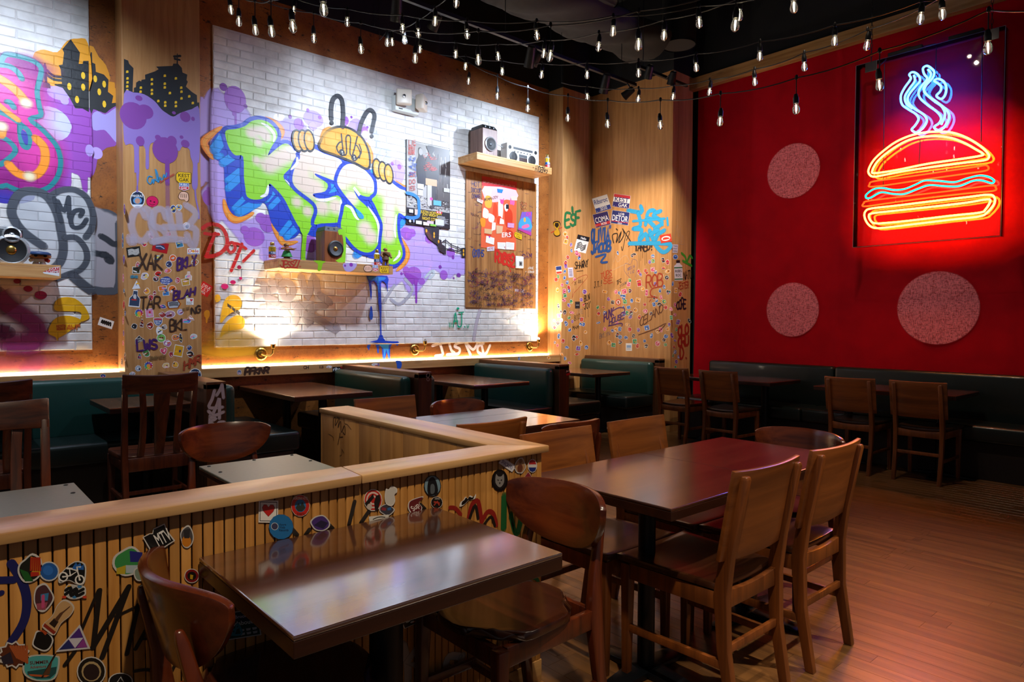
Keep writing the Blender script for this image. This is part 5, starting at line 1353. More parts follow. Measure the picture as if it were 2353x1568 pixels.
MB().lathe([(H_ * .27, 0), (H_ * .27, -.006), (H_ * .24, -.008), (.01, -.004)], 26, (x0 + W_ * .8, yb - .0003, z0 + H_ * .3), 'y').build('speaker_grille', 'speaker_black', t, 0, 50)
for a in (.09, .92): MB().lathe([(H_ * .1, 0), (H_ * .1, -.005), (.004, -.006)], 18, (x0 + W_ * a, yb - .0003, z0 + H_ * .78), 'y').build('tweeter', 'speaker_black', t, 0, 50)
fb('tuner_dial', .2, .82, .72, .84, 'speaker_grey'); fb('cassette_window', .38, .64, .36, .5, 'speaker_grey'); fb('cassette_door', .38, .64, .08, .345, 'chrome')
for k in range(6): MB().lathe([(.007, 0), (.006, -.01), (.001, -.0105)], 10, (x0 + W_ * (.24 + k * .1), yb - .0003, z0 + H_ * .6), 'y').build('knob', 'speaker_black', t, 0, 50)
MB().tube([(x0 - .002, yb + .06, z1 - .06), (x0 - .12, yb + .06, z1 - .03), (x0 - .12, yb + .06, z0 + .03), (x0 - .002, yb + .06, z0 + .02)], .007, 8).build('handle', 'silver', t, 0, 40)


def spray_can(px, py_top, yy, zb, label, base, r=.028):
    p0 = on_y(px, py_top, yy); h = p0.z - zb
    t = empty('spray_can', (p0.x, yy, zb), label=label, cat='spray can', group='spray cans on the shelves')
    MB().lathe([(r * .95, .001), (r, .006), (r, h * .72), (r * .6, h * .8)], 20).build('can', base, t, 0, 40)
    MB().lathe([(r * .62, h * .8), (r * .62, h * .95), (r * .5, h)], 16).build('cap', 'brass', t, 0, 40)
    # wrapped paper bands on the can: yellow, blue, red
    for name, c, a, b in (('band', '#e3b51a', .42, .7), ('band', '#1f57a8', .24, .4), ('band', '#c9202c', .05, .22)):
        mm = plain('can_band_' + c[1:], c, .4); MB().lathe([(r + .0006, h * a), (r + .0006, h * b)], 20, caps=False).build(name, mm, t, 0, 40)
    for txt, a, c in (('KEST', .56, '#16130c'), ('GAK', .44, '#16130c'), ('RIBS', .27, '#f2f2f2'), ('GAK', .08, '#f2f2f2')):
        mt_ = Paint(Plane('y', 0), r + .0012); vs, fs = text_mesh(txt); wd = r * 1.5
        mt_.text_uv(txt, (-wd / 2, h * a), (wd, 0), (0, h * .11), c)
        # bend the lettering round the can
        o2 = mt_.build('lettering', 'print', t)
        for v in o2.data.vertices:
            an = v.co.x / r; v.co = (math.sin(an) * (r + .0012), -math.cos(an) * (r + .0012), v.co.z)
    return t


spray_can(625.5, 557, yf2 + .05, s2[4], 'spray can with yellow, blue and red bands at the left end of the middle shelf', 'silver', .032)
spray_can(866, 574, yf2 + .1, s2[4], 'spray can with a white cap near the right end of the middle shelf', 'white_plastic', .03)
spray_can(1258, 355, yf3 + .05, s3[4], 'small spray can at the right end of the high shelf', 'silver', .032)


def figure(px, py_top, yy, zb, label, kind):
    p0 = on_y(px, py_top, yy); h = p0.z - zb
    t = empty('figurine', (p0.x, yy, zb), label=label, cat='figurine', group='figurines on the shelves')
    sk = plain('figure_skin', '#b0754a', .5); H_ = plain('figure_dark', '#3a2415', .5)
    def L(m, n, mat, b=0): return m.build(n, mat, t, b, 60)
    if kind == 'dancer':
        L(MB().lathe([(.05, .001), (.05, .008)], 18), 'stand', plain('figure_base', '#6b4a2e', .5))
        L(MB().lathe([(.018, .008), (.016, h * .24)], 10, (-.014, 0, 0)), 'leg', sk); L(MB().lathe([(.018, .008), (.016, h * .24)], 10, (.014, 0, 0)), 'leg', sk)
        L(MB().lathe([(.052, h * .16), (.05, h * .2), (.03, h * .52), (.026, h * .54)], 18), 'skirt', plain('figure_skirt', '#1f8a3a', .6))
        L(MB().lathe([(.024, h * .53), (.022, h * .6), (.034, h * .7), (.036, h * .74), (.014, h * .8), (.012, h * .83)], 14), 'torso', sk)
        L(MB().lathe([(.036, h * .7), (.037, h * .74)], 14), 'garland', plain('figure_garland', '#c22b3a', .6))
        L(MB().lathe([(.008, h * .82), (.02, h * .86), (.022, h * .92), (.014, h * .97), (.002, h * .99)], 14), 'head', sk)
        L(MB().lathe([(.012, h * .76), (.025, h * .86), (.026, h * .94), (.014, h), (.002, h * 1.005)], 14, (0, .008, 0)), 'hair', H_)
        for s in (-1, 1): L(MB().tube([(s * .034, 0, h * .74), (s * .06, -.02, h * .64), (s * .02, -.045, h * .62)], [.011, .009, .008], 8), 'arm', sk)
        L(MB().tube([(-.03, -.05, h * .6), (.0, -.052, h * .62), (.03, -.05, h * .65), (.075, -.045, h * .69)], [.011, .014, .005, .004], 8), 'ukulele', plain('figure_uke', '#7a3f1a', .4))
    elif kind == 'warrior':
        tn = plain('figure_tan', '#8a6238', .6); L(MB().lathe([(.045, .001), (.045, .007)], 16), 'stand', H_)
        for s in (-1, 1):
            L(MB().tube([(s * .022, -.01 * s, .007), (s * .02, 0, h * .2), (s * .015, 0, h * .42)], [.016, .015, .02], 8), 'leg', tn)
            L(MB().tube([(s * .04, 0, h * .76), (s * .058, -.008, h * .58), (s * .05, -.03, h * .46)], [.014, .012, .01], 8), 'arm', tn)
        L(MB().lathe([(.04, h * .34), (.032, h * .5)], 12), 'tunic', plain('figure_tunic', '#5a3a20', .7))
        L(MB().lathe([(.03, h * .48), (.034, h * .62), (.042, h * .74), (.016, h * .82), (.012, h * .84)], 14), 'torso', tn)
        L(MB().lathe([(.008, h * .83), (.02, h * .87), (.02, h * .94), (.004, h * .985)], 12), 'head', sk); L(MB().lathe([(.02, h * .86), (.024, h * .93), (.006, h)], 12, (0, .006, 0)), 'hair', H_)
        L(MB().beam((-.035, -.034, h * .72), (.03, -.03, h * .52), .012, .01), 'belt', H_)
    else:
        wh = plain('figure_white', '#e4e2dc', .5)
        for s in (-1, 1):
            L(MB().lathe([(.02, .001), (.024, h * .05), (.016, h * .25)], 12, (s * .022, 0, 0)), 'leg', wh)
            L(MB().tube([(s * .034, 0, h * .44), (s * .06, -.02, h * .3)], [.016, .014], 8), 'arm', wh if s < 0 else plain('figure_red', '#b3242a', .5))
        L(MB().lathe([(.03, h * .22), (.036, h * .3), (.034, h * .44), (.015, h * .48)], 14), 'torso', wh)
        L(MB().lathe([(.03, h * .45), (.072, h * .52), (.08, h * .65), (.074, h * .76)], 18), 'head', sk)
        L(MB().lathe([(.078, h * .72), (.078, h * .84), (.06, h * .95), (.01, h)], 18), 'cap', plain('figure_cap', '#1f3a66', .5))
        L(MB().sheet(lambda u, v: ((2 * u - 1) * .06, -.06 - .06 * v * (1 - (2 * u - 1) ** 2 * .6), h * .74), 8, 4, .008), 'cap_brim', plain('figure_cap', '#1f3a66', .5))
        for s in (-1, 1): L(MB().lathe([(.012, 0), (.011, -.005), (.001, -.007)], 10, (s * .03, -.072, h * .64), 'y'), 'eye', 'speaker_black')
    return t


figure(659, 560, yf2 + .06, s2[4], 'little hula dancer figurine in a green skirt on the middle shelf', 'dancer')
figure(886, 570, yf2 + .05, s2[4], 'small brown warrior figurine at the right end of the middle shelf', 'warrior')
figure(90, 578, 6.36, s1[4], 'big-headed baseball player figurine in a blue cap on the left shelf', 'player')

# ------------------------------------------------------------------ emergency light
ye = YB - .09
x0, x1 = on_y(909, 235, ye).x, on_y(963, 250, ye).x; z0, z1 = on_y(930, 257, ye).z, on_y(930, 222, ye).z
t = empty('emergency_light', ((x0 + x1) / 2, YB, z0), world=True, label='white twin-head emergency light high on the brick panel', cat='light')
MB().box(x0, ye, z0, x1, YB - .0005, z1).build('housing', 'white_plastic', t, .008, 0)
MB().box(x0 + .04, ye - .003, z0 + .02, x0 + .09, ye - .0003, z0 + .03).build('indicator', 'speaker_black', t, 0, 0)
for k, (hx, hz, tw) in enumerate(((x0 + .07, z1 - .035, -.5), (x1 - .01, z1 - .05, .7))):
    c = Vector((hx, ye - .06, hz)); R_ = Matrix.Rotation(tw, 3, 'Z'); m = MB()
    rings = []
    for r_, d_ in ((.035, .06), (.075, .045), (.085, -.02), (.078, -.05)):
        rings.append([c + R_ @ Vector((a * r_, d_, b * r_)) for a, b in ((-1, -1), (1, -1), (1, 1), (-1, 1))])
    hd = m.loft(rings).build('lamp_head', 'cream_plastic', t, .01, 40)
    n_ = R_ @ Vector((0, -.052, 0))
    MB().lathe([(.022, 0), (.02, -.006), (.005, -.008)], 14, tuple(c + n_), 'y').build('lens', 'chrome', hd, 0, 50)

# ------------------------------------------------------------------ framed poster (a plain stand-in picture in greys with yellow lettering)
yp = YB - .016
PO = Plane('y', yp, PP)
tl, br = on_y(933.6, 320, yp), on_y(1034, 527, yp)
po = empty('poster', ((tl.x + br.x) / 2, YB, br.z), world=True, label='black and white street poster with yellow lettering, scribbled over in red', cat='poster')
MB().box(tl.x, yp, br.z, br.x, YB - .0005, tl.z).build('board', 'speaker_black', po, .001, 0)
p = Paint(PO, .0005)
uv = lambda a, b: (tl.x + a * (br.x - tl.x), tl.z + b * (br.z - tl.z))
R4 = lambda a, b, c, d, col, al=1: p.fill_uv([uv(a, b), uv(c, b), uv(c, d), uv(a, d)], col, al)
R4(.01, .005, .99, .8, '#a9a49e'); R4(.01, .8, .99, .995, '#1b1a1a'); R4(.62, .02, .99, .74, '#4d4640'); R4(.2, .02, .45, .42, '#8c8780')
for k in range(26):
    a = random.uniform(.6, .97); b = random.uniform(.03, .6); p.line_uv([uv(a, b), uv(a + random.uniform(-.02, .02), b + random.uniform(.05, .2))], .006, random.choice(['#2a2624', '#c8c2b8', '#6d665e']), .8)
for k in range(120):
    a = random.uniform(.03, .97); b = random.uniform(.66, .79); p.disc_uv(uv(a, b), random.uniform(.004, .016), random.uniform(.003, .008), random.choice(['#d8d4ce', '#6a655f', '#3a3735']), .9, n=6)
# two standing men reduced to plain dark shapes
p.fill_uv(smooth_closed([uv(a, b) for a, b in ((.27, .07), (.34, .08), (.36, .16), (.42, .22), (.42, .48), (.36, .56), (.36, .62), (.28, .62), (.24, .45), (.22, .25), (.27, .17))], 3), '#26262a')
p.disc_uv(uv(.31, .115), .028, .04, '#9a9690')
p.fill_uv(smooth_closed([uv(a, b) for a, b in ((.44, .03), (.6, .02), (.62, .06), (.58, .12), (.7, .18), (.72, .4), (.66, .47), (.64, .74), (.52, .76), (.5, .5), (.43, .42), (.42, .2), (.5, .12))], 3), '#3f3d3c')
R4(.46, .5, .56, .74, '#b8b2aa'); R4(.42, .42, .68, .5, '#c79f78')
R4(.24, .38, .38, .48, '#23242c'); R4(.24, .5, .38, .56, '#e8e6e2'); R4(.25, .57, .36, .64, '#dcdad6'); R4(.84, .5, .98, .55, '#b9b6b2'); R4(.6, .67, .78, .73, '#5aa7d6')
p.disc_uv(uv(.55, .66), .02, .018, '#e0409a')
for a, b, w_, s in ((.05, .06, .16, 'LIE'), (.04, .12, .16, 'WHAT'), (.04, .18, .14, 'HURR'), (.06, .44, .14, 'JUST'), (.06, .52, .14, 'DO'), (.05, .6, .14, 'YES')):
    vs = uv(a, b); p.pl = PO
    o_, U_, V_ = vs, (w_ * (br.x - tl.x), .02), (0, .05)
    cw = 1 / (len(s) * 1.2)
    for i, ch in enumerate(s):
        for pl in FONT[ch]: p.line_uv([(o_[0] + U_[0] * (i * 1.2 * cw + x * cw), o_[1] + U_[1] * (i * 1.2 * cw) + V_[1] * y) for x, y in pl], .007, '#b23a2e')
for k in range(26):
    a, b = random.uniform(.36, .62), random.uniform(.1, .32); p.line_uv([uv(a, b), uv(a + .04, b - .01), uv(a + .02, b + .02), uv(a + .07, b + .01)], .006, '#b83a30')
for k in range(30):
    a, b = random.uniform(.03, .18), random.uniform(.19, .42); p.line_uv([uv(a, b), uv(a + .04, b - .01), uv(a + .02, b + .015)], .006, random.choice(['#2f58a8', '#234a94']))
p.text_uv('JUSTIN HOFFMAN', uv(.3, .845), (.48 * (br.x - tl.x), 0), (0, .03), '#e7c21c'); p.text_uv('JON VRIGHT', uv(.34, .875), (.36 * (br.x - tl.x), 0), (0, .028), '#e7c21c'); p.text_uv('NIGHT COYBOY', uv(.34, .925), (.44 * (br.x - tl.x), 0), (0, .034), '#e7c21c')
R4(.66, .8, .8, .825, '#c2202a'); p.text_uv('R.18', uv(.68, .822), (.09 * (br.x - tl.x), 0), (0, .016), '#ffffff')
R4(.05, .82, .14, .86, '#e6e4e0'); R4(.17, .81, .27, .88, '#c9b5a8'); R4(.2, .945, .33, .985, '#e6e4e0'); R4(.36, .95, .5, .99, '#d8cbb8'); R4(.52, .965, .66, .99, '#7ac043'); R4(.64, .9, .84, .97, '#d6d8d6'); R4(.45, .93, .6, .965, '#d0b8c0')
for k in range(14): p.line_uv([uv(random.uniform(.66, .7), .86 + k * .009), uv(random.uniform(.8, .96), .86 + k * .009)], .003, '#cfcfcf')
p.disc_uv(uv(.07, .96), .016, .016, '#d6d6d6'); p.disc_uv(uv(.15, .955), .013, .018, '#8a93a8')
# the T's blue outline runs over the poster edge
p.pl = Plane('y', yp, K)
p.line([(1612, 862), (1660, 875), (1695, 905), (1702, 960), (1700, 1030), (1660, 1050), (1612, 1045)], .035, '#2a7bd0', .95, 4, .1)
p.build('print', 'print', po, 'poster print')

# ------------------------------------------------------------------ plank panel with its posters, notes and scribbles
yq = YB - .018
A, B_ = on_y(1068.5, 550, YB), on_y(1230, 550, YB); zt, zb_ = on_y(1100, 404, YB).z, on_y(1150, 708, YB).z
pk = empty('plank_panel', ((A.x + B_.x) / 2, YB, zb_), world=True, label='panel of upright wooden planks covered in marker scribbles, posters and notes', cat='panel')
ed = [0, .1, .21, .3, .42, .55, .66, .8, .9, 1]
zt = s3[3] - .06
for a, b in zip(ed, ed[1:]):
    MB().box(A.x + a * (B_.x - A.x) + .0008, yq + random.uniform(-.001, .001), zb_, A.x + b * (B_.x - A.x) - .0008, YB - .0005, zt).build('plank', 'plank_panel', pk, .0015, 0)
p = Paint(Plane('y', yq - .0012), .0003); PWm, PHm = B_.x - A.x, zt - zb_
pu = lambda a, b: (A.x + a * PWm, zt - b * PHm)
rs = random.Random(11)
def scrib(a, b, w_, h_, c, n=9, wd=.004):
    P = [pu(a + w_ * (i / n) + rs.uniform(-.6, .6) * w_ / n, b + rs.uniform(-h_, h_) / 2) for i in range(n + 1)]
    p.line_uv(smooth_open(P, 3), wd, c, .85)
for k in range(60): scrib(rs.choice([rs.uniform(.02, .2), rs.uniform(.7, .9)]), rs.uniform(.05, .62), rs.uniform(.03, .09), rs.uniform(.01, .03), rs.choice(['#3d2c4a', '#5b3a2a', '#7a3a5a', '#40304a', '#8a4a30']), 7, .0035)
for k in range(330): scrib(rs.uniform(.02, .9), rs.uniform(.72, .985), rs.uniform(.03, .09), rs.uniform(.01, .045), rs.choice(['#2a2030', '#3d2c4a', '#5a2a5a', '#4a3a2a', '#22202a', '#8a2a4a', '#2a2a5a']), 7, .0035)
tag(p.build('marker_scribbles', 'print', pk, 'dense marker scribbles'), kind='stuff')
pq = Plane('y', yq - .0025, PP)
for lb, crop, lst in (('purple marker words', PP, [(HW, 'HOT', (765, 920), (830, 935), 40, .006, '#40305a'), (HW, 'DOCTOR', (760, 975), (838, 985), 36, .006, '#40305a'), (HW, 'DOWNS', (765, 1030), (835, 1030), 34, .006, '#40305a')]), ('purple DAM tag', PP, [(HW, 'DAM', (1200, 1545), (1275, 1540), 34, .008, '#4a1f5a')]),
                      ('red marker heart', PP, [(LN, [(1180, 1100), (1195, 1065), (1210, 1095), (1225, 1068), (1232, 1090), (1205, 1130), (1180, 1100)], .006, '#b04a35')]), ('blue GOTHS tag', PP, [(HW, 'GOTHS', (770, 1535), (865, 1530), 60, .012, '#23407e', 1, 0, .1, .08, .05)]),
                      ('red RIBS2 tag', P2, [(HW, 'RIBS2', (880, 350), (1030, 380), 80, .03, '#c8281e', 1, .1, .1, .1, .02), (LN, [(985, 370), (1000, 425)], .012, '#c8281e'), (LN, [(895, 265), (960, 300), (1020, 330)], .016, '#c8281e', .9, 3, .2)]),
                      ('red SARAH tag', P2, [(HW, 'SARAH', (895, 695), (1015, 690), 22, .006, '#8a3040')]), ('white names', P2, [(HW, 'ANNE', (1135, 405), (1180, 405), 18, .004, '#e4ddd4'), (HW, '+ CONOR', (1115, 432), (1185, 435), 16, .004, '#e4ddd4')]), ('pale names', P2, [(HW, 'NINA ROSE', (1035, 580), (1105, 590), 22, .004, '#d9cfe0')]), ('blue SAM tag', P2, [(HW, 'SAM', (930, 570), (1010, 565), 30, .006, '#33327a')])):
    tagpiece(pq, crop, pk, lb, lst, .0003, 'print', 'marker_tag')
# torn orange poster
p = Paint(pq, .0014); p.pl.crop = PP
p.fill([(848, 838), (1148, 890), (1140, 1480), (1050, 1470), (970, 1465), (840, 1452), (842, 1300), (850, 1100)], '#e2603a', 1)
p.fill([(848, 838), (1148, 890), (1146, 960), (848, 920)], '#c0252c')
rs2 = random.Random(5); p.pl.crop = PP
p.fill([(870, 925), (1140, 960), (1140, 1050), (1060, 1040), (1000, 1060), (900, 1060), (865, 1010)], '#f0b9c2', 1, 2)
for x, y, w_, h_, c in ((905, 1060, 60, 90, '#f0a53a'), (880, 1160, 50, 80, '#f6e2c8'), (960, 1140, 40, 120, '#d8431f'), (1010, 1130, 40, 140, '#f4d8cf'), (1080, 1200, 60, 160, '#d23a1c'), (1110, 1060, 40, 60, '#e0609a'), (930, 1200, 50, 60, '#f7efe6'), (860, 1240, 40, 60, '#e88a20'), (1000, 1220, 40, 60, '#d8431f'), (1060, 1110, 30, 50, '#f2e6e0'), (900, 1330, 60, 50, '#d23a1c'), (1090, 1340, 50, 60, '#c8321a')):
    p.fill([(x - w_ / 2 + rs2.uniform(-9, 9), y - h_ / 2 + rs2.uniform(-9, 9)), (x + rs2.uniform(-9, 9), y - h_ / 2 - 8), (x + w_ / 2, y - h_ / 4), (x + w_ / 2 - 6, y + h_ / 2), (x - 4, y + h_ / 2 + rs2.uniform(-9, 9)), (x - w_ / 2, y + h_ / 3)], c, 1, 3)
p.disc((1020, 1060), .03, '#d6458c', .03); p.line([(1005, 1040), (1015, 1070)], .012, '#d6458c'); p.line([(1035, 1035), (1025, 1070)], .012, '#d6458c')
p.text('ERS', (1020, 1365), (1098, 1362), 40, '#f4ece6')
for k in range(9):
    p.hand('DR', (862 + k * 31, 895 + k * 5), (884 + k * 31, 898 + k * 5), 14, .003, '#e8b4ac')
p.hand('@EMMAJOY', (868, 1055), (985, 1030), 22, .005, '#5a4a3a'); p.hand('AUNTY MOM', (990, 1462), (1045, 1462), 18, .004, '#9a3a5a')
op = p.build('torn_poster', 'print', None, None)
tag(op, 'torn orange and red poster on the plank panel, pasted over with notes', 'poster')
NOTES = [([(875, 948), (930, 955), (925, 1010), (872, 1002)], '#f4f0ea', 'white paper note near the top left of the torn orange poster'), ([(978, 948), (1030, 955), (1020, 985), (982, 980)], '#1f7ad0', 'bright blue paper scrap near the top of the torn orange poster'),
         ([(935, 1235), (965, 1240), (962, 1300), (930, 1310)], '#f4f0ea', 'tall white note left of centre on the torn orange poster'), ([(1005, 1200), (1035, 1215), (1038, 1252), (998, 1250)], '#f2ece6', 'white note in the middle of the torn orange poster'),
         ([(868, 1290), (940, 1298), (930, 1340), (868, 1330)], '#d6a878', 'tan card at the left side of the torn orange poster'), ([(968, 1262), (1028, 1270), (1020, 1330), (972, 1335)], '#d8ac84', 'tan card in the lower middle of the torn orange poster'),
         ([(885, 1352), (955, 1372), (950, 1430), (880, 1408)], '#f2eee8', 'white note with a purple dot below the tan cards'), ([(980, 1408), (1052, 1410), (1050, 1470), (982, 1462)], '#eeeae4', 'wide white note at the bottom of the torn orange poster, left one'),
         ([(1054, 1405), (1125, 1412), (1122, 1472), (1054, 1470)], '#e6e2dc', 'wide white note at the bottom of the torn orange poster, right one'), ([(1090, 1015), (1150, 1010), (1150, 1050), (1100, 1048)], '#dcc4b4', 'pinkish paper strip at the right side of the torn orange poster'),
         ([(1055, 1082), (1078, 1085), (1078, 1122), (1054, 1120)], '#23252c', 'small dark photo on the torn orange poster'), ([(808, 1030), (858, 1050), (852, 1078), (804, 1055)], '#f0e2dc', 'white name sticker left of the torn orange poster'),
         ([(1068, 1240), (1125, 1245), (1122, 1285), (1066, 1280)], '#c86aa8', 'pink striped sticker on the torn orange poster'), ([(890, 1450), (955, 1442), (952, 1480), (890, 1485)], '#d8cfd8', 'small lettered paper strip below the torn orange poster')]
for i, (pts, c, lb) in enumerate(NOTES):
    p = Paint(pq, .0042 + .0006 * (i % 3)); p.pl.crop = PP; p.fill(pts, c)
    if i in (0, 2, 6, 7, 8):
        x0_, y0_ = pts[0]; 
        for k in range(3): p.line([(x0_ + 8, y0_ + 14 + k * 12), (pts[1][0] - 10, pts[1][1] + 14 + k * 12)], .002, '#8a8690', .8, 0)
    if i == 6: p.disc((912, 1362), .012, '#a03ab0')
    if i == 11: p.hand('RIBS', (815, 1050), (850, 1064), 14, .004, '#b0282a')
    if i == 12:
        for k in range(4): p.line([(1070, 1248 + k * 9), (1122, 1252 + k * 9)], .004, '#f0e0f0', 1, 0)
    if i == 13: p.hand('HERE', (897, 1474), (948, 1470), 18, .004, '#a03a4a')
    tag(p.build('paper_note', 'print', None), lb, 'note', 'notes pasted on the plank panel')
p = Paint(pq, .003); p.pl.crop = PP
p.fill([(1190, 1148), (1278, 1146), (1270, 1352), (1158, 1300), (1160, 1270)], '#7a5ab8'); p.fill([(1180, 1210), (1240, 1190), (1272, 1240), (1270, 1300), (1165, 1280)], '#3f9ad6', 1, 2); p.fill([(1165, 1290), (1270, 1320), (1270, 1352), (1158, 1300)], '#b03a8a'); p.disc((1215, 1215), .02, '#f0a040', .03); p.fill([(1190, 1270), (1240, 1250), (1255, 1275), (1200, 1292)], '#d86a9a', 1, 2)
p.text('OR', (1228, 1182), (1272, 1180), 32, '#e02a8a')
tag(p.build('leaflet', 'print', None), 'purple and blue leaflet curling off the plank panel', 'leaflet')
def kest_sticker(plane, q0, q1, h, name='sticker', parent=None, off=.001, label='yellow arrow-shaped KEST GAK sticker'):
    """yellow tag with two lines of black capitals: q0 lower left, q1 lower right, h height in picture pixels"""
    p = Paint(plane, off); o_, U, V = p.frame(q0, q1, h)
    f = lambda a, b: (o_[0] + U[0] * a + V[0] * b, o_[1] + U[1] * a + V[1] * b)
    p.fill_uv([f(-.02, .2), f(.15, -.06), f(1.03, -.05), f(1.03, 1.05), f(.15, 1.06), f(-.02, .8)], '#1a160c'); p.fill_uv([f(0, .22), f(.16, -.03), f(1, -.02), f(1, 1.02), f(.16, 1.03), f(0, .78)], '#ecbd17')
    p.text_uv('KEST', f(.14, .54), (U[0] * .8, U[1] * .8), (V[0] * .34, V[1] * .34), '#17130a'); p.text_uv('GAK', f(.2, .1), (U[0] * .68, U[1] * .68), (V[0] * .34, V[1] * .34), '#17130a')
    return p.build(name, 'print', parent, label)


def ribs_sticker(plane, q0, q1, h, parent, off=.001):
    p = Paint(plane, off); o_, U, V = p.frame(q0, q1, h)
    f = lambda a, b: (o_[0] + U[0] * a + V[0] * b, o_[1] + U[1] * a + V[1] * b)
    p.fill_uv([f(-.05, 1.05), f(1.05, 1.05), f(1.05, .15), f(.5, -.1), f(-.05, .15)], '#f0f0f0'); p.fill_uv([f(0, 1), f(1, 1), f(1, .55), f(0, .55)], '#1c4f9e'); p.fill_uv([f(0, .5), f(1, .5), f(1, .18), f(.5, -.03), f(0, .18)], '#cf2336')
    p.text_uv('RIBS', f(.1, .62), (U[0] * .8, U[1] * .8), (V[0] * .32, V[1] * .32), '#f4f4f4'); p.text_uv('GAK', f(.15, .14), (U[0] * .7, U[1] * .7), (V[0] * .3, V[1] * .3), '#f4f4f4')
    return p.build('sticker', 'print', parent, 'red and blue RIBS GAK sticker')


kest_sticker(Plane('y', yq - .0025, PP), (1126, 1362), (1188, 1385), 45, parent=pk, off=.006)
# thermostat on the planks
q0, q1 = on_y(1183, 616, yq - .003), on_y(1201, 590, yq - .003)
t = empty('thermostat', ((q0.x + q1.x) / 2, yq, q0.z), world=True, label='white thermostat with a small sticker on the plank panel', cat='thermostat')
MB().box(q0.x, yq - .03, q0.z, q1.x, yq - .0025, q1.z).build('cover', 'white_plastic', t, .012, 40, 3)
p = Paint(Plane('y', yq - .03), .0004); c_ = ((q0.x + q1.x) / 2 + .01, (q0.z + q1.z) / 2 - .02); p.fill_uv([(c_[0] - .03, c_[1] - .03), (c_[0] + .03, c_[1] - .03), (c_[0] + .03, c_[1] + .03), (c_[0] - .03, c_[1] + .03)], '#8a8a8a'); p.disc_uv(c_, .015, .02, '#2a2a2a'); p.build('sticker', 'print', t)

# marks on the shelves
p = Paint(Plane('y', yf2, K2), .0006)
p.hand('JESSZ7', (672, 378), (810, 372), 46, .012, '#c23a2a', 1, 0, .1, .08, .05); p.line([(690, 378), (800, 380)], .008, '#c23a2a'); p.hand('"', (660, 385), (672, 385), 30, .005, '#c23a2a'); p.hand('"', (805, 395), (825, 395), 30, .005, '#c23a2a')
p.build('graffiti_tag', 'print', sh2, 'red JESSZ7 scrawl on the shelf edge')
p = Paint(Plane('y', yf2, K2), .0006); p.fill([(915, 322), (1010, 330), (985, 345), (972, 398), (945, 398), (950, 350)], '#93cf1c', 1, 2); p.build('paint_drip', 'print', sh2, 'green drip')
p = Paint(Plane('y', yf2, K2), .0006); p.fill([(1140, 345), (1230, 345), (1240, 362), (1215, 395), (1180, 408), (1150, 395)], '#b9a5dc', 1, 3); p.disc((1198, 355), .02, '#8d3bb0'); p.disc((1152, 362), .012, '#8d3bb0'); p.build('paint_drip', 'print', sh2, 'lavender drip')
pl_ = Plane('y', yf2, K2)
kest_sticker(pl_, (1412, 415), (1480, 418), 50, parent=sh2); ribs_sticker(pl_, (1360, 402), (1398, 404), 44, sh2)
p = Paint(pl_, .001); p.fill([(1290, 385), (1300, 362), (1325, 355), (1350, 365), (1358, 390), (1345, 408), (1305, 408)], '#3a2418', 1, 3); p.fill([(1294, 385), (1303, 365), (1325, 359), (1347, 368), (1353, 390), (1342, 404), (1307, 404)], '#eebfa4', 1, 3)
for k in range(4): p.line([(1303 + k * 12, 372), (1305 + k * 12, 395)], .004, '#3a2418', 1, 0)
p.build('sticker', 'print', sh2, 'pink fist sticker')
p = Paint(Plane('y', yf3, PP), .0006); p.hand('AYDEN', (1305, 795), (1385, 812), 44, .01, '#1e1712', 1, 0, .1, .08, .1); p.hand('<', (1392, 812), (1412, 815), 30, .008, '#1e1712'); p.hand('"', (1283, 790), (1298, 795), 30, .006, '#1e1712'); p.hand('"', (1385, 770), (1400, 772), 26, .005, '#1e1712')
p.build('graffiti_tag', 'print', sh3, 'black AYDEN tag with a heart on the shelf edge')
p = Paint(Plane('y', 6.28, L2), .0006); p.fill([(320, 740), (405, 700), (448, 695), (445, 768), (330, 748)], '#f2f2f0'); p.fill([(325, 735), (400, 702), (445, 698), (442, 745)], '#c4202c'); p.text('LUCKY', (370, 722), (440, 718), 20, '#f4f4f4'); p.text('SCHEME', (345, 746), (440, 744), 20, '#f4f4f4')
p.build('sticker', 'print', sh1, 'red and white LUCKY SCHEME sticker')

# ------------------------------------------------------------------ brass wall sconces along the ledge
def sconce(px, py, lit, label):
    c = on_y(px, py, YW); t = empty('wall_sconce', tuple(c), label=label, cat='sconce', group='brass wall sconces')
    pm = MB().lathe([(.062, -.001), (.062, -.012), (.05, -.02), (.048, -.014), (.03, -.016), (.026, -.026), (.012, -.03), (.002, -.031)], 28, (0, 0, 0), 'y').build('back_plate', 'brass', t, 0, 40)
    for k in range(12):
        a = 2 * PI * k / 12; MB().beam((math.cos(a) * .03, -.018, math.sin(a) * .03), (math.cos(a) * .056, -.018, math.sin(a) * .056), .004, .006).build('rib', 'brass', pm, 0, 0)
    MB().tube([(.0, -.028, 0), (.02, -.06, -.012), (.06, -.085, -.012), (.085, -.09, .01), (.088, -.09, .06)], .008, 10).build('arm', 'brass', t, 0, 40)
    h = MB().lathe([(.012, .055), (.02, .06), (.024, .1), (.021, .1), (.017, .065)], 16, (.088, -.09, 0)).build('lamp_holder', 'brass', t, 0, 40)
    MB().lathe([(.008, .085), (.014, .1), (.014, .115), (.004, .125)], 12, (.088, -.09, 0)).build('bulb', 'lamp_hot' if lit else 'bulb_glass', h, 0, 50)
    if lit:
        l = bpy.data.lights.new('sconce_glow', 'SPOT'); l.energy = SCONCE_W; l.color = (1, .86, .66); l.shadow_soft_size = .02; l.spot_size = R(165); l.spot_blend = 1
        o = bpy.data.objects.new('sconce_glow', l); COL.objects.link(o); o.parent = t; o.location = (.088, -.09, .14); o.rotation_euler = (R(180), 0, 0)


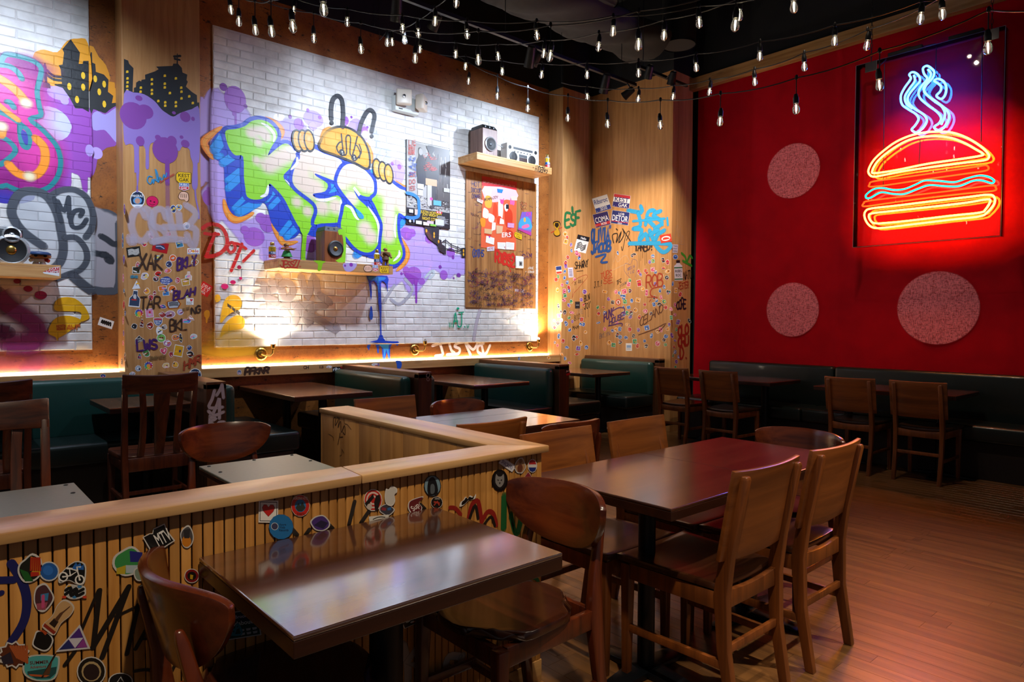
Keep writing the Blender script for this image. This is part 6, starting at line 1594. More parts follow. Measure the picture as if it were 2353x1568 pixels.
SCONCE_W = 85
sconce(599, 814, True, 'lit brass wall sconce below the yellow leaf shapes')
sconce(952, 804, False, 'unlit brass wall sconce between the blue drip and the white tag')
sconce(1216, 797, True, 'lit brass wall sconce at the right end below the plank panel')
# ------------------------------------------------------------------ stickers
PALS = [['#c8283a', '#f0b02a', '#2a3a7a'], ['#2a6ab0', '#f0f0f0', '#e06a2a'], ['#3a9a6a', '#f0d050', '#1a2a3a'], ['#7a4aa0', '#e88ab8', '#3ac0d0'], ['#2a2a2e', '#c8c8c8', '#c8302a'], ['#e8a03a', '#7a2a1a', '#f6e6c8'], ['#4a7ac8', '#1a1a2a', '#f0f0f0'], ['#d85a7a', '#f6d0d8', '#7a1a3a']]
srnd = random.Random(21)


def outline(shape, rd):
    if shape == 'rect': return [(-.5, -.5), (.5, -.5), (.5, .5), (-.5, .5)]
    if shape == 'disc': return [(.5 * math.cos(2 * PI * k / 20), .5 * math.sin(2 * PI * k / 20)) for k in range(20)]
    if shape == 'tri': return [(-.5, .5), (.5, .42), (.05, -.5)]
    if shape == 'shield': return [(-.5, -.45), (0, -.5), (.5, -.45), (.46, .1), (.25, .4), (0, .5), (-.25, .4), (-.46, .1)]
    if shape == 'heart': return [(0, .5), (-.4, .08), (-.5, -.2), (-.38, -.45), (-.15, -.45), (0, -.25), (.15, -.45), (.38, -.45), (.5, -.2), (.4, .08)]
    if shape == 'flower': return [((.5 if k % 2 else .4) * math.cos(2 * PI * k / 22), (.5 if k % 2 else .4) * math.sin(2 * PI * k / 22)) for k in range(22)]
    if shape == 'bottle': return [(-.2, -.5), (.2, -.5), (.22, -.2), (.5, .0), (.5, .5), (-.5, .5), (-.5, 0), (-.22, -.2)]
    P = [(math.cos(2 * PI * k / 9) * .5 * rd.uniform(.72, 1.05), math.sin(2 * PI * k / 9) * .5 * rd.uniform(.72, 1.05)) for k in range(9)]
    return smooth_closed(P, 3)


class Stk:
    """one sticker: local frame (-.5...5) across its size, drawn in picture units of the plane's crop"""
    def __init__(s, plane, crop, x, y, w, h, rot=0, off=.0008):
        s.pl = Plane(plane.axis, plane.pos, crop); s.p = Paint(s.pl, off); s.g = (x, y, w, h, R(rot))

    def q(s, a, b):
        x, y, w, h, r = s.g; a *= w; b *= h
        return (x + a * math.cos(r) - b * math.sin(r), y + a * math.sin(r) + b * math.cos(r))

    def poly(s, P, c, sc=1., a=1): s.p.fill([s.q(x * sc, y * sc) for x, y in P], c, a); return s

    def line(s, P, wd, c, sm=0): s.p.line([s.q(*t) for t in P], wd, c, 1, sm); return s

    def text(s, t, a0, b0, a1, hh, c):
        o = s.pl.px(s.q(a0, b0)); u = s.pl.px(s.q(a1, b0)); v = s.pl.px(s.q(a0, b0 - hh))
        s.p.text_uv(t, o, (u[0] - o[0], u[1] - o[1]), (v[0] - o[0], v[1] - o[1]), c); return s

    def disc(s, a, b, r, c, ry=None): s.poly([(a + r * math.cos(2 * PI * k / 14), b + (ry or r) * math.sin(2 * PI * k / 14)) for k in range(14)], c); return s

    def done(s, parent, label=None): return s.p.build('sticker', 'print', parent, label)


def generic(plane, crop, x, y, w, h, shape=None, cols=None, rot=None, parent=None, label=None, off=.0008, rim='#f0eeea', deco=3):
    rd = srnd; shape = shape or rd.choice(['blob', 'blob', 'rect', 'disc', 'blob']); cols = cols or rd.choice(PALS)
    if isinstance(cols, str): cols = [cols] + rd.choice(PALS)[1:]
    s = Stk(plane, crop, x, y, w, h, rd.uniform(-18, 18) if rot is None else rot, off)
    P = outline(shape, rd); s.poly(P, rim); s.poly(P, cols[0], .88)
    for k in range(deco):
        a, b = rd.uniform(-.22, .22), rd.uniform(-.22, .22)
        if rd.random() < .5: s.disc(a, b, rd.uniform(.06, .15), cols[1 + k % 2])
        else: s.line([(a - .2, b), (a + .15, b + rd.uniform(-.15, .15))], .004 + w * .00008, cols[1 + k % 2])
    return s.done(parent, label)


fP = Plane('y', YP); fPs = Plane('x', 1.301)
# pillar front, picture units of the L2 crop
PIL = [(1300, 262, 48, 62, 'blob', '#3a4a7a'), (1345, 250, 52, 50, 'blob', '#8fa8c0'), (1133, 457, 42, 62, 'blob', '#d88aa0'), (1265, 452, 42, 36, 'disc', '#c8402a'), (1083, 523, 46, 50, 'blob', '#c8283a'), (1348, 527, 54, 50, 'rect', '#3a7a9a'),
       (1185, 632, 62, 40, 'blob', '#3aa0d0'), (1298, 635, 60, 58, 'blob', '#e0622a'), (1268, 678, 50, 52, 'disc', '#3a3f66'), (1460, 660, 62, 52, 'blob', '#b07a3a'), (1035, 683, 45, 52, 'blob', '#b06a5a'), (1022, 722, 58, 50, 'rect', '#3a3a20'),
       (1258, 727, 66, 40, 'blob', '#d86a4a'), (1187, 750, 56, 46, 'blob', '#c8281e'), (1085, 768, 62, 60, 'blob', '#c8b8c0'), (1170, 788, 46, 42, 'disc', '#3a2a2a'), (1333, 798, 38, 52, 'blob', '#c83a4a'), (1415, 765, 52, 65, 'bottle', '#e0c0b0'), (1393, 812, 60, 52, 'rect', '#c89a3a'),
       (1022, 832, 62, 66, 'tri', '#dfe2ea'), (1103, 880, 52, 50, 'blob', '#e8a03a'), (1220, 858, 64, 36, 'rect', '#e0702a'), (1293, 865, 62, 58, 'disc', '#e0702a'), (1245, 888, 50, 52, 'bottle', '#3a7ab8'), (1012, 935, 84, 128, 'bottle', '#35445e'), (1133, 930, 45, 58, 'blob', '#c23a3a'),
       (1122, 1045, 60, 68, 'rect', '#d88ab0'), (1222, 995, 55, 34, 'blob', '#4a3a8a'), (1218, 1058, 58, 50, 'blob', '#a03a3a'), (1275, 1055, 84, 58, 'disc', '#b088a0'), (1353, 1037, 48, 46, 'disc', '#b0a0c8'), (1065, 1120, 28, 62, 'bottle', '#5a1a1a'), (1008, 1145, 48, 50, 'blob', '#2a2a2a'), (1127, 1140, 55, 62, 'blob', '#b03a2a'),
       (1233, 1150, 45, 46, 'blob', '#b8a898'), (1195, 1182, 58, 72, 'blob', '#e8e6ea'), (1210, 1232, 70, 66, 'disc', '#7ab85a'), (1425, 1080, 70, 44, 'tri', '#d08a7a'), (1400, 1105, 84, 36, 'blob', '#6a7ad0'), (1257, 1270, 62, 60, 'blob', '#b06a9a'), (1315, 1230, 70, 52, 'blob', '#d87a4a'), (1357, 1232, 30, 75, 'blob', '#3a3a44'), (1452, 1222, 62, 45, 'blob', '#cfd4cf'),
       (1340, 1328, 70, 86, 'rect', '#d8a020'), (1230, 1332, 58, 58, 'heart', '#d8506a'), (1420, 1305, 42, 46, 'blob', '#2a4a8a'), (1430, 1353, 68, 52, 'blob', '#2a2626'), (1098, 1342, 58, 76, 'blob', '#4a8a4a'), (1047, 1368, 28, 42, 'bottle', '#5a1a2a'), (1285, 1355, 38, 50, 'blob', '#b03a4a'), (1037, 1460, 52, 50, 'flower', '#aab4c4'), (1245, 1437, 60, 50, 'blob', '#e0c080'), (1315, 1433, 48, 56, 'blob', '#e09a3a'), (993, 1502, 56, 36, 'blob', '#a8b0bc'), (1160, 895, 30, 40, 'blob', '#8a2a2a'), (1400, 915, 40, 44, 'blob', '#c8c03a')]
for a in PIL: generic(fP, L2, *a[:4], a[4], a[5], None if a[4] not in ('tri', 'shield') else 0, pil)
for x, y in ((1043, 1045), (1114, 1440)):      # rainbow petal discs
    s = Stk(fP, L2, x, y, 66, 64); s.poly(outline('flower', srnd), '#f0eeea', 1.05)
    for k in range(10): s.disc(.33 * math.cos(2 * PI * k / 10), .33 * math.sin(2 * PI * k / 10), .13, ['#c8283a', '#e0622a', '#f0b02a', '#c8c03a', '#5ab85a', '#3a9a9a', '#3a6ab8', '#3a3a9a', '#7a4aa0', '#b03a8a'][k])
    s.disc(0, 0, .2, '#f0a03a').done(pil, 'rainbow petal sticker')
def helmet(x, y, w, h, par):
    s = Stk(fP, L2, x, y, w, h); s.disc(0, 0, .5, '#f0eeea'); s.disc(0, 0, .45, '#1c2d4a'); s.disc(0, .06, .3, '#5a9ad0', .2); s.disc(0, .08, .18, '#c8977e', .16); s.poly([(-.42, .28), (.42, .28), (.3, .4), (-.3, .4)], '#dfe6ee')
    s.text('MIKERAZ', -.38, -.14, .38, .13, '#f4f4f4').done(par, 'navy helmet-shaped MIKERAZ sticker')
helmet(1032, 192, 112, 132, pil); helmet(1465, 1508, 96, 96, pil)
s = Stk(fP, L2, 1143, 207, 94, 86, 10); s.disc(0, 0, .5, '#6a0a2a'); s.disc(0, 0, .46, '#d4145a'); s.disc(-.14, -.02, .07, '#4a0a20'); s.disc(.16, .02, .07, '#4a0a20'); s.line([(-.2, .22), (.0, .3), (.22, .22)], .004, '#4a0a20', 3).done(pil, 'pink round smiley sticker')
s = Stk(fP, L2, 1400, 390, 56, 56); s.disc(0, 0, .5, '#e8e4e4'); s.disc(.08, .1, .24, '#2a86b0'); s.disc(.08, .1, .12, '#12222a'); s.line([(-.3, -.2), (-.1, -.3)], .003, '#c83a4a').done(pil, 'eyeball sticker')
s = Stk(fP, L2, 1003, 585, 105, 74, -8); s.poly(outline('rect', srnd), '#24221e')
for k in range(6): s.line([(-.38, -.25 + k * .1), (-.1, -.3 + k * .1), (.1, -.18 + k * .1), (.38, -.26 + k * .1)], .005, '#d8d4cc', 3)
s.done(pil, 'black sticker with white scrawl')
s = Stk(fP, L2, 1203, 550, 118, 76, 12); s.poly(outline('rect', srnd), '#b3161c'); s.poly([(-.3, -.2), (.2, -.25), (.36, .1), (.1, .25), (-.3, .2)], '#3a3a5a'); s.line([(-.25, 0), (0, -.1), (.25, .05)], .008, '#b0b4d0').done(pil, 'red rectangular sticker')
s = Stk(fP, L2, 1452, 580, 92, 46); s.poly(outline('rect', srnd), '#f0eeea'); s.text('Dole', -.42, .2, .42, .5, '#c8202a'); s.disc(-.02, 0, .12, '#f0a03a', .22); s.poly([(-.46, .36), (.46, .36), (.46, .45), (-.46, .45)], '#2a4a9a').done(pil, 'red lettered fruit sticker')
s = Stk(fP, L2, 1245, 802, 88, 60, 4); s.poly(outline('blob', random.Random(2)), '#3a4a8e', 1.1)
for k, t_ in enumerate(('meat', 'zero', 'corp')): s.text(t_, -.4, -.16 + k * .28, .34, .24, '#dfe4f4')
s.done(pil, 'blue lettered sticker')
s = Stk(fP, L2, 1186, 1110, 70, 64); s.poly(outline('shield', srnd), '#f0eeea'); s.poly(outline('shield', srnd), '#23508f', .88); s.poly([(-.42, -.4), (.42, -.4), (.42, -.22), (-.42, -.22)], '#c8434a'); s.text('ZECER', -.36, .05, .36, .2, '#f4f4f4'); s.text('ESA', -.22, .3, .22, .2, '#f4f4f4').done(pil, 'blue road shield sticker')
s = Stk(fP, L2, 1045, 1244, 78, 62, -16); s.poly([(-.5, .45), (-.36, -.2), (.1, -.5), (.5, .2)], '#eeeae4'); s.poly([(-.46, .42), (-.34, -.16), (.1, -.44), (.45, .2)], '#191716'); s.text('STAR', -.3, -.02, .2, .2, '#e4e0da'); s.text('WARS', -.36, .26, .34, .22, '#e4e0da').done(pil, 'black lettered sticker')
s = Stk(fP, L2, 1305, 978, 116, 70, -4); P = [(-.5, -.35), (.3, -.5), (.5, 0), (.3, .5), (-.4, .5), (-.5, .1)]; s.poly(P, '#d8822a'); s.poly(P, '#7a3a1a', .9); s.poly(P, '#b9bfc8', .76)
for k in range(4): s.line([(-.3, -.18 + k * .11), (0, -.22 + k * .11), (.28, -.15 + k * .11)], .006, '#1e1e22', 3)
s.done(pil, 'arrow-shaped sticker with an orange rim')
s = Stk(fP, L2, 1425, 958, 56, 50); s.poly(outline('rect', srnd), '#eceae6'); s.poly([(x * .4 + .2, y * .4 - .2) for x, y in outline('heart', srnd)], '#cf2030'); s.text('ROCK', -.4, .2, .36, .18, '#1a1a1a'); s.text('& ROLL', -.4, .42, .3, .18, '#1a1a1a').done(pil, 'heart and rock and roll sticker')
def fist(plane, crop, x, y, w, h, par):
    s = Stk(plane, crop, x, y, w, h, 6); P = smooth_closed([(-.45, -.1), (-.3, -.42), (0, -.5), (.32, -.4), (.45, -.1), (.48, .3), (.3, .48), (.1, .3), (-.25, .32), (-.45, .15)], 3); s.poly(P, '#4a2a1a', 1.05); s.poly(P, '#e8b89c', .93)
    for k in range(4): s.line([(-.25 + k * .16, -.25), (-.24 + k * .16, .08)], .004, '#4a2a1a')
    s.done(par, 'pink fist sticker')
fist(fP, L2, 1378, 170, 84, 78, pil)
kest_sticker(Plane('y', YP, L1), (1322, 1368), (1430, 1374), 74, parent=pil, off=.0055); ribs_sticker(Plane('y', YP, L1), (1346, 1428), (1414, 1430), 52, pil, .0055)
for x, y, w, h in ((935, 265, 14, 95), (922, 500, 16, 130), (930, 640, 18, 80), (925, 780, 14, 70), (932, 880, 14, 40), (930, 985, 18, 80), (940, 1045, 12, 44), (925, 1100, 14, 66), (928, 1195, 12, 50), (925, 1270, 16, 40), (938, 1375, 16, 70), (915, 1410, 16, 60)):
    generic(fPs, L2, x, y, w, h, 'blob', None, 0, pil)
s = Stk(Plane('y', YW), L2, 795, 1120, 112, 62, 18); s.poly(outline('rect', srnd), '#efe9e2')
for k in range(5): s.line([(-.3 + k * .12, .1), (-.28 + k * .14, -.25), (-.18 + k * .13, .15)], .012, '#17130f', 3)
s.done(wl, 'white sticker with a black scrawl on the cork')
s = Stk(Plane('y', YW), L2, 1540, 865, 90, 92, 30); s.poly(outline('rect', srnd), '#cf2a20'); s.text('DELK', -.36, -.12, .4, .22, '#f4e8e0'); s.text('T.S.T', -.4, .16, .34, .22, '#f4e8e0'); s.text('OMA', -.4, .42, .2, .22, '#f4e8e0').done(wl, 'red DELK sticker on the cork')
# ledge stickers
lg = bpy.data.objects['trim_3']; fl_ = Plane('y', YP)
for x, y, w, h, c in ((358, 1162, 40, 42, '#5a6a8a'), (1032, 1122, 46, 24, '#c8ccd4'), (1378, 1105, 52, 26, '#dfe0e4'), (1403, 1105, 20, 24, '#1f3a8a')): generic(fl_, K2, x, y, w, h, 'blob', c, 0, lg)
s = Stk(fl_, K2, 1094, 1140, 74, 38, -3); s.poly(outline('rect', srnd), '#22201f'); s.poly([(.3, -.5), (.5, -.5), (.5, -.1), (.4, -.1)], '#b8202a'); s.text('ribs', -.42, .25, .3, .62, '#f4f4f4').done(lg, 'black sticker lettered ribs')
for x, y, w, h in ((1065, 1106, 18, 34), (1298, 1100, 26, 26)): generic(fl_, P2, x, y, w, h, 'blob', None, 0, lg)
generic(fl_, L2, 775, 1515, 46, 30, 'blob', '#2a3a7a', 0, bpy.data.objects['trim_2'])

# corner pier
fA, fB, fC, fD = Plane('x', 6.479), Plane('y', 6.362), Plane('x', XC), Plane('y', YD)
SB = [(198, 468, 32, 44), (215, 497, 24, 34), (205, 530, 30, 36), (246, 555, 24, 34), (249, 600, 22, 34), (290, 622, 30, 46), (310, 635, 24, 40), (311, 660, 28, 32), (220, 652, 28, 36), (203, 695, 26, 36), (205, 722, 24, 34), (196, 766, 22, 36), (195, 812, 26, 34), (216, 848, 30, 34), (273, 825, 24, 30), (228, 888, 30, 36), (193, 920, 28, 40), (230, 915, 24, 34), (198, 950, 26, 34), (190, 990, 34, 32), (247, 1000, 26, 46), (352, 923, 34, 40), (228, 1028, 26, 40), (344, 1025, 22, 30), (326, 985, 22, 28), (196, 1085, 30, 48), (252, 1087, 40, 26), (230, 1125, 30, 30), (328, 1140, 28, 34), (206, 1172, 30, 50), (256, 1155, 22, 32), (320, 1178, 26, 30), (343, 1178, 28, 34), (235, 1222, 26, 34), (268, 1285, 40, 50), (290, 1280, 24, 30), (358, 1240, 28, 30), (323, 1326, 22, 42), (302, 1366, 34, 36), (212, 1358, 36, 26), (366, 1358, 30, 34), (183, 1308, 24, 30), (290, 1412, 44, 22), (200, 1445, 26, 36), (235, 1480, 30, 20), (176, 870, 26, 30)]
for x, y, w, h in SB: generic(fB, C3, x, y, w, h, parent=cor)
SA = [(130, 828, 26, 28), (145, 805, 22, 34), (140, 908, 28, 36), (147, 1033, 20, 40), (167, 1082, 22, 36), (150, 1110, 26, 30), (170, 1145, 28, 36), (115, 1148, 22, 28), (143, 1168, 28, 30), (117, 1200, 26, 32), (150, 1272, 28, 50), (119, 1320, 20, 28), (140, 1342, 20, 26), (176, 1415, 24, 36)]
for x, y, w, h in SA: generic(fA, C3, x, y, w, h, parent=cor)
SC = [(612, 618, 18, 36), (740, 630, 36, 22), (725, 640, 24, 30), (887, 645, 32, 34), (862, 690, 26, 36), (888, 682, 26, 30), (967, 675, 24, 40), (1002, 692, 34, 46), (886, 748, 32, 34), (908, 768, 28, 36), (972, 737, 34, 26), (1003, 762, 40, 30), (830, 758, 24, 28), (840, 775, 26, 26), (790, 788, 24, 36), (775, 766, 24, 44), (960, 800, 24, 30), (996, 812, 34, 36), (706, 833, 26, 34), (697, 865, 28, 36), (780, 855, 34, 52), (908, 862, 28, 34), (975, 885, 26, 36), (808, 900, 30, 34), (838, 930, 22, 50), (510, 922, 36, 20), (598, 925, 32, 40), (626, 932, 26, 36), (663, 920, 38, 40), (708, 915, 32, 38), (642, 955, 30, 28), (942, 915, 26, 36), (540, 980, 34, 32), (572, 1005, 26, 30), (668, 1000, 30, 34), (660, 965, 26, 40), (720, 992, 28, 42), (770, 988, 36, 34), (900, 970, 26, 40), (916, 992, 28, 34), (952, 965, 24, 42), (975, 1000, 34, 42), (895, 1022, 24, 34), (938, 1022, 38, 34), (824, 1022, 22, 22), (985, 1045, 34, 36), (1028, 1058, 28, 40), (455, 1045, 28, 32), (498, 1045, 30, 18), (697, 1045, 30, 26), (657, 1045, 18, 30), (752, 1068, 38, 40), (828, 1075, 40, 40), (718, 1090, 34, 44), (660, 1095, 36, 50), (685, 1090, 30, 42), (510, 1090, 26, 40), (462, 1095, 30, 38), (870, 1092, 24, 34), (783, 1120, 32, 44), (710, 1122, 34, 34), (605, 1165, 24, 40), (690, 1182, 40, 28), (460, 1165, 34, 16), (1030, 1125, 22, 34), (1015, 1180, 26, 34), (840, 1205, 40, 40), (773, 1222, 30, 40), (705, 1218, 40, 38), (600, 1220, 38, 38), (510, 1215, 26, 34), (628, 1215, 26, 34), (570, 1228, 24, 26), (925, 1232, 36, 38), (948, 1220, 32, 36), (1003, 1215, 36, 32), (608, 1262, 26, 46), (630, 1278, 32, 34), (676, 1283, 40, 34), (876, 1268, 30, 46), (990, 1272, 38, 40), (735, 1268, 22, 30), (545, 1322, 34, 38), (578, 1340, 34, 34), (632, 1318, 34, 36), (745, 1312, 34, 40), (822, 1308, 26, 28), (834, 1348, 34, 40), (924, 1328, 40, 42), (974, 1298, 30, 36), (985, 1338, 24, 22), (767, 1348, 28, 48), (1008, 928, 38, 42)]
for i, (x, y, w, h) in enumerate(SC): generic(fC, C3, x, y, w, h, parent=cor, shape='heart' if i == len(SC) - 1 else None, cols='#3a4048' if i == len(SC) - 1 else None)
SD_ = [(1063, 650, 40, 40), (1042, 860, 16, 40), (1066, 913, 24, 40), (1100, 943, 28, 40), (1060, 1025, 22, 36), (1060, 1105, 26, 32), (1083, 1160, 28, 40), (1172, 1150, 26, 50), (1070, 1218, 24, 32), (1035, 1265, 24, 46), (1060, 1305, 28, 20), (1052, 1355, 24, 32), (1060, 1395, 26, 34), (1090, 1432, 26, 34), (1070, 1470, 24, 34), (1062, 1515, 22, 30), (1045, 1420, 14, 36)]
for x, y, w, h in SD_: generic(fD, C3, x, y, w, h, parent=cor)
s = Stk(fA, C3, 132, 430, 90, 118); P = smooth_closed([(-.02, -.5), (.25, -.46), (.33, -.25), (.18, 0), (.3, .2), (.3, .42), (0, .5), (-.22, .36), (-.2, .15), (.02, .05), (-.25, -.2), (-.25, -.42)], 3); s.poly(P, '#1c1712', 1.06); s.poly(P, '#e0b02a', .9); s.poly([(-.12, -.4), (.18, -.4), (.22, -.22), (.05, -.05), (-.15, -.2)], '#1c1712'); s.line([(-.45, .25), (-.2, .15)], .012, '#d8442a'); s.line([(.25, -.02), (.48, -.1)], .012, '#d8442a').done(cor, 'yellow and black coiled emblem sticker')
s = Stk(fB, C3, 330, 548, 96, 130, 14); s.poly(outline('rect', srnd), '#ece8e4'); s.poly([(-.5, -.5), (.5, -.5), (.5, -.22), (-.5, -.22)], '#17151a'); s.text('Hello', -.2, -.28, .25, .14, '#f4f4f4')
for k in range(4): s.line([(-.35, .05 + k * .1), (-.1, -.08 + k * .1), (.1, .1 + k * .1), (.35, 0 + k * .08)], .012, '#17151a', 3)
s.done(cor, 'black and white name badge sticker')
s = Stk(fA, C3, 151, 752, 46, 62, -6); s.poly(outline('rect', srnd), '#eceae6'); s.poly([(-.45, -.45), (.45, -.45), (.45, 0), (-.45, 0)], '#23408a'); s.poly([(-.45, .2), (.45, .2), (.45, .45), (-.45, .45)], '#c83a2a'); s.done(cor)
s = Stk(fB, C3, 243, 772, 40, 78, -4); s.poly(outline('rect', srnd), '#d8d2e4'); 
for k in range(5): s.line([(-.3, -.3 + k * .15), (.3, -.25 + k * .15)], .008, '#3a3a6a')
s.done(cor)
s = Stk(fB, C3, 296, 1027, 38, 54); s.poly(outline('rect', srnd), '#2a2a30'); s.line([(-.3, 0), (.3, 0)], .006, '#c8c8c8').done(cor, 'dark square sticker')
s = Stk(fC, C3, 616, 1005, 42, 48); s.disc(0, 0, .5, '#c8302a'); s.disc(0, 0, .36, '#e8dcd4'); s.disc(0, 0, .16, '#4a3a3a', .26); s.line([(-.3, -.3), (.3, .3)], .006, '#c8302a').done(cor, 'round prohibition sign sticker')
s = Stk(fC, C3, 699, 1356, 48, 60); s.poly(outline('rect', srnd), '#eef0f2'); s.poly([(-.35, -.25), (.35, -.25), (.35, .1), (-.35, .1)], '#8ab0dc'); s.poly([(-.35, .22), (.3, .22), (.3, .3), (-.35, .3)], '#9aa0a8').done(cor, 'white square sticker with a blue picture')
def placard(x, y, w, h, rot, base, bands, texts, label):
    s = Stk(fC, C3, x, y, w, h, rot, .003); s.poly(outline('rect', srnd), '#eceaf0'); s.poly(outline('rect', srnd), base, .97)
    for (b0, b1, c) in bands: s.poly([(-.485, b0), (.485, b0), (.485, b1), (-.485, b1)], c)
    for t_, a0, b0, a1, hh, c in texts: s.text(t_, a0, b0, a1, hh, c)
    for k in range(6): s.disc(-.4 + k * .16, bands[-1][1] - .06 if bands else .4, .02, '#c83a4a' if k % 2 else '#e8e8f0')
    o = s.p.build('campaign_sign', 'print', None); tag(o, label, 'sign', 'campaign-style signs on the corner pier')
placard(487, 233, 124, 118, -17, '#f2f2f4', [(.2, .485, '#1f3f96')], [('Ribsroc', -.44, -.05, .42, .3, '#1f3f96'), ('2020', -.2, .42, .25, .2, '#f4f4f4')], 'white and blue Ribsroc 2020 sign, upper left of the four')
placard(642, 213, 132, 102, 8, '#f2f0f0', [(-.485, -.25, '#c8303a'), (.1, .485, '#2a2a72')], [('KEST', -.4, .06, .42, .34, '#2a2a72'), ('GAK', -.15, .42, .4, .26, '#f4f4f4')], 'red, white and blue KEST GAK sign, upper right of the four')
placard(487, 357, 122, 108, -14, '#2c2468', [(.22, .42, '#c8303a')], [('COMA', -.42, .16, .44, .38, '#f0eef4'), ('MOD', -.1, .4, .26, .17, '#f4f4f4')], 'dark blue COMA MOD sign, lower left of the four')
placard(632, 343, 140, 104, 8, '#23306e', [(.3, .34, '#c8303a')], [('LOB', -.12, -.22, .2, .15, '#f0eef4'), ('DETOR', -.44, .26, .44, .42, '#f0eef4'), ('2020', -.1, .46, .14, .1, '#f0eef4')], 'dark blue LOB DETOR 2020 sign, lower right of the four')
s = Stk(fC, C3, 990, 505, 88, 62, -10, .0045); s.poly(outline('rect', srnd), '#d23a24'); s.disc(0, 0, .4, '#f2e6e0', .3); s.poly(smooth_closed([(-.3, .05), (-.2, -.12), (.05, -.14), (.28, -.02), (.3, .12), (-.2, .14)], 3), '#d23a24').done(cor, 'orange-red sticker with a white oval emblem')
s = Stk(fD, C3, 1086, 755, 64, 160, -2); s.poly([(-.2, -.5), (.2, -.5), (.22, -.4), (.22, -.32), (.5, -.22), (.5, .5), (-.5, .5), (-.5, -.22), (-.22, -.32), (-.22, -.4)], '#e8e2e6'); s.poly([(-.22, -.5), (.22, -.5), (.24, -.36), (-.24, -.36)], '#1c1a20'); s.poly([(-.5, -.16), (.5, -.16), (.5, -.1), (-.5, -.1)], '#2a7a4a'); s.poly([(-.5, .4), (.5, .4), (.5, .46), (-.5, .46)], '#2a7a4a'); s.text('RIBS', -.4, .1, .4, .13, '#1c1a20'); s.text('ROC', -.34, .3, .34, .13, '#1c1a20').done(cor, 'bottle-shaped RIBS ROC sticker')
s = Stk(fD, C3, 1062, 585, 40, 66, 4); s.poly(outline('rect', srnd), '#d8d0dc'); s.text('TAKE', -.42, -.2, .42, .2, '#2a2050'); s.text('WHAT', -.42, .1, .42, .2, '#2a2050'); s.text('HERE', -.42, .4, .42, .2, '#2a2050').done(cor, 'white lettered strip sticker')

# tags on the corner pier, each its own piece
tagpiece(fC, C3, cor, 'blue OLIVIA JACOB tag', [(HW, 'OLIVIA', (405, 540), (545, 520), 95, .03, '#1c55a0', .97, .15, .1, .06, .12), (HW, 'JACOB', (405, 625), (555, 600), 75, .036, '#1c55a0', .97, .15, .15, .06, .08), (LN, [(440, 650), (520, 630), (480, 690), (530, 690)], .03, '#1c55a0', 1, 4, .1), (HW, '"', (375, 500), (400, 490), 60, .018, '#1c55a0'), (HW, '"', (540, 470), (565, 465), 60, .018, '#1c55a0')], .0018)
tagpiece(fC, C3, cor, 'large sky blue tag', [(LN, [(690, 285), (800, 300), (790, 250)], .05, '#2c9fd0', .95, 4, .25), (LN, [(770, 300), (790, 400), (730, 430)], .05, '#2c9fd0', .95, 4, .25), (LN, [(830, 400), (850, 300), (900, 290), (890, 350), (840, 350), (900, 410)], .05, '#2c9fd0', .95, 4, .25), (LN, [(950, 290), (890, 320), (960, 380), (900, 430)], .05, '#2c9fd0', .95, 4, .25), (LN, [(730, 370), (980, 350)], .03, '#2c9fd0', .95, 4, .25),
         (LN, [(740, 430), (800, 440), (780, 520), (830, 470), (850, 530)], .055, '#2c9fd0', .95, 4, .25), (LN, [(860, 440), (900, 520), (930, 440), (860, 480)], .055, '#2c9fd0', .95, 4, .25), (LN, [(980, 440), (920, 480), (900, 540), (960, 610), (1010, 590), (1000, 545), (700, 545)], .05, '#2c9fd0', .95, 5, .25), (LN, [(960, 350), (965, 400)], .03, '#2c9fd0'), (LN, [(1000, 345), (1005, 400)], .03, '#2c9fd0')], .0022)
tagpiece(fC, C3, cor, 'black looping marker tag', [(LN, [(580, 540), (570, 480), (610, 470), (600, 540), (640, 450), (620, 540), (660, 480), (655, 440)], .016, '#241c18', 1, 4), (LN, [(650, 430), (720, 540)], .014, '#241c18'), (LN, [(680, 520), (705, 460), (690, 450), (670, 500), (650, 600), (640, 570)], .01, '#241c18', 1, 4), (LN, [(600, 430), (610, 440)], .016, '#241c18'), (LN, [(695, 570), (725, 540), (720, 560)], .01, '#241c18')])
tagpiece(fC, C3, cor, 'black dripping yared! tag', [(HW, 'YARED!', (745, 605), (890, 595), 52, .02, '#2a1c14', 1, .1, .05, .05, .1)] + [(LN, [(x, 605), (x, y)], .005, '#2a1c14', .8, 0) for x, y in ((778, 735), (792, 680), (808, 660), (825, 715), (838, 700))] + [(HW, '<', (795, 575), (820, 572), 24, .008, '#2a1c14')])
tagpiece(fC, C3, cor, 'rust red ROB tag with arrow', [(HW, 'ROB', (835, 890), (965, 875), 90, .02, '#a83a1a', 1, .05, .05, .05, .15), (LN, [(960, 880), (880, 900), (870, 950), (920, 970)], .018, '#a83a1a', 1, 4), (LN, [(860, 1000), (870, 985)], .012, '#a83a1a'), (LN, [(845, 965), (920, 965)], .01, '#a83a1a')])
tagpiece(fC, C3, cor, 'purple FUNK HOUSE tag', [(HW, 'FUNK', (505, 1155), (580, 1110), 60, .018, '#4a1f6a', 1, 0, .05, .06, .1), (HW, 'HOUSE', (545, 1185), (660, 1130), 42, .015, '#4a1f6a', 1, 0, .05, .06, .1), (LN, [(570, 1075), (620, 1048), (665, 1055), (660, 1095)], .015, '#4a1f6a', 1, 4), (LN, [(540, 1190), (640, 1170), (645, 1190)], .015, '#4a1f6a', 1, 3)])
tagpiece(fC, C3, cor, 'brown CELANO tag', [(HW, 'CELANO', (785, 1200), (965, 1080), 62, .014, '#6a3a20', .9, 0, .1, .06, .1), (LN, [(775, 1260), (900, 1215), (990, 1170), (940, 1230)], .012, '#6a3a20', .9, 3)])
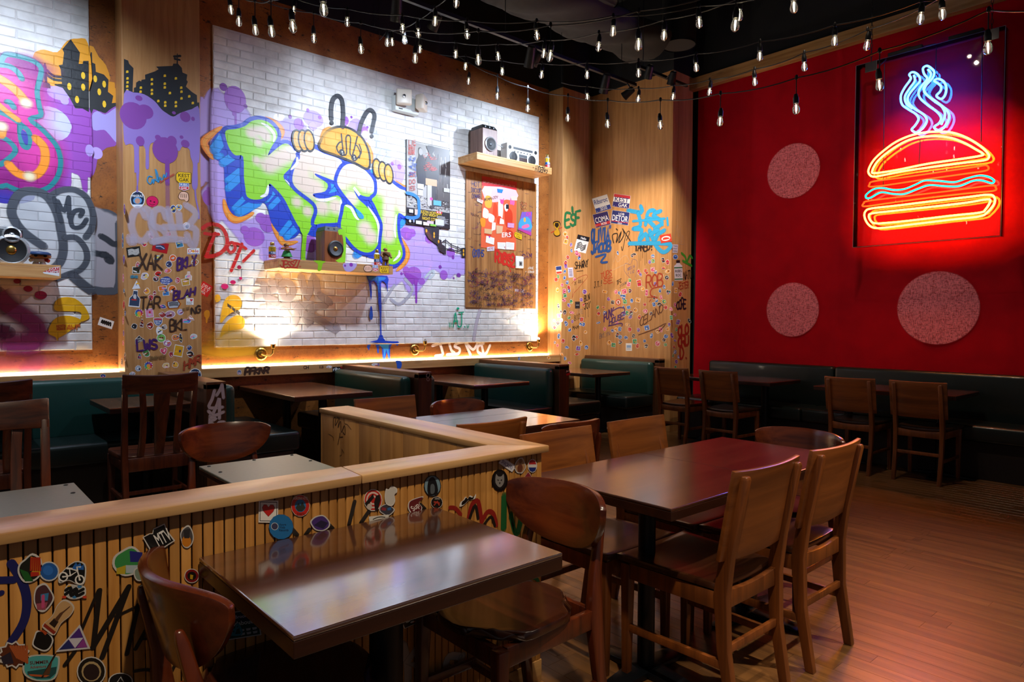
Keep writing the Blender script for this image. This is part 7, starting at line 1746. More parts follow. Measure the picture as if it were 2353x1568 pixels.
tagpiece(fC, C3, cor, 'orange scrawled tag', [(HW, 'TUPS', (480, 820), (565, 800), 45, .012, '#c8542e'), (HW, 'SE', (500, 865), (570, 850), 40, .012, '#c8542e'), (LN, [(500, 850), (540, 800), (550, 860)], .006, '#c8542e', 1, 3)])
tagpiece(fC, C3, cor, 'small J.T.! and TFC tags', [(HW, 'J.T.!', (428, 895), (490, 875), 45, .009, '#2a1f18'), (HW, 'TFC', (605, 870), (640, 850), 32, .008, '#2a1f18'), (HW, 'JTAW', (625, 895), (680, 860), 22, .004, '#4a4a5a'), (HW, 'BKLYN', (470, 1290), (550, 1265), 34, .005, '#6a6a78')])
tagpiece(fC, C3, cor, 'pencilled heart with names', [(LN, [(710, 815), (665, 760), (670, 700), (710, 710), (730, 670), (765, 690), (750, 810)], .004, '#5a5a8a', .8, 4), (HW, 'NOELIA', (690, 760), (745, 730), 22, .004, '#5a5a8a'), (HW, '+ LIZ', (690, 790), (740, 770), 20, .004, '#5a5a8a')])
tagpiece(fC, C3, cor, 'faint white chalk scrawl', [(LN, [(580, 690), (600, 640), (610, 690), (650, 650), (680, 640), (700, 690), (640, 720), (560, 760)], .005, '#d8c0a8', .7, 4), (LN, [(520, 740), (530, 700), (545, 745)], .004, '#d8c0a8', .7, 3)])
tagpiece(fB, C3, cor, 'green ESF tag', [(HW, 'ESF', (200, 410), (315, 395), 100, .035, '#1c6a3a', .97, .2, .1, .08, .1), (LN, [(255, 260), (258, 300)], .04, '#1c6a3a', .9, 0, .3)])
tagpiece(fB, C3, cor, 'black SHAWN tag', [(HW, 'SHAWN!', (275, 745), (380, 730), 50, .014, '#241a14', 1, 0, .1, .06, .1), (LN, [(335, 690), (345, 675)], .014, '#241a14'), (LN, [(370, 685), (380, 670)], .014, '#241a14'), (LN, [(290, 762), (340, 758)], .008, '#241a14')])
tagpiece(fB, C3, cor, 'red outlined scrawl', [(LN, [(250, 860), (290, 820), (360, 790), (372, 810), (340, 850), (300, 900), (270, 930), (255, 970), (262, 900)], .006, '#b0442c', .9, 3), (HW, 'JK ROLL', (270, 870), (340, 845), 24, .005, '#5a3a2a')])
tagpiece(fB, C3, cor, 'black dripping tag', [(HW, 'BLN', (350, 1000), (390, 985), 45, .012, '#1c1612'), (HW, 'JOY', (350, 1060), (395, 1045), 45, .012, '#1c1612'), (LN, [(360, 1060), (360, 1130)], .005, '#1c1612', 1, 0), (LN, [(378, 1050), (380, 1120)], .005, '#1c1612', 1, 0)])
tagpiece(fB, C3, cor, 'brown numbers and initials', [(HW, 'JTE', (290, 1095), (340, 1090), 32, .005, '#8a8078'), (HW, '810', (270, 1150), (315, 1135), 40, .008, '#4a3422'), (HW, 'MAM', (258, 1218), (305, 1212), 28, .007, '#3a2a1a'), (HW, 'NICK', (412, 1370), (440, 1330), 22, .005, '#3a2a1a')])
tagpiece(fD, C3, cor, 'red lettered scrawl at the pier edge', [(HW, 'OLO', (1085, 1265), (1165, 1255), 70, .03, '#a82a1c', .95, .2, 0, .08, .02), (HW, 'CRU', (1085, 1350), (1165, 1345), 70, .03, '#a82a1c', .95, .2, 0, .08, .02), (HW, 'D.', (1100, 1450), (1160, 1445), 80, .026, '#a82a1c', .95, .2)])
tagpiece(fD, C3, cor, 'black and green tags at the pier edge', [(HW, 'CORE', (1072, 1060), (1145, 1050), 75, .022, '#1c1426', .97, .1, 0, .1, .02), (HW, 'NATU', (1128, 830), (1190, 815), 70, .012, '#1c1612'), (LN, [(1110, 620), (1140, 650), (1150, 690), (1175, 640), (1195, 660)], .03, '#3f9a2a', .95, 4, .2), (LN, [(1120, 680), (1190, 720)], .03, '#3f9a2a', .95, 0, .2), (HW, 'JESTER', (1085, 900), (1165, 890), 45, .009, '#b03a24')])
tagpiece(fD, C3, cor, 'pale scribble at the pier edge', [(LN, [(1060, 480), (1080, 400), (1085, 500), (1100, 420), (1105, 540), (1120, 480), (1130, 550), (1080, 540)], .005, '#c8a890', .7, 4)])

# booth divider marks
tagpiece(Plane('y', 5.08), (240, 800, .22099), D1, 'white LARK letters sprayed on the divider end', [(LN, [(1145, 440), (1120, 530), (1090, 620), (1230, 615)], .022, '#d8d2dc', 1, 4, .15), (LN, [(1165, 495), (1205, 430), (1222, 380)], .022, '#d8d2dc', 1, 3, .15), (LN, [(1222, 380), (1238, 520)], .022, '#d8d2dc', 1, 0, .15), (LN, [(1130, 680), (1175, 580), (1195, 525), (1195, 735)], .022, '#d8d2dc', 1, 3, .15), (LN, [(1080, 655), (1130, 700), (1180, 690), (1240, 665)], .022, '#d8d2dc', 1, 3, .15), (LN, [(1100, 700), (1095, 810)], .022, '#d8d2dc', 1, 0, .15), (LN, [(1100, 720), (1160, 735), (1100, 770), (1160, 810)], .022, '#d8d2dc', 1, 3, .15), (LN, [(1180, 815), (1190, 775), (1245, 770)], .022, '#d8d2dc', 1, 3, .15)], .0008)
tagpiece(Plane('y', 4.97), (740, 800, .153), D2, 'chalk loop', [(LN, [(1610, 380), (1580, 380), (1565, 430), (1590, 440), (1570, 470), (1590, 495), (1610, 480), (1600, 440), (1620, 410), (1605, 378)], .005, '#a8a098', .9, 4)], .0008)
s = Stk(Plane('y', 5.02), (1080, 790, .204), 1098, 318, 46, 78, -18); s.poly(outline('rect', srnd), '#1a1416'); s.poly([(-.5, .2), (.5, .2), (.5, .5), (-.5, .5)], '#c2202a'); s.line([(-.3, 0), (-.1, -.2), (.1, 0), (.3, -.15)], .008, '#e8e4e0', 3).done(D3, 'black and red sticker')
# partition: inside scrawl
tagpiece(Plane('x', 1.6), (500, 800, .2551), pt, 'dark looping scrawl on the inner partition face', [(LN, [(1045, 720), (1045, 640), (1065, 630), (1060, 700), (1090, 640), (1075, 620), (1100, 630), (1085, 720), (1110, 660), (1115, 760), (1145, 700), (1150, 780), (1130, 760)], .006, '#3a2012', 1, 4), (LN, [(1105, 770), (1085, 870)], .006, '#3a2012'), (LN, [(1140, 620), (1145, 680), (1170, 690), (1205, 735)], .003, '#5a3a20', 1, 4), (LN, [(1000, 775), (1040, 800), (1048, 835)], .003, '#5a3a20', 1, 4), (LN, [(1105, 805), (1130, 802)], .005, '#3a2012'), (LN, [(1120, 910), (1140, 945)], .003, '#5a3a20'), (LN, [(1100, 975), (1120, 960), (1122, 915)], .003, '#5a3a20', 1, 4)], .001)

# ------------------------------------------------------------------ slatted partition: stickers and marker strokes
fS = Plane('y', 1.8148); FF = (0, 1120, .28571); GG = (560, 1020, .34955); HH = (960, 800, .2551)
tagpiece(fS, FF, pt, 'large black marker MTA letters', [(LN, [(800, 830), (750, 1290)], .0115, '#150f0c', .95, 0), (LN, [(790, 830), (650, 1160)], .0072, '#150f0c', .95, 0), (LN, [(745, 1290), (1035, 800)], .0122, '#150f0c', .95, 0), (LN, [(1035, 800), (820, 1370)], .0115, '#150f0c', .95, 0), (LN, [(930, 1040), (1100, 960), (1280, 890)], .0072, '#150f0c', .95, 3), (LN, [(1110, 950), (1020, 1340)], .0108, '#150f0c', .95, 0), (LN, [(1300, 920), (1090, 1300)], .0100, '#150f0c', .95, 0), (LN, [(1300, 920), (1310, 1350), (1350, 1530)], .0079, '#150f0c', .95, 3), (LN, [(1130, 1220), (1310, 1210)], .0072, '#150f0c', .95, 0), (LN, [(520, 1430), (600, 1320)], .0086, '#150f0c', .95, 0), (LN, [(1080, 1480), (1200, 1470), (1330, 1540), (1420, 1400)], .0079, '#150f0c', .95, 4)], .0008)
tagpiece(fS, FF, pt, 'thick blue marker stroke', [(LN, [(-60, 750), (110, 745)], .016, '#171a5a', .97, 0), (LN, [(90, 610), (170, 740), (215, 900), (190, 1080), (80, 1260)], .017, '#171a5a', .97, 5), (LN, [(-20, 860), (10, 850)], .012, '#171a5a', .97, 0)], .0008)
tagpiece(fS, GG, pt, 'black marker slashes behind the near table', [(LN, [(728, 382), (692, 530)], .013, '#1a100a', .95, 0), (LN, [(825, 440), (770, 520)], .013, '#1a100a', .95, 0), (LN, [(315, 560), (350, 600)], .012, '#1a100a', .95, 0), (LN, [(430, 565), (405, 600)], .012, '#1a100a', .95, 0), (LN, [(1160, 400), (1190, 430)], .012, '#1a100a', .95, 0), (LN, [(545, 520), (585, 560)], .012, '#1a100a', .95, 0)], .0008)
tagpiece(fS, GG, pt, 'red and black marker arches', [(LN, [(1355, 420), (1390, 425), (1425, 465)], .014, '#8e1a14', .95, 3), (LN, [(1475, 500), (1500, 400), (1540, 380), (1560, 490)], .017, '#8e1a14', .95, 4), (LN, [(1485, 490), (1520, 405), (1540, 490)], .012, '#1a0e0a', .95, 4), (LN, [(1560, 520), (1600, 450), (1640, 460), (1660, 535)], .017, '#8e1a14', .95, 4), (LN, [(1580, 530), (1625, 480), (1650, 540)], .011, '#1a0e0a', .95, 4)], .0008)
tagpiece(fS, GG, pt, 'green marker strokes', [(LN, [(1712, 340), (1708, 560)], .026, '#155a2c', .97, 0, .1), (LN, [(1755, 460), (1775, 560), (1800, 590), (1830, 480)], .019, '#155a2c', .97, 4, .1), (LN, [(1830, 420), (1800, 580)], .016, '#155a2c', .97, 0, .1), (LN, [(1830, 900), (1900, 880), (1935, 905), (1925, 950)], .014, '#155a2c', .97, 4, .1)], .0008)
tagpiece(fS, GG, pt, 'white marker K and C below the near table', [(LN, [(1045, 1320), (1075, 1440), (1080, 1560)], .026, '#b8aaa2', .85, 3, .3), (LN, [(1180, 1290), (1070, 1440), (1140, 1450), (1210, 1560)], .024, '#b8aaa2', .85, 0, .3), (LN, [(1420, 1400), (1350, 1400), (1330, 1470), (1400, 1480), (1440, 1390)], .024, '#b8aaa2', .85, 4, .3)], .0008)
def ps(crop, x, y, w, h, rot=0, off=.0025): return Stk(fS, crop, x, y, w, h, rot, off)
def rimmed(s, shape, c, seed=1, k=.86):
    P = outline(shape, random.Random(seed)); s.poly(P, '#c8c4c0'); s.poly(P, c, k); return s
s = rimmed(ps(FF, 245, 655, 225, 250), 'blob', '#1c1c14', 4); s.poly([(0, -.4), (.35, -.3), (.35, .2), (.05, .2)], '#c89020'); s.poly([(-.4, 0), (-.1, .1), (.1, .4), (-.2, .4)], '#1f5a24'); s.poly([(0, .1), (.3, .1), (.3, .22), (0, .25)], '#b02a1c')
for k in range(6): s.line([(.02 + k * .06, -.36), (0 + k * .07, .05)], .003, '#a02a14')
s.done(pt, 'green, black and yellow blob sticker')
s = rimmed(ps(FF, 393, 675, 165, 160), 'disc', '#2458a0', 2); s.disc(-.05, -.05, .25, '#2f6cc0').done(pt, 'blue round sticker')
s = ps(FF, 575, 690, 230, 185, 0, .0035); P = smooth_closed([(-.45, .2), (-.3, -.1), (.1, -.5), (.45, -.4), (.48, .1), (.4, .45), (.2, .48), (-.1, .3), (-.4, .42)], 3); s.poly(P, '#c8c4c0', 1.04); s.poly(P, '#131313', .94); s.poly([(.05, -.3), (.15, -.48), (.2, -.36), (.3, -.46), (.34, -.3), (.42, -.4), (.42, -.15), (.0, -.18)], '#2a62b0')
for cx_, cy_ in ((-.3, .15), (.28, .28)):
    s.line([(cx_ + .15 * math.cos(2 * PI * k / 12), cy_ + .19 * math.sin(2 * PI * k / 12)) for k in range(13)], .003, '#e4e0dc'); s.disc(cx_, cy_, .04, '#e4e0dc')
s.line([(-.3, .15), (-.05, .1), (.2, -.1), (.28, .28)], .003, '#e4e0dc'); s.line([(-.05, .1), (-.08, -.2), (.2, -.12)], .003, '#e4e0dc'); s.line([(-.16, -.22), (0, -.2)], .004, '#e4e0dc'); s.line([(.2, -.1), (.18, -.28), (.3, -.28)], .003, '#e4e0dc').done(pt, 'black bicycle sticker')
s = rimmed(ps(FF, 345, 885, 185, 250), 'blob', '#4a2a30', 6); s.poly([(-.1, -.1), (.25, -.15), (.2, .1), (-.1, .1)], '#3a78a8'); s.poly([(-.3, .2), (.2, .15), (.1, .4), (-.25, .4)], '#9a4a5a'); s.line([(0, -.05), (0, .3)], .006, '#c04a7a').done(pt, 'colourful splashed sticker')
s = rimmed(ps(FF, 597, 840, 228, 140), 'blob', '#b8b4b0', 7); 
for k, c in enumerate(('#c8402a', '#e0a02a', '#3a7ab0', '#3a7ab0', '#c8402a')): s.disc(-.36 + k * .18, (-.3 if k % 2 else .3), .08, c)
for k in range(2): s.line([(-.3, -.1 + k * .22), (-.15, -.25 + k * .22), (-.1, 0 + k * .22), (.05, -.2 + k * .22), (.1, 0 + k * .22), (.3, -.15 + k * .22)], .007, '#141414', 3)
s.done(pt, 'white sticker with black brush lettering')
s = ps(FF, 470, 1040, 160, 300, 38, .004); P = smooth_closed([(-.35, -.45), (0, -.52), (.35, -.45), (.42, -.2), (.3, .1), (.4, .45), (0, .5), (-.4, .45), (-.3, .1), (-.42, -.2)], 3); s.poly(P, '#c8bcb0'); s.poly(P, '#c09868', .9); s.poly([(-.18, .3), (.18, .3), (.14, .1), (-.14, .1)], '#2a1c14'); s.poly([(-.1, .12), (.1, .12), (.06, -.15), (.14, -.4), (.1, -.42), (0, -.2), (-.08, -.1)], '#5a3a26'); s.poly([(-.36, .36), (.36, .36), (.34, .45), (-.34, .45)], '#8a2a1c').done(pt, 'tan capsule-shaped sticker with a statue')
s = rimmed(ps(FF, 342, 1230, 200, 205), 'blob', '#120e0c', 9); s.poly([(-.2, -.4), (.25, -.4), (.2, -.3), (.1, -.2), (0, -.32)], '#a8421c').done(pt, 'black beard-shaped sticker')
s = ps(FF, 585, 1215, 280, 228); s.poly([(-.5, .48), (.5, .36), (.2, -.5)], '#c4c0c4'); s.poly([(-.4, .4), (.42, .31), (.18, -.38)], '#4a2a7a'); s.poly([(-.14, 0), (.3, -.03), (.06, .34)], '#c8c4d0'); s.poly([(.1, .33), (.42, .3), (.3, .0)], '#8a3a8a'); s.poly([(-.4, .4), (.02, .35), (-.13, .05)], '#252a66').done(pt, 'purple triangle sticker')
s = rimmed(ps(FF, 110, 1345, 270, 230), 'flower', '#5a2a16', 3); s.poly([(-.4, .1), (-.1, -.1), (0, .3), (-.3, .35)], '#2a2230'); 
for k in range(7): s.line([(-.1 + k * .08, -.3), (.1 + k * .05, .1 + k * .03)], .004, '#a8542a')
s.done(pt, 'brown feathered sticker')
s = ps(FF, 333, 1450, 305, 215, -4); P = smooth_closed([(-.35, -.45), (.0, -.5), (.4, -.42), (.5, -.3), (.42, .25), (.25, .5), (-.15, .48), (-.45, .25), (-.5, -.1)], 3); s.poly(P, '#c0bcb0'); s.poly(P, '#4aa0a0', .9); s.poly([(-.38, .1), (.4, 0), (.36, .25), (.2, .42), (-.15, .4), (-.38, .22)], '#1f4a4a'); s.poly([(-.36, .2), (.2, .3), (.1, .36), (-.3, .28)], '#b8562a'); s.text('SUMMER', -.3, -.15, .2, .12, '#5a1f1a'); s.text('Adventure', -.3, 0, .12, .1, '#8a3a2a'); s.line([(0, .35), (.38, -.45)], .004, '#2a1a14'); s.poly([(.0, .3), (.3, -.25), (.2, .25)], '#5a3a24').done(pt, 'teal SUMMER Adventure badge sticker')
s = rimmed(ps(FF, 733, 1480, 235, 240), 'disc', '#1c1712', 1, .92); s.disc(0, 0, .34, '#b0986c'); s.disc(0, .02, .28, '#2a1c1a'); s.done(pt, 'dark round sticker with a tan ring')
s = rimmed(ps(FF, 968, 1560, 200, 140), 'disc', '#141418', 1, .9); s.line([(-.2, .2), (0, -.25), (.2, .2), (-.2, .2)], .003, '#b8b8b8').done(pt, 'black round sticker with a thin triangle')
s = rimmed(ps(FF, 1040, 600, 300, 255), 'blob', '#3a8a4a', 12); s.poly([(0, -.35), (.35, -.3), (.3, 0), (.02, 0)], '#2a2a7a'); s.poly([(-.1, .1), (.3, .1), (.2, .35), (-.1, .35)], '#a8b8c0'); s.poly([(-.35, .2), (-.1, .1), (-.12, .38), (-.35, .38)], '#b8a02a').done(pt, 'green and blue cut-out sticker')
s = rimmed(ps(FF, 1145, 690, 180, 150, 0, .0035), 'blob', '#7a8a7a', 14); s.poly([(0, -.2), (.35, -.2), (.3, .1), (0, .15)], '#2a4a2a').done(pt, 'grey-green hand-shaped sticker')
s = ps(FF, 1270, 410, 215, 190, -28, .004); s.poly([(-.48, -.35), (-.2, -.35), (-.1, -.3), (0, -.45), (.45, -.42), (.42, -.1), (.5, .4), (-.46, .5)], '#c8c4c0', 1.04); s.poly([(-.46, -.33), (-.2, -.33), (-.1, -.27), (0, -.42), (.43, -.4), (.4, -.1), (.46, .38), (-.43, .46)], '#0f0e0f'); s.text('MTV', -.12, .3, .46, .52, '#e0dedc').done(pt, 'black MTV sticker')
s = rimmed(ps(FF, 1500, 400, 135, 190), 'blob', '#4a4648', 16); s.disc(-.02, .18, .28, '#c87818', .24); s.poly([(-.2, -.3), (.2, -.35), (.15, .05), (-.15, .05)], '#2a282a').done(pt, 'dark sticker with an orange disc')
s = rimmed(ps(FF, 1540, 712, 120, 116), 'disc', '#7a1416', 1, .9); s.disc(0, 0, .3, '#14100c'); s.poly([(-.1, -.1), (.1, -.05), (.05, .25), (-.12, .2)], '#b8901c').done(pt, 'red and black round sticker')
s = ps(FF, 1885, 1108, 390, 215, -9, .004); s.poly(outline('rect', srnd), '#b8b4b4', 1.02); s.poly([(-.485, -.47), (.485, -.47), (.485, .47), (-.485, .47)], '#101a30'); s.poly([(-.485, 0), (.485, -.05), (.485, .47), (-.485, .47)], '#123026'); s.text('Leaving Brooklyn', -.3, -.24, .38, .12, '#c8c4d8'); s.text('Fughheddaboutit', -.44, .02, .44, .16, '#d8d8d8')
for k in range(6): s.poly([(.08 + k % 3 * .13, .18 + k // 3 * .14), (.18 + k % 3 * .13, .18 + k // 3 * .14), (.17 + k % 3 * .13, .26 + k // 3 * .14), (.09 + k % 3 * .13, .27 + k // 3 * .14)], '#a8aab0')
for k in range(26): s.disc(srnd.uniform(-.42, -.16), srnd.uniform(.1, .4), .012, '#c8c4d0')
s.line([(-.15, 0), (-.05, .3), (.05, -.05), (.1, .35), (-.2, .25), (.05, .1)], .005, '#2a7a90', 5).done(pt, 'dark green road sign sticker reading Leaving Brooklyn Fughheddaboutit')
# right half, seen over the near table
s = ps(GG, 160, 445, 128, 146, 1); s.poly(outline('rect', srnd), '#e8e4e0'); s.poly([(-.44, -.44), (.44, -.44), (.44, .44), (-.44, .44)], '#1a1816'); s.poly([(-.41, -.41), (.41, -.41), (.41, .41), (-.41, .41)], '#e8e4e0'); s.poly([(x * .62, y * .55 - .05) for x, y in outline('heart', srnd)], '#1a1210', 1.06); s.poly([(x * .62, y * .55 - .05) for x, y in outline('heart', srnd)], '#c0201c').done(pt, 'white square sticker with a red heart')
s = ps(GG, 242, 545, 162, 166, 0, .004); s.disc(0, 0, .5, '#10508c'); s.disc(0, 0, .49, '#1a6aa8'); s.disc(-.26, -.02, .15, '#c8d4dc'); s.disc(-.26, -.02, .13, '#3a3a5a'); s.text('Azure', -.08, -.05, .2, .09, '#0c2c4c'); s.text('Vista', -.08, .06, .16, .09, '#0c2c4c'); s.text('Records', -.08, .17, .3, .09, '#0c2c4c').done(pt, 'blue disc sticker reading Azure Vista Records')
s = ps(GG, 370, 407, 124, 144); s.disc(0, 0, .5, '#ddd8d2'); s.disc(0, 0, .48, '#c22418'); s.disc(0, 0, .3, '#2a72a8'); s.poly([(-.26, .1), (-.1, -.12), (0, 0), (.1, -.18), (.27, .1), (.1, .26), (-.12, .26)], '#2a3430'); s.text('A EUROPEAN HOTEL', -.4, -.28, .4, .12, '#f0dccc'); s.text('ZURICH', -.2, .45, .22, .12, '#2a0c08').done(pt, 'red round hotel sticker reading ZURICH')
s = rimmed(ps(GG, 505, 525, 158, 112), 'blob', '#432a72', 18); s.poly([(-.3, .1), (0, -.2), (.3, -.05), (.1, .3)], '#221a3a').done(pt, 'purple cut-out sticker')
s = ps(GG, 848, 370, 122, 146); s.disc(0, 0, .5, '#d8d2ca'); 
for k, c in enumerate(('#c4281e', '#e0c8be', '#c4281e', '#e0c8be', '#c4281e')): s.disc(0, 0, .46 - k * .08, c)
s.poly([(-.45, .15), (-.1, -.2), (0, -.3), (.05, -.1), (-.2, .15), (-.35, .3)], '#1a120e'); s.poly([(.1, .48), (.05, .1), (.15, -.2), (.35, -.25), (.4, 0), (.25, .45)], '#1a120e'); s.disc(-.2, .3, .14, '#c8beb4').done(pt, 'red ringed sticker with black hands')
s = ps(GG, 962, 342, 90, 130, 12, .004); P = smooth_closed([(-.1, -.5), (.3, -.45), (.4, -.25), (.25, -.1), (.4, .2), (.25, .48), (-.2, .45), (-.42, .1), (-.45, -.3), (-.25, -.3)], 3); s.poly(P, '#e4e0da'); s.poly(P, '#d0ccc6', .9).done(pt, 'plain white cut-out sticker')
s = rimmed(ps(GG, 935, 432, 118, 84), 'blob', '#3a3844', 19); s.poly([(-.25, -.2), (0, -.1), (-.05, .1), (-.28, .05)], '#8a2a34'); s.poly([(.05, -.1), (.25, -.2), (.28, .02), (.08, .08)], '#2a62a0').done(pt, 'grey sticker with red and blue lenses')
s = ps(GG, 885, 488, 130, 34, -6, .004); s.poly(outline('rect', srnd), '#d8d2c8'); s.line([(-.3, .1), (-.1, -.15), (.1, -.2), (.3, -.05)], .003, '#3a3430', 3).done(pt, 'white card sticker')
s = ps(GG, 1132, 402, 130, 108, -38); P = smooth_closed([(-.45, .3), (-.45, -.1), (-.25, -.4), (.0, -.42), (.5, -.2), (.5, -.1), (.18, 0), (.15, .35), (-.1, .48)], 3); s.poly(P, '#d8d0cc'); s.poly(P, '#641a1e', .88); s.text('Sup', -.32, .2, .1, .32, '#e8dcd8').done(pt, 'maroon Sup sticker')
s = ps(GG, 1238, 277, 114, 142); s.disc(0, 0, .5, '#15181c'); s.disc(0, 0, .46, '#7a98a8'); s.poly(smooth_closed([(-.25, .4), (-.25, -.2), (0, -.42), (.22, -.2), (.3, .35)], 3), '#121418'); s.poly(smooth_closed([(-.1, -.05), (.1, -.05), (.12, .3), (-.1, .35)], 3), '#5a6268').done(pt, 'dark oval portrait sticker')
s = ps(GG, 1266, 386, 80, 80); s.disc(0, 0, .5, '#c8c0b8'); s.disc(0, 0, .46, '#16120f'); s.text('DEAD', -.15, -.25, .25, .14, '#c8beb4'); s.line([(-.2, .2), (.05, -.1), (.2, .2)], .005, '#a83a2a'); s.line([(-.2, -.05), (.2, .05)], .005, '#a83a2a').done(pt, 'black round sticker lettered DEAD')
s = ps(GG, 1470, 370, 112, 74, -8); P = smooth_closed([(-.5, .45), (-.42, .1), (-.25, -.05), (-.1, -.3), (.02, -.12), (.15, -.35), (.35, -.2), (.5, -.42), (.42, -.05), (.2, .02), (.05, .02), (-.1, .2), (-.3, .4)], 4); s.poly(P, '#dcd6d0', 1.06); s.poly(P, '#120e0c', .8).done(pt, 'black moustache sticker')
s = ps(GG, 1680, 240, 108, 145); s.disc(0, 0, .5, '#0c0b0c'); s.disc(0, 0, .4, '#1a191a'); s.poly(smooth_closed([(-.22, -.28), (-.1, -.18), (.1, -.18), (.24, -.28), (.26, .1), (0, .32), (-.26, .1)], 3), '#8a8684'); s.poly([(-.14, -.06), (-.04, 0), (-.12, .04)], '#1a191a'); s.poly([(.14, -.06), (.04, 0), (.12, .04)], '#1a191a'); s.poly([(-.05, .1), (.05, .1), (0, .2)], '#1a191a').done(pt, 'black oval badge sticker with a grey animal emblem')
s = ps(GG, 1730, 137, 100, 44, 34); s.poly(outline('rect', srnd), '#dcd8dc', 1.08); s.poly([(-.47, -.38), (.47, -.38), (.47, .38), (-.47, .38)], '#e8e6ea'); s.text('SNICKERS', -.42, .28, .42, .52, '#1f2a7a').done(pt, 'white and blue chocolate bar sticker')
s = rimmed(ps(GG, 1815, 150, 74, 118, 8), 'blob', '#b08862', 22); s.disc(-.05, -.3, .14, '#8a6040'); s.disc(0, .1, .24, '#6a3a26').done(pt, 'brown bear-shaped sticker')
s = ps(GG, 1895, 145, 62, 90); s.disc(0, 0, .5, '#dcd6d4'); s.poly([(-.4, -.1), (-.3, -.36), (0, -.46), (.3, -.36), (.4, -.1)], '#b0282a'); s.poly([(-.4, .12), (.4, .12), (.3, .36), (0, .46), (-.3, .36)], '#1f2f7a').done(pt, 'red, white and blue oval sticker')
s = rimmed(ps(GG, 1865, 205, 60, 44), 'tri', '#8a2a3a', 1).done(pt)
for x, y, w, h, c in ((1095, 1170, 115, 50, '#2a2018'), (1170, 1165, 50, 60, '#b8582a'), (1725, 955, 46, 46, '#1c1612'), (862, 1345, 30, 60, '#b0a49a')): generic(fS, GG, x, y, w, h, 'rect' if w > 100 else 'blob', c, -25 if w > 100 else 0, pt, off=.0025)
# ------------------------------------------------------------------ string lights (picture position of each bulb and its distance)
bp_ = {}
def bulb_meshes():
    s = MB().lathe([(.0165, .012), (.0185, .016), (.0185, .05), (.014, .062), (.012, .075)], 14).build('bulb_socket', 'black_metal', None, 0, 40)
    g = MB().lathe([(.012, .012), (.016, .002), (.0225, -.02), (.024, -.034), (.02, -.05), (.01, -.06), (.001, -.062)], 16).build('glass_bulb', 'bulb_glass', s, 0, 60)
    f = MB().lathe([(.0035, .002), (.0042, -.004), (.0042, -.036), (.002, -.04)], 8).build('filament', 'filament', s, 0, 60)
    return s
proto = bulb_meshes()
STR = [
 ('frontmost string, sagging low across the wooden corner to the neon sign', 1, [(1077, 186, 7.4), (1143, 220, 7.1), (1213, 248, 6.8), (1305, 270, 6.4), (1396, 284, 6.0), (1517, 287, 5.6), (1655, 278, 5.1), (1829, 249, 4.6), (2020, 194, 4.2), (2270, 108, 3.8)], (1040, 120, 7.5), (2420, 20, 3.5)),
 ('string of short-drop bulbs above the corner pier', 0, [(1070, 152, 7.2), (1154, 164, 6.9), (1245, 171, 6.6), (1349, 171, 6.3), (1467, 167, 6.0), (1599, 154, 5.6), (1746, 128, 5.2), (1918, 93, 4.8), (2116, 41, 4.4)], (1010, 125, 7.3), (2330, -30, 4.1)),
 ('farthest string, running from the corner pier along the wooden beam', 0, [(1349, 222, 7.2), (1467, 227, 6.9), (1547, 222, 6.6), (1631, 210, 6.3), (1734, 187, 5.9), (1848, 152, 5.4), (1993, 103, 4.9), (2165, 31, 4.3)], (1290, 190, 7.3), (2260, -30, 4.0)),
 ('string of long-drop bulbs across the black ceiling', 1, [(721, 87, 5.6), (829, 112, 5.4), (954, 133, 5.2), (1099, 137, 4.9), (1265, 128, 4.6), (1467, 102, 4.2), (1690, 56, 3.8)], (600, 0, 5.8), (1900, -30, 3.5)),
 ('string at the top left coming towards the camera', 1, [(530, 22, 5.6), (549, 48, 5.3), (586, 68, 4.9), (623, 71, 4.5), (672, 59, 4.1), (743, 20, 3.6)], (515, -20, 5.8), (800, -60, 3.3)),
 ('string crossing highest along the top of the picture', 0, [(675, 24, 5.9), (798, 50, 5.6), (925, 65, 5.5), (1073, 78, 5.4), (1233, 80, 5.3), (1409, 71, 4.9), (1606, 51, 4.6), (1824, 14, 4.0)], (590, -15, 6.0), (2000, -40, 3.7)),
 ('short string rising steeply from the cork wall to the top edge', 0, [(890, 97, 6.3), (929, 91, 6.0), (961, 75, 5.7), (1000, 48, 5.4), (1049, 5, 5.0)], (872, 92, 6.4), (1090, -45, 4.7)),
 ('string between the steep one and the corner pier', 0, [(901, 96, 6.6), (965, 113, 6.5), (1047, 124, 6.3), (1144, 129, 6.0), (1250, 122, 5.7), (1376, 107, 5.3), (1526, 80, 4.9), (1699, 34, 4.4)], (860, 60, 6.7), (1830, -20, 4.1)),
]
first = True
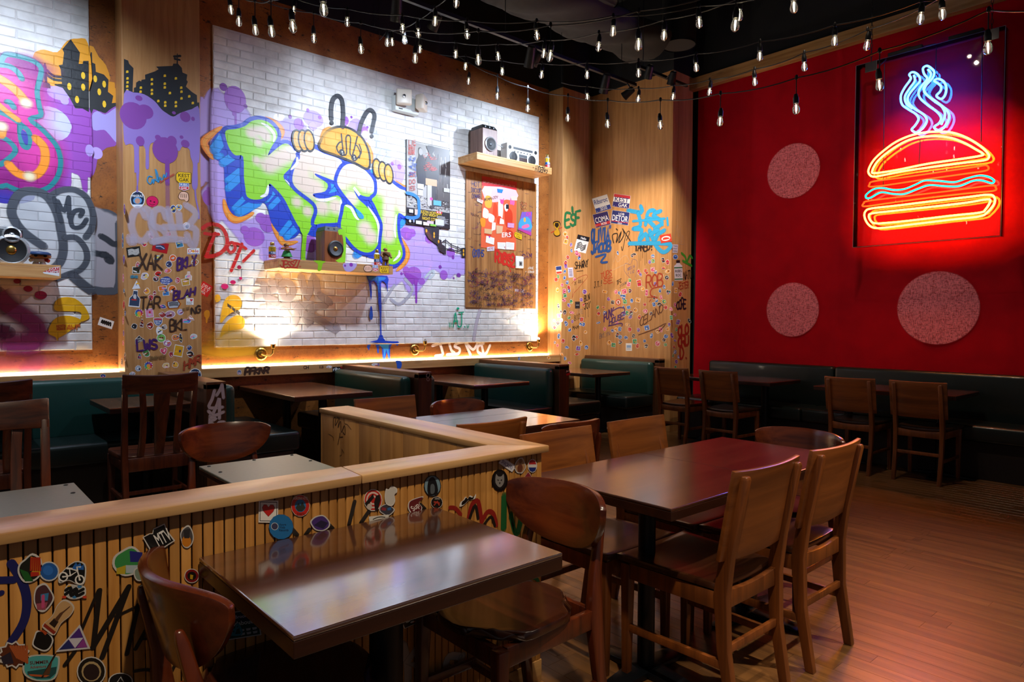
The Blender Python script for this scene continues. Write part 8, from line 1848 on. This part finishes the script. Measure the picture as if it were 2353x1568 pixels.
for lb, drop, bl, a, b in STR:
    t = empty('string_light', tuple(at_depth(*a)), world=True, label='black ' + lb, cat='string light', group='bulb string lights')
    pts = [at_depth(*a)]; hang = .11 if drop else .012
    for (px_, py_, d) in bl:
        c = at_depth(px_, py_ - 0, d) + Vector((0, 0, .02)); tilt = srnd.uniform(-.12, .12)
        o = proto if first else copy_tree(proto)
        first = False
        adopt(o, t); o.location = c; o.rotation_euler = (tilt, srnd.uniform(-.12, .12), srnd.uniform(0, 6))
        top = c + Vector((0, 0, .075 + hang))
        if drop: MB().tube([c + Vector((0, 0, .07)), top + Vector((0, 0, .004))], .0035, 6).build('drop_cord', 'black_metal', t, 0, 40)
        MB().lathe([(.006, -.012), (.011, -.008), (.011, .012), (.006, .02)], 10, tuple(top)).build('clip', 'black_metal', t, 0, 40)
        pts.append(top)
    pts.append(at_depth(*b))
    P = []
    for k in range(len(pts) - 1):
        n = 5
        for j in range(n):
            f = j / n; q = pts[k].lerp(pts[k + 1], f); L = (pts[k + 1] - pts[k]).length
            P.append(q - Vector((0, 0, .035 * L * 4 * f * (1 - f))))
    for e in (pts[0], pts[-1]): MB().tube([e, (e.x, e.y, 5.6)], .0025, 6).build('hanger', 'black_metal', t, 0, 40)
    P.append(pts[-1]); MB().tube(P, .0042, 6).build('cable', 'black_metal', t, 0, 60)

# ------------------------------------------------------------------ ceiling fittings
TZ = 4.02
t = empty('track_light', (3.5, 4.89, TZ), world=True, label='black track rail with spot heads in front of the mural wall', cat='track light')
MB().box(-1.2, 4.872, TZ + .02, 6.15, 4.908, TZ + .055).build('rail', 'black_metal', t, .002, 0)
for x in (.2, 2.2, 4.2, 5.9): MB().tube([(x, 4.89, TZ + .055), (x, 4.89, 5.6)], .004, 6).build('suspension', 'black_metal', t, 0, 0)
t2 = empty('track_light', (6.1, 4.5, TZ), world=True, label='short black track rail with two spot heads by the corner pier', cat='track light')
MB().box(5.7, 4.50, TZ + .02, 6.6, 4.53, TZ + .05).build('rail', 'black_metal', t2, .002, 0)
MB().tube([(5.8, 4.515, TZ + .05), (5.8, 4.515, 5.6)], .004, 6).build('suspension', 'black_metal', t2, 0, 0)
for k, (loc, tgt, *_q) in enumerate(TRACK_SPOTS):
    par = t if k < 4 else t2
    c = Vector(loc); d = (Vector(tgt) - c).normalized()
    MB().tube([c - d * .15, c - d * .14, c - d * .05, c - d * .012], [.025, .036, .044, .05], 16, caps=False).build('spot_head', 'black_metal', par, 0, 40)
    MB().tube([c - d * .1 + Vector((0, 0, .045)), Vector((c.x, 4.89 if k < 4 else 4.515, TZ + .02))], .008, 8).build('stem', 'black_metal', par, 0, 40)
DOWN_LB = ['black ceiling spotlight above the open aisle floor', 'black ceiling spotlight above the near table', 'black ceiling spotlight above the large dark table', 'black ceiling spotlight above the red wall tables', 'black ceiling spotlight above the middle table', 'black ceiling spotlight turned to the red canvas']
for k, (loc, tgt, *_q) in enumerate(DOWN_SPOTS):
    c = Vector(loc); tt = empty('ceiling_spot', (c.x, c.y, 5.6), world=True, label=DOWN_LB[k], cat='spotlight', group='ceiling spotlights')
    d = (Vector(tgt) - c).normalized(); MB().tube([c - d * .2, c - d * .05, c - d * .012], [.05, .06, .065], 16, caps=False).build('spot_head', 'black_metal', tt, 0, 40)
    MB().tube([c - d * .15 + Vector((0, 0, .04)), (c.x, c.y, 5.6)], .01, 8).build('stem', 'black_metal', tt, 0, 40)
for x, y in ((3.0, 4.89), (4.5, 4.89), (5.6, 4.89)):   # unlit spare heads on the rail
    c = Vector((x, y - .02, TZ - .1)); d = Vector((.25, .5, -.8)).normalized()
    MB().tube([c - d * .12, c - d * .11, c + d * .04, c + d * .08], [.03, .04, .048, .05], 16).build('spot_head', 'black_metal', t, 0, 40)
    MB().tube([c + Vector((0, 0, .02)), (x, y, TZ + .02)], .008, 8).build('stem', 'black_metal', t, 0, 40)
# cloth-wrapped duct and two drum fittings
dz = 4.42; A_, B2 = on_z(1160, 40, dz), on_z(1440, 150, dz)
def duct_fn(u, v):
    an = 2 * PI * v; x = 2.2 + u * (B2.x - 2.2 + .1); n = .035 * math.sin(u * 37 + 3 * math.cos(an)) * math.sin(an * 2 + u * 9)
    ry, rz_ = .34 + n, .17 + n
    return (x, B2.y - .22 + ry * math.cos(an), dz + .2 + rz_ * math.sin(an))
m = MB(); rings = [[duct_fn(i / 60, j / 24) for j in range(24)] for i in range(61)]; m.loft(rings)
tag(m.build('air_duct', 'duct', None, 0, 50), 'cloth-wrapped grey air duct under the black ceiling', 'duct')
for (px_, py_, rr, lb) in ((1366, 8, 54, 'black drum-shaped ceiling fitting at the top edge'), (1560, 100, 38, 'black drum-shaped ceiling fitting above the corner pier')):
    z_ = 4.62; c = on_z(px_, py_ + (0 if rr > 50 else 5), z_); dep = (c - CAM).dot(fw); r_ = rr / FPX * dep
    tt = empty('ceiling_drum', (c.x, c.y, z_), world=True, label=lb, cat='ceiling fitting', group='drum-shaped ceiling fittings')
    MB().lathe([(r_, z_ + .02), (r_, 5.6)], 32, (c.x, c.y, 0)).build('drum', 'dark', tt, 0, 40)
    MB().lathe([(r_ * 1.02, z_), (r_ * 1.02, z_ + .02), (r_ * .97, z_ + .02), (r_ * .97, z_)], 32, (c.x, c.y, 0), caps=False).build('rim', 'black_metal', tt, 0, 40)
    MB().lathe([(r_ * .97, z_ + .006), (r_ * .97, z_ + .012)], 32, (c.x, c.y, 0)).build('grille', 'duct', tt, 0, 40)

# ------------------------------------------------------------------ neon sign
XS = 7.1; NC = (1900, 40, .35726)
nP = lambda x, y, d=0: on_x(NC[0] + x * NC[2], NC[1] + y * NC[2], XS + d)
tl, br = nP(190, 318, 0), nP(1150, 1390, 0)
ytl, ybr = tl.y, on_x(2305, 300, XS).y; zt_, zb2 = on_x(1968, 152, XS).z, on_x(1968, 568, XS).z
sg = empty('neon_sign', (XS, (ytl + ybr) / 2, zt_), world=True, label='clear box sign with a glowing neon burger and blue steam', cat='neon sign')
MB().box(XS + .13, ybr, zb2, XS + .136, ytl, zt_).build('back_sheet', 'acrylic', sg, 0, 0)
for nm, bx in (('box_side', (XS, ybr, zb2, XS + .13, ybr + .005, zt_)), ('box_side', (XS, ytl - .005, zb2, XS + .13, ytl, zt_)), ('box_top', (XS, ybr + .006, zt_ - .005, XS + .13, ytl - .006, zt_)), ('box_bottom', (XS, ybr + .006, zb2, XS + .13, ytl - .006, zb2 + .005))):
    MB().box(*bx).build(nm, 'acrylic_front', sg, 0, 0)
MB().box(XS - .006, ybr, zb2, XS - .001, ytl, zt_).build('front_sheet', 'acrylic_front', sg, 0, 0)
MT['edge'] = thin_clear('acrylic_edge', (.9, .9, .95), .1, haze=.5)
for bx in ((XS - .008, ybr - .003, zb2, XS - .001, ybr, zt_), (XS - .008, ytl, zb2, XS - .001, ytl + .003, zt_), (XS - .008, ybr, zb2 - .003, XS - .001, ytl, zb2), (XS - .008, ybr, zt_, XS - .001, ytl, zt_ + .003)): MB().box(*bx).build('edge_strip', 'edge', sg, 0, 0)
def sm3(P, closed):
    Q = smooth_closed(P, 5) if closed else smooth_open(P, 6)
    return [nP(x, y, .06) for x, y in Q]
def neon(P, mat, r=.0085, closed=True, lb=None):
    o = MB().tube(sm3(P, closed), r, 8, closed=closed).build('neon_tube', mat, sg, 0, 60)
    if lb: o['label'] = lb
neon([(305, 1025), (275, 1012), (268, 980), (300, 920), (360, 862), (450, 798), (560, 754), (680, 736), (800, 741), (900, 775), (990, 830), (1038, 878), (1040, 904), (1010, 920), (880, 936), (700, 960), (500, 988), (380, 1012)], 'n_orange', lb='orange neon upper bun outline')
neon([(312, 1002), (292, 988), (330, 922), (420, 848), (530, 788), (650, 766), (780, 772), (880, 806), (960, 850), (1002, 876), (990, 890), (870, 910), (650, 942), (450, 982)], 'n_orange')
neon([(280, 1090), (275, 1074), (300, 1056), (480, 1032), (700, 1000), (960, 962), (1020, 952), (1040, 967), (1022, 986), (900, 1005), (600, 1047), (400, 1077)], 'n_red', .0075, lb='red neon patty line')
neon([(250, 1155), (256, 1138), (300, 1106), (360, 1098), (430, 1110), (500, 1104), (570, 1076), (630, 1050), (720, 1052), (820, 1060), (900, 1036), (980, 1018), (1040, 1026), (1075, 1050), (1060, 1067), (1000, 1050), (940, 1052), (850, 1086), (760, 1086), (660, 1080), (580, 1106), (500, 1136), (430, 1136), (350, 1126), (290, 1156), (262, 1165)], 'n_green', lb='turquoise neon lettuce line')
neon([(240, 1216), (238, 1196), (270, 1181), (500, 1152), (800, 1116), (1050, 1083), (1086, 1096), (1070, 1116), (900, 1132), (600, 1167), (380, 1197)], 'n_red', .0075)
neon([(310, 1355), (265, 1330), (242, 1282), (250, 1246), (290, 1229), (450, 1211), (700, 1180), (900, 1157), (1040, 1141), (1078, 1160), (1075, 1202), (1030, 1256), (980, 1281), (800, 1302), (550, 1332), (400, 1350)], 'n_orange', lb='orange neon lower bun outline')
neon([(310, 1325), (280, 1306), (270, 1276), (292, 1261), (420, 1246), (700, 1216), (900, 1192), (1030, 1171), (1050, 1186), (1020, 1236), (985, 1256), (800, 1276), (550, 1306), (400, 1321)], 'n_orange')
neon([(552, 352), (530, 368), (540, 395), (502, 450), (476, 505), (484, 560), (525, 592), (572, 622), (590, 655), (568, 695), (546, 722), (575, 740), (615, 715), (642, 670), (630, 632), (585, 600), (545, 572), (520, 535), (530, 495), (570, 445), (600, 405), (585, 368)], 'n_blue', lb='blue neon steam, left wisp')
neon([(560, 372), (565, 410), (530, 460), (502, 510), (512, 555), (550, 585)], 'n_blue', closed=False)
neon([(638, 312), (618, 330), (626, 365), (645, 395), (610, 440), (590, 480), (600, 520), (650, 565), (705, 605), (735, 645), (722, 680), (690, 705), (712, 725), (750, 712), (780, 665), (784, 620), (760, 585), (700, 545), (650, 505), (625, 475), (640, 435), (680, 390), (690, 350), (662, 320)], 'n_blue', lb='blue neon steam, right wisp')
neon([(650, 335), (670, 365), (650, 410), (622, 455), (645, 500), (700, 540), (745, 580), (760, 630), (735, 690)], 'n_blue', closed=False)
neon([(690, 408), (715, 395), (750, 412), (768, 450), (760, 500), (735, 525), (705, 505), (730, 475), (735, 445), (715, 425)], 'n_blue', lb='blue neon steam curl')
for x, y, y2 in ((370, 300, 1100), (1000, 110, 800), (705, 170, 400), (600, 780, 950)):
    MB().tube([nP(x, y, .09), nP(x - 3, (y + y2) / 2, .1), nP(x - 8, y2, .09)], .0035, 6).build('wire', 'black_metal', sg, 0, 40)
for x, y in ((285, 322), (1060, 118)):
    c = nP(x, y, -.004); br_ = MB().box(c.x - .006, c.y - .055, c.z - .04, c.x, c.y + .055, c.z + .055).build('bracket', 'chrome', sg, .002, 0)
    m = MB(); z = c.z + .05
    while z < 5.55:
        m.tube([(c.x + .006 * math.cos(a) * (1 if int(z / .045) % 2 else 0), c.y + .009 * math.cos(a) * (0 if int(z / .045) % 2 else 1), z + .026 + .026 * math.sin(a)) for a in [2 * PI * k / 8 for k in range(8)]], .003, 5, closed=True); z += .045
    tag(m.build('chain', 'black_metal', sg, 0, 60), kind='stuff')
for x, y, w_ in ((470, 230, .2), (860, 120, .18)):
    c = nP(x, y, .05); MB().box(c.x - .03, c.y - w_, zt_ + .002, c.x + .03, c.y + w_ * .5, zt_ + .05).build('transformer', 'black_metal', sg, .004, 0)
MB().tube([nP(340, 310, .04), nP(420, 235, .05), nP(520, 190, .05), nP(600, 190, .05), nP(700, 170, .04)], .005, 6).build('wire', 'black_metal', sg, 0, 40)
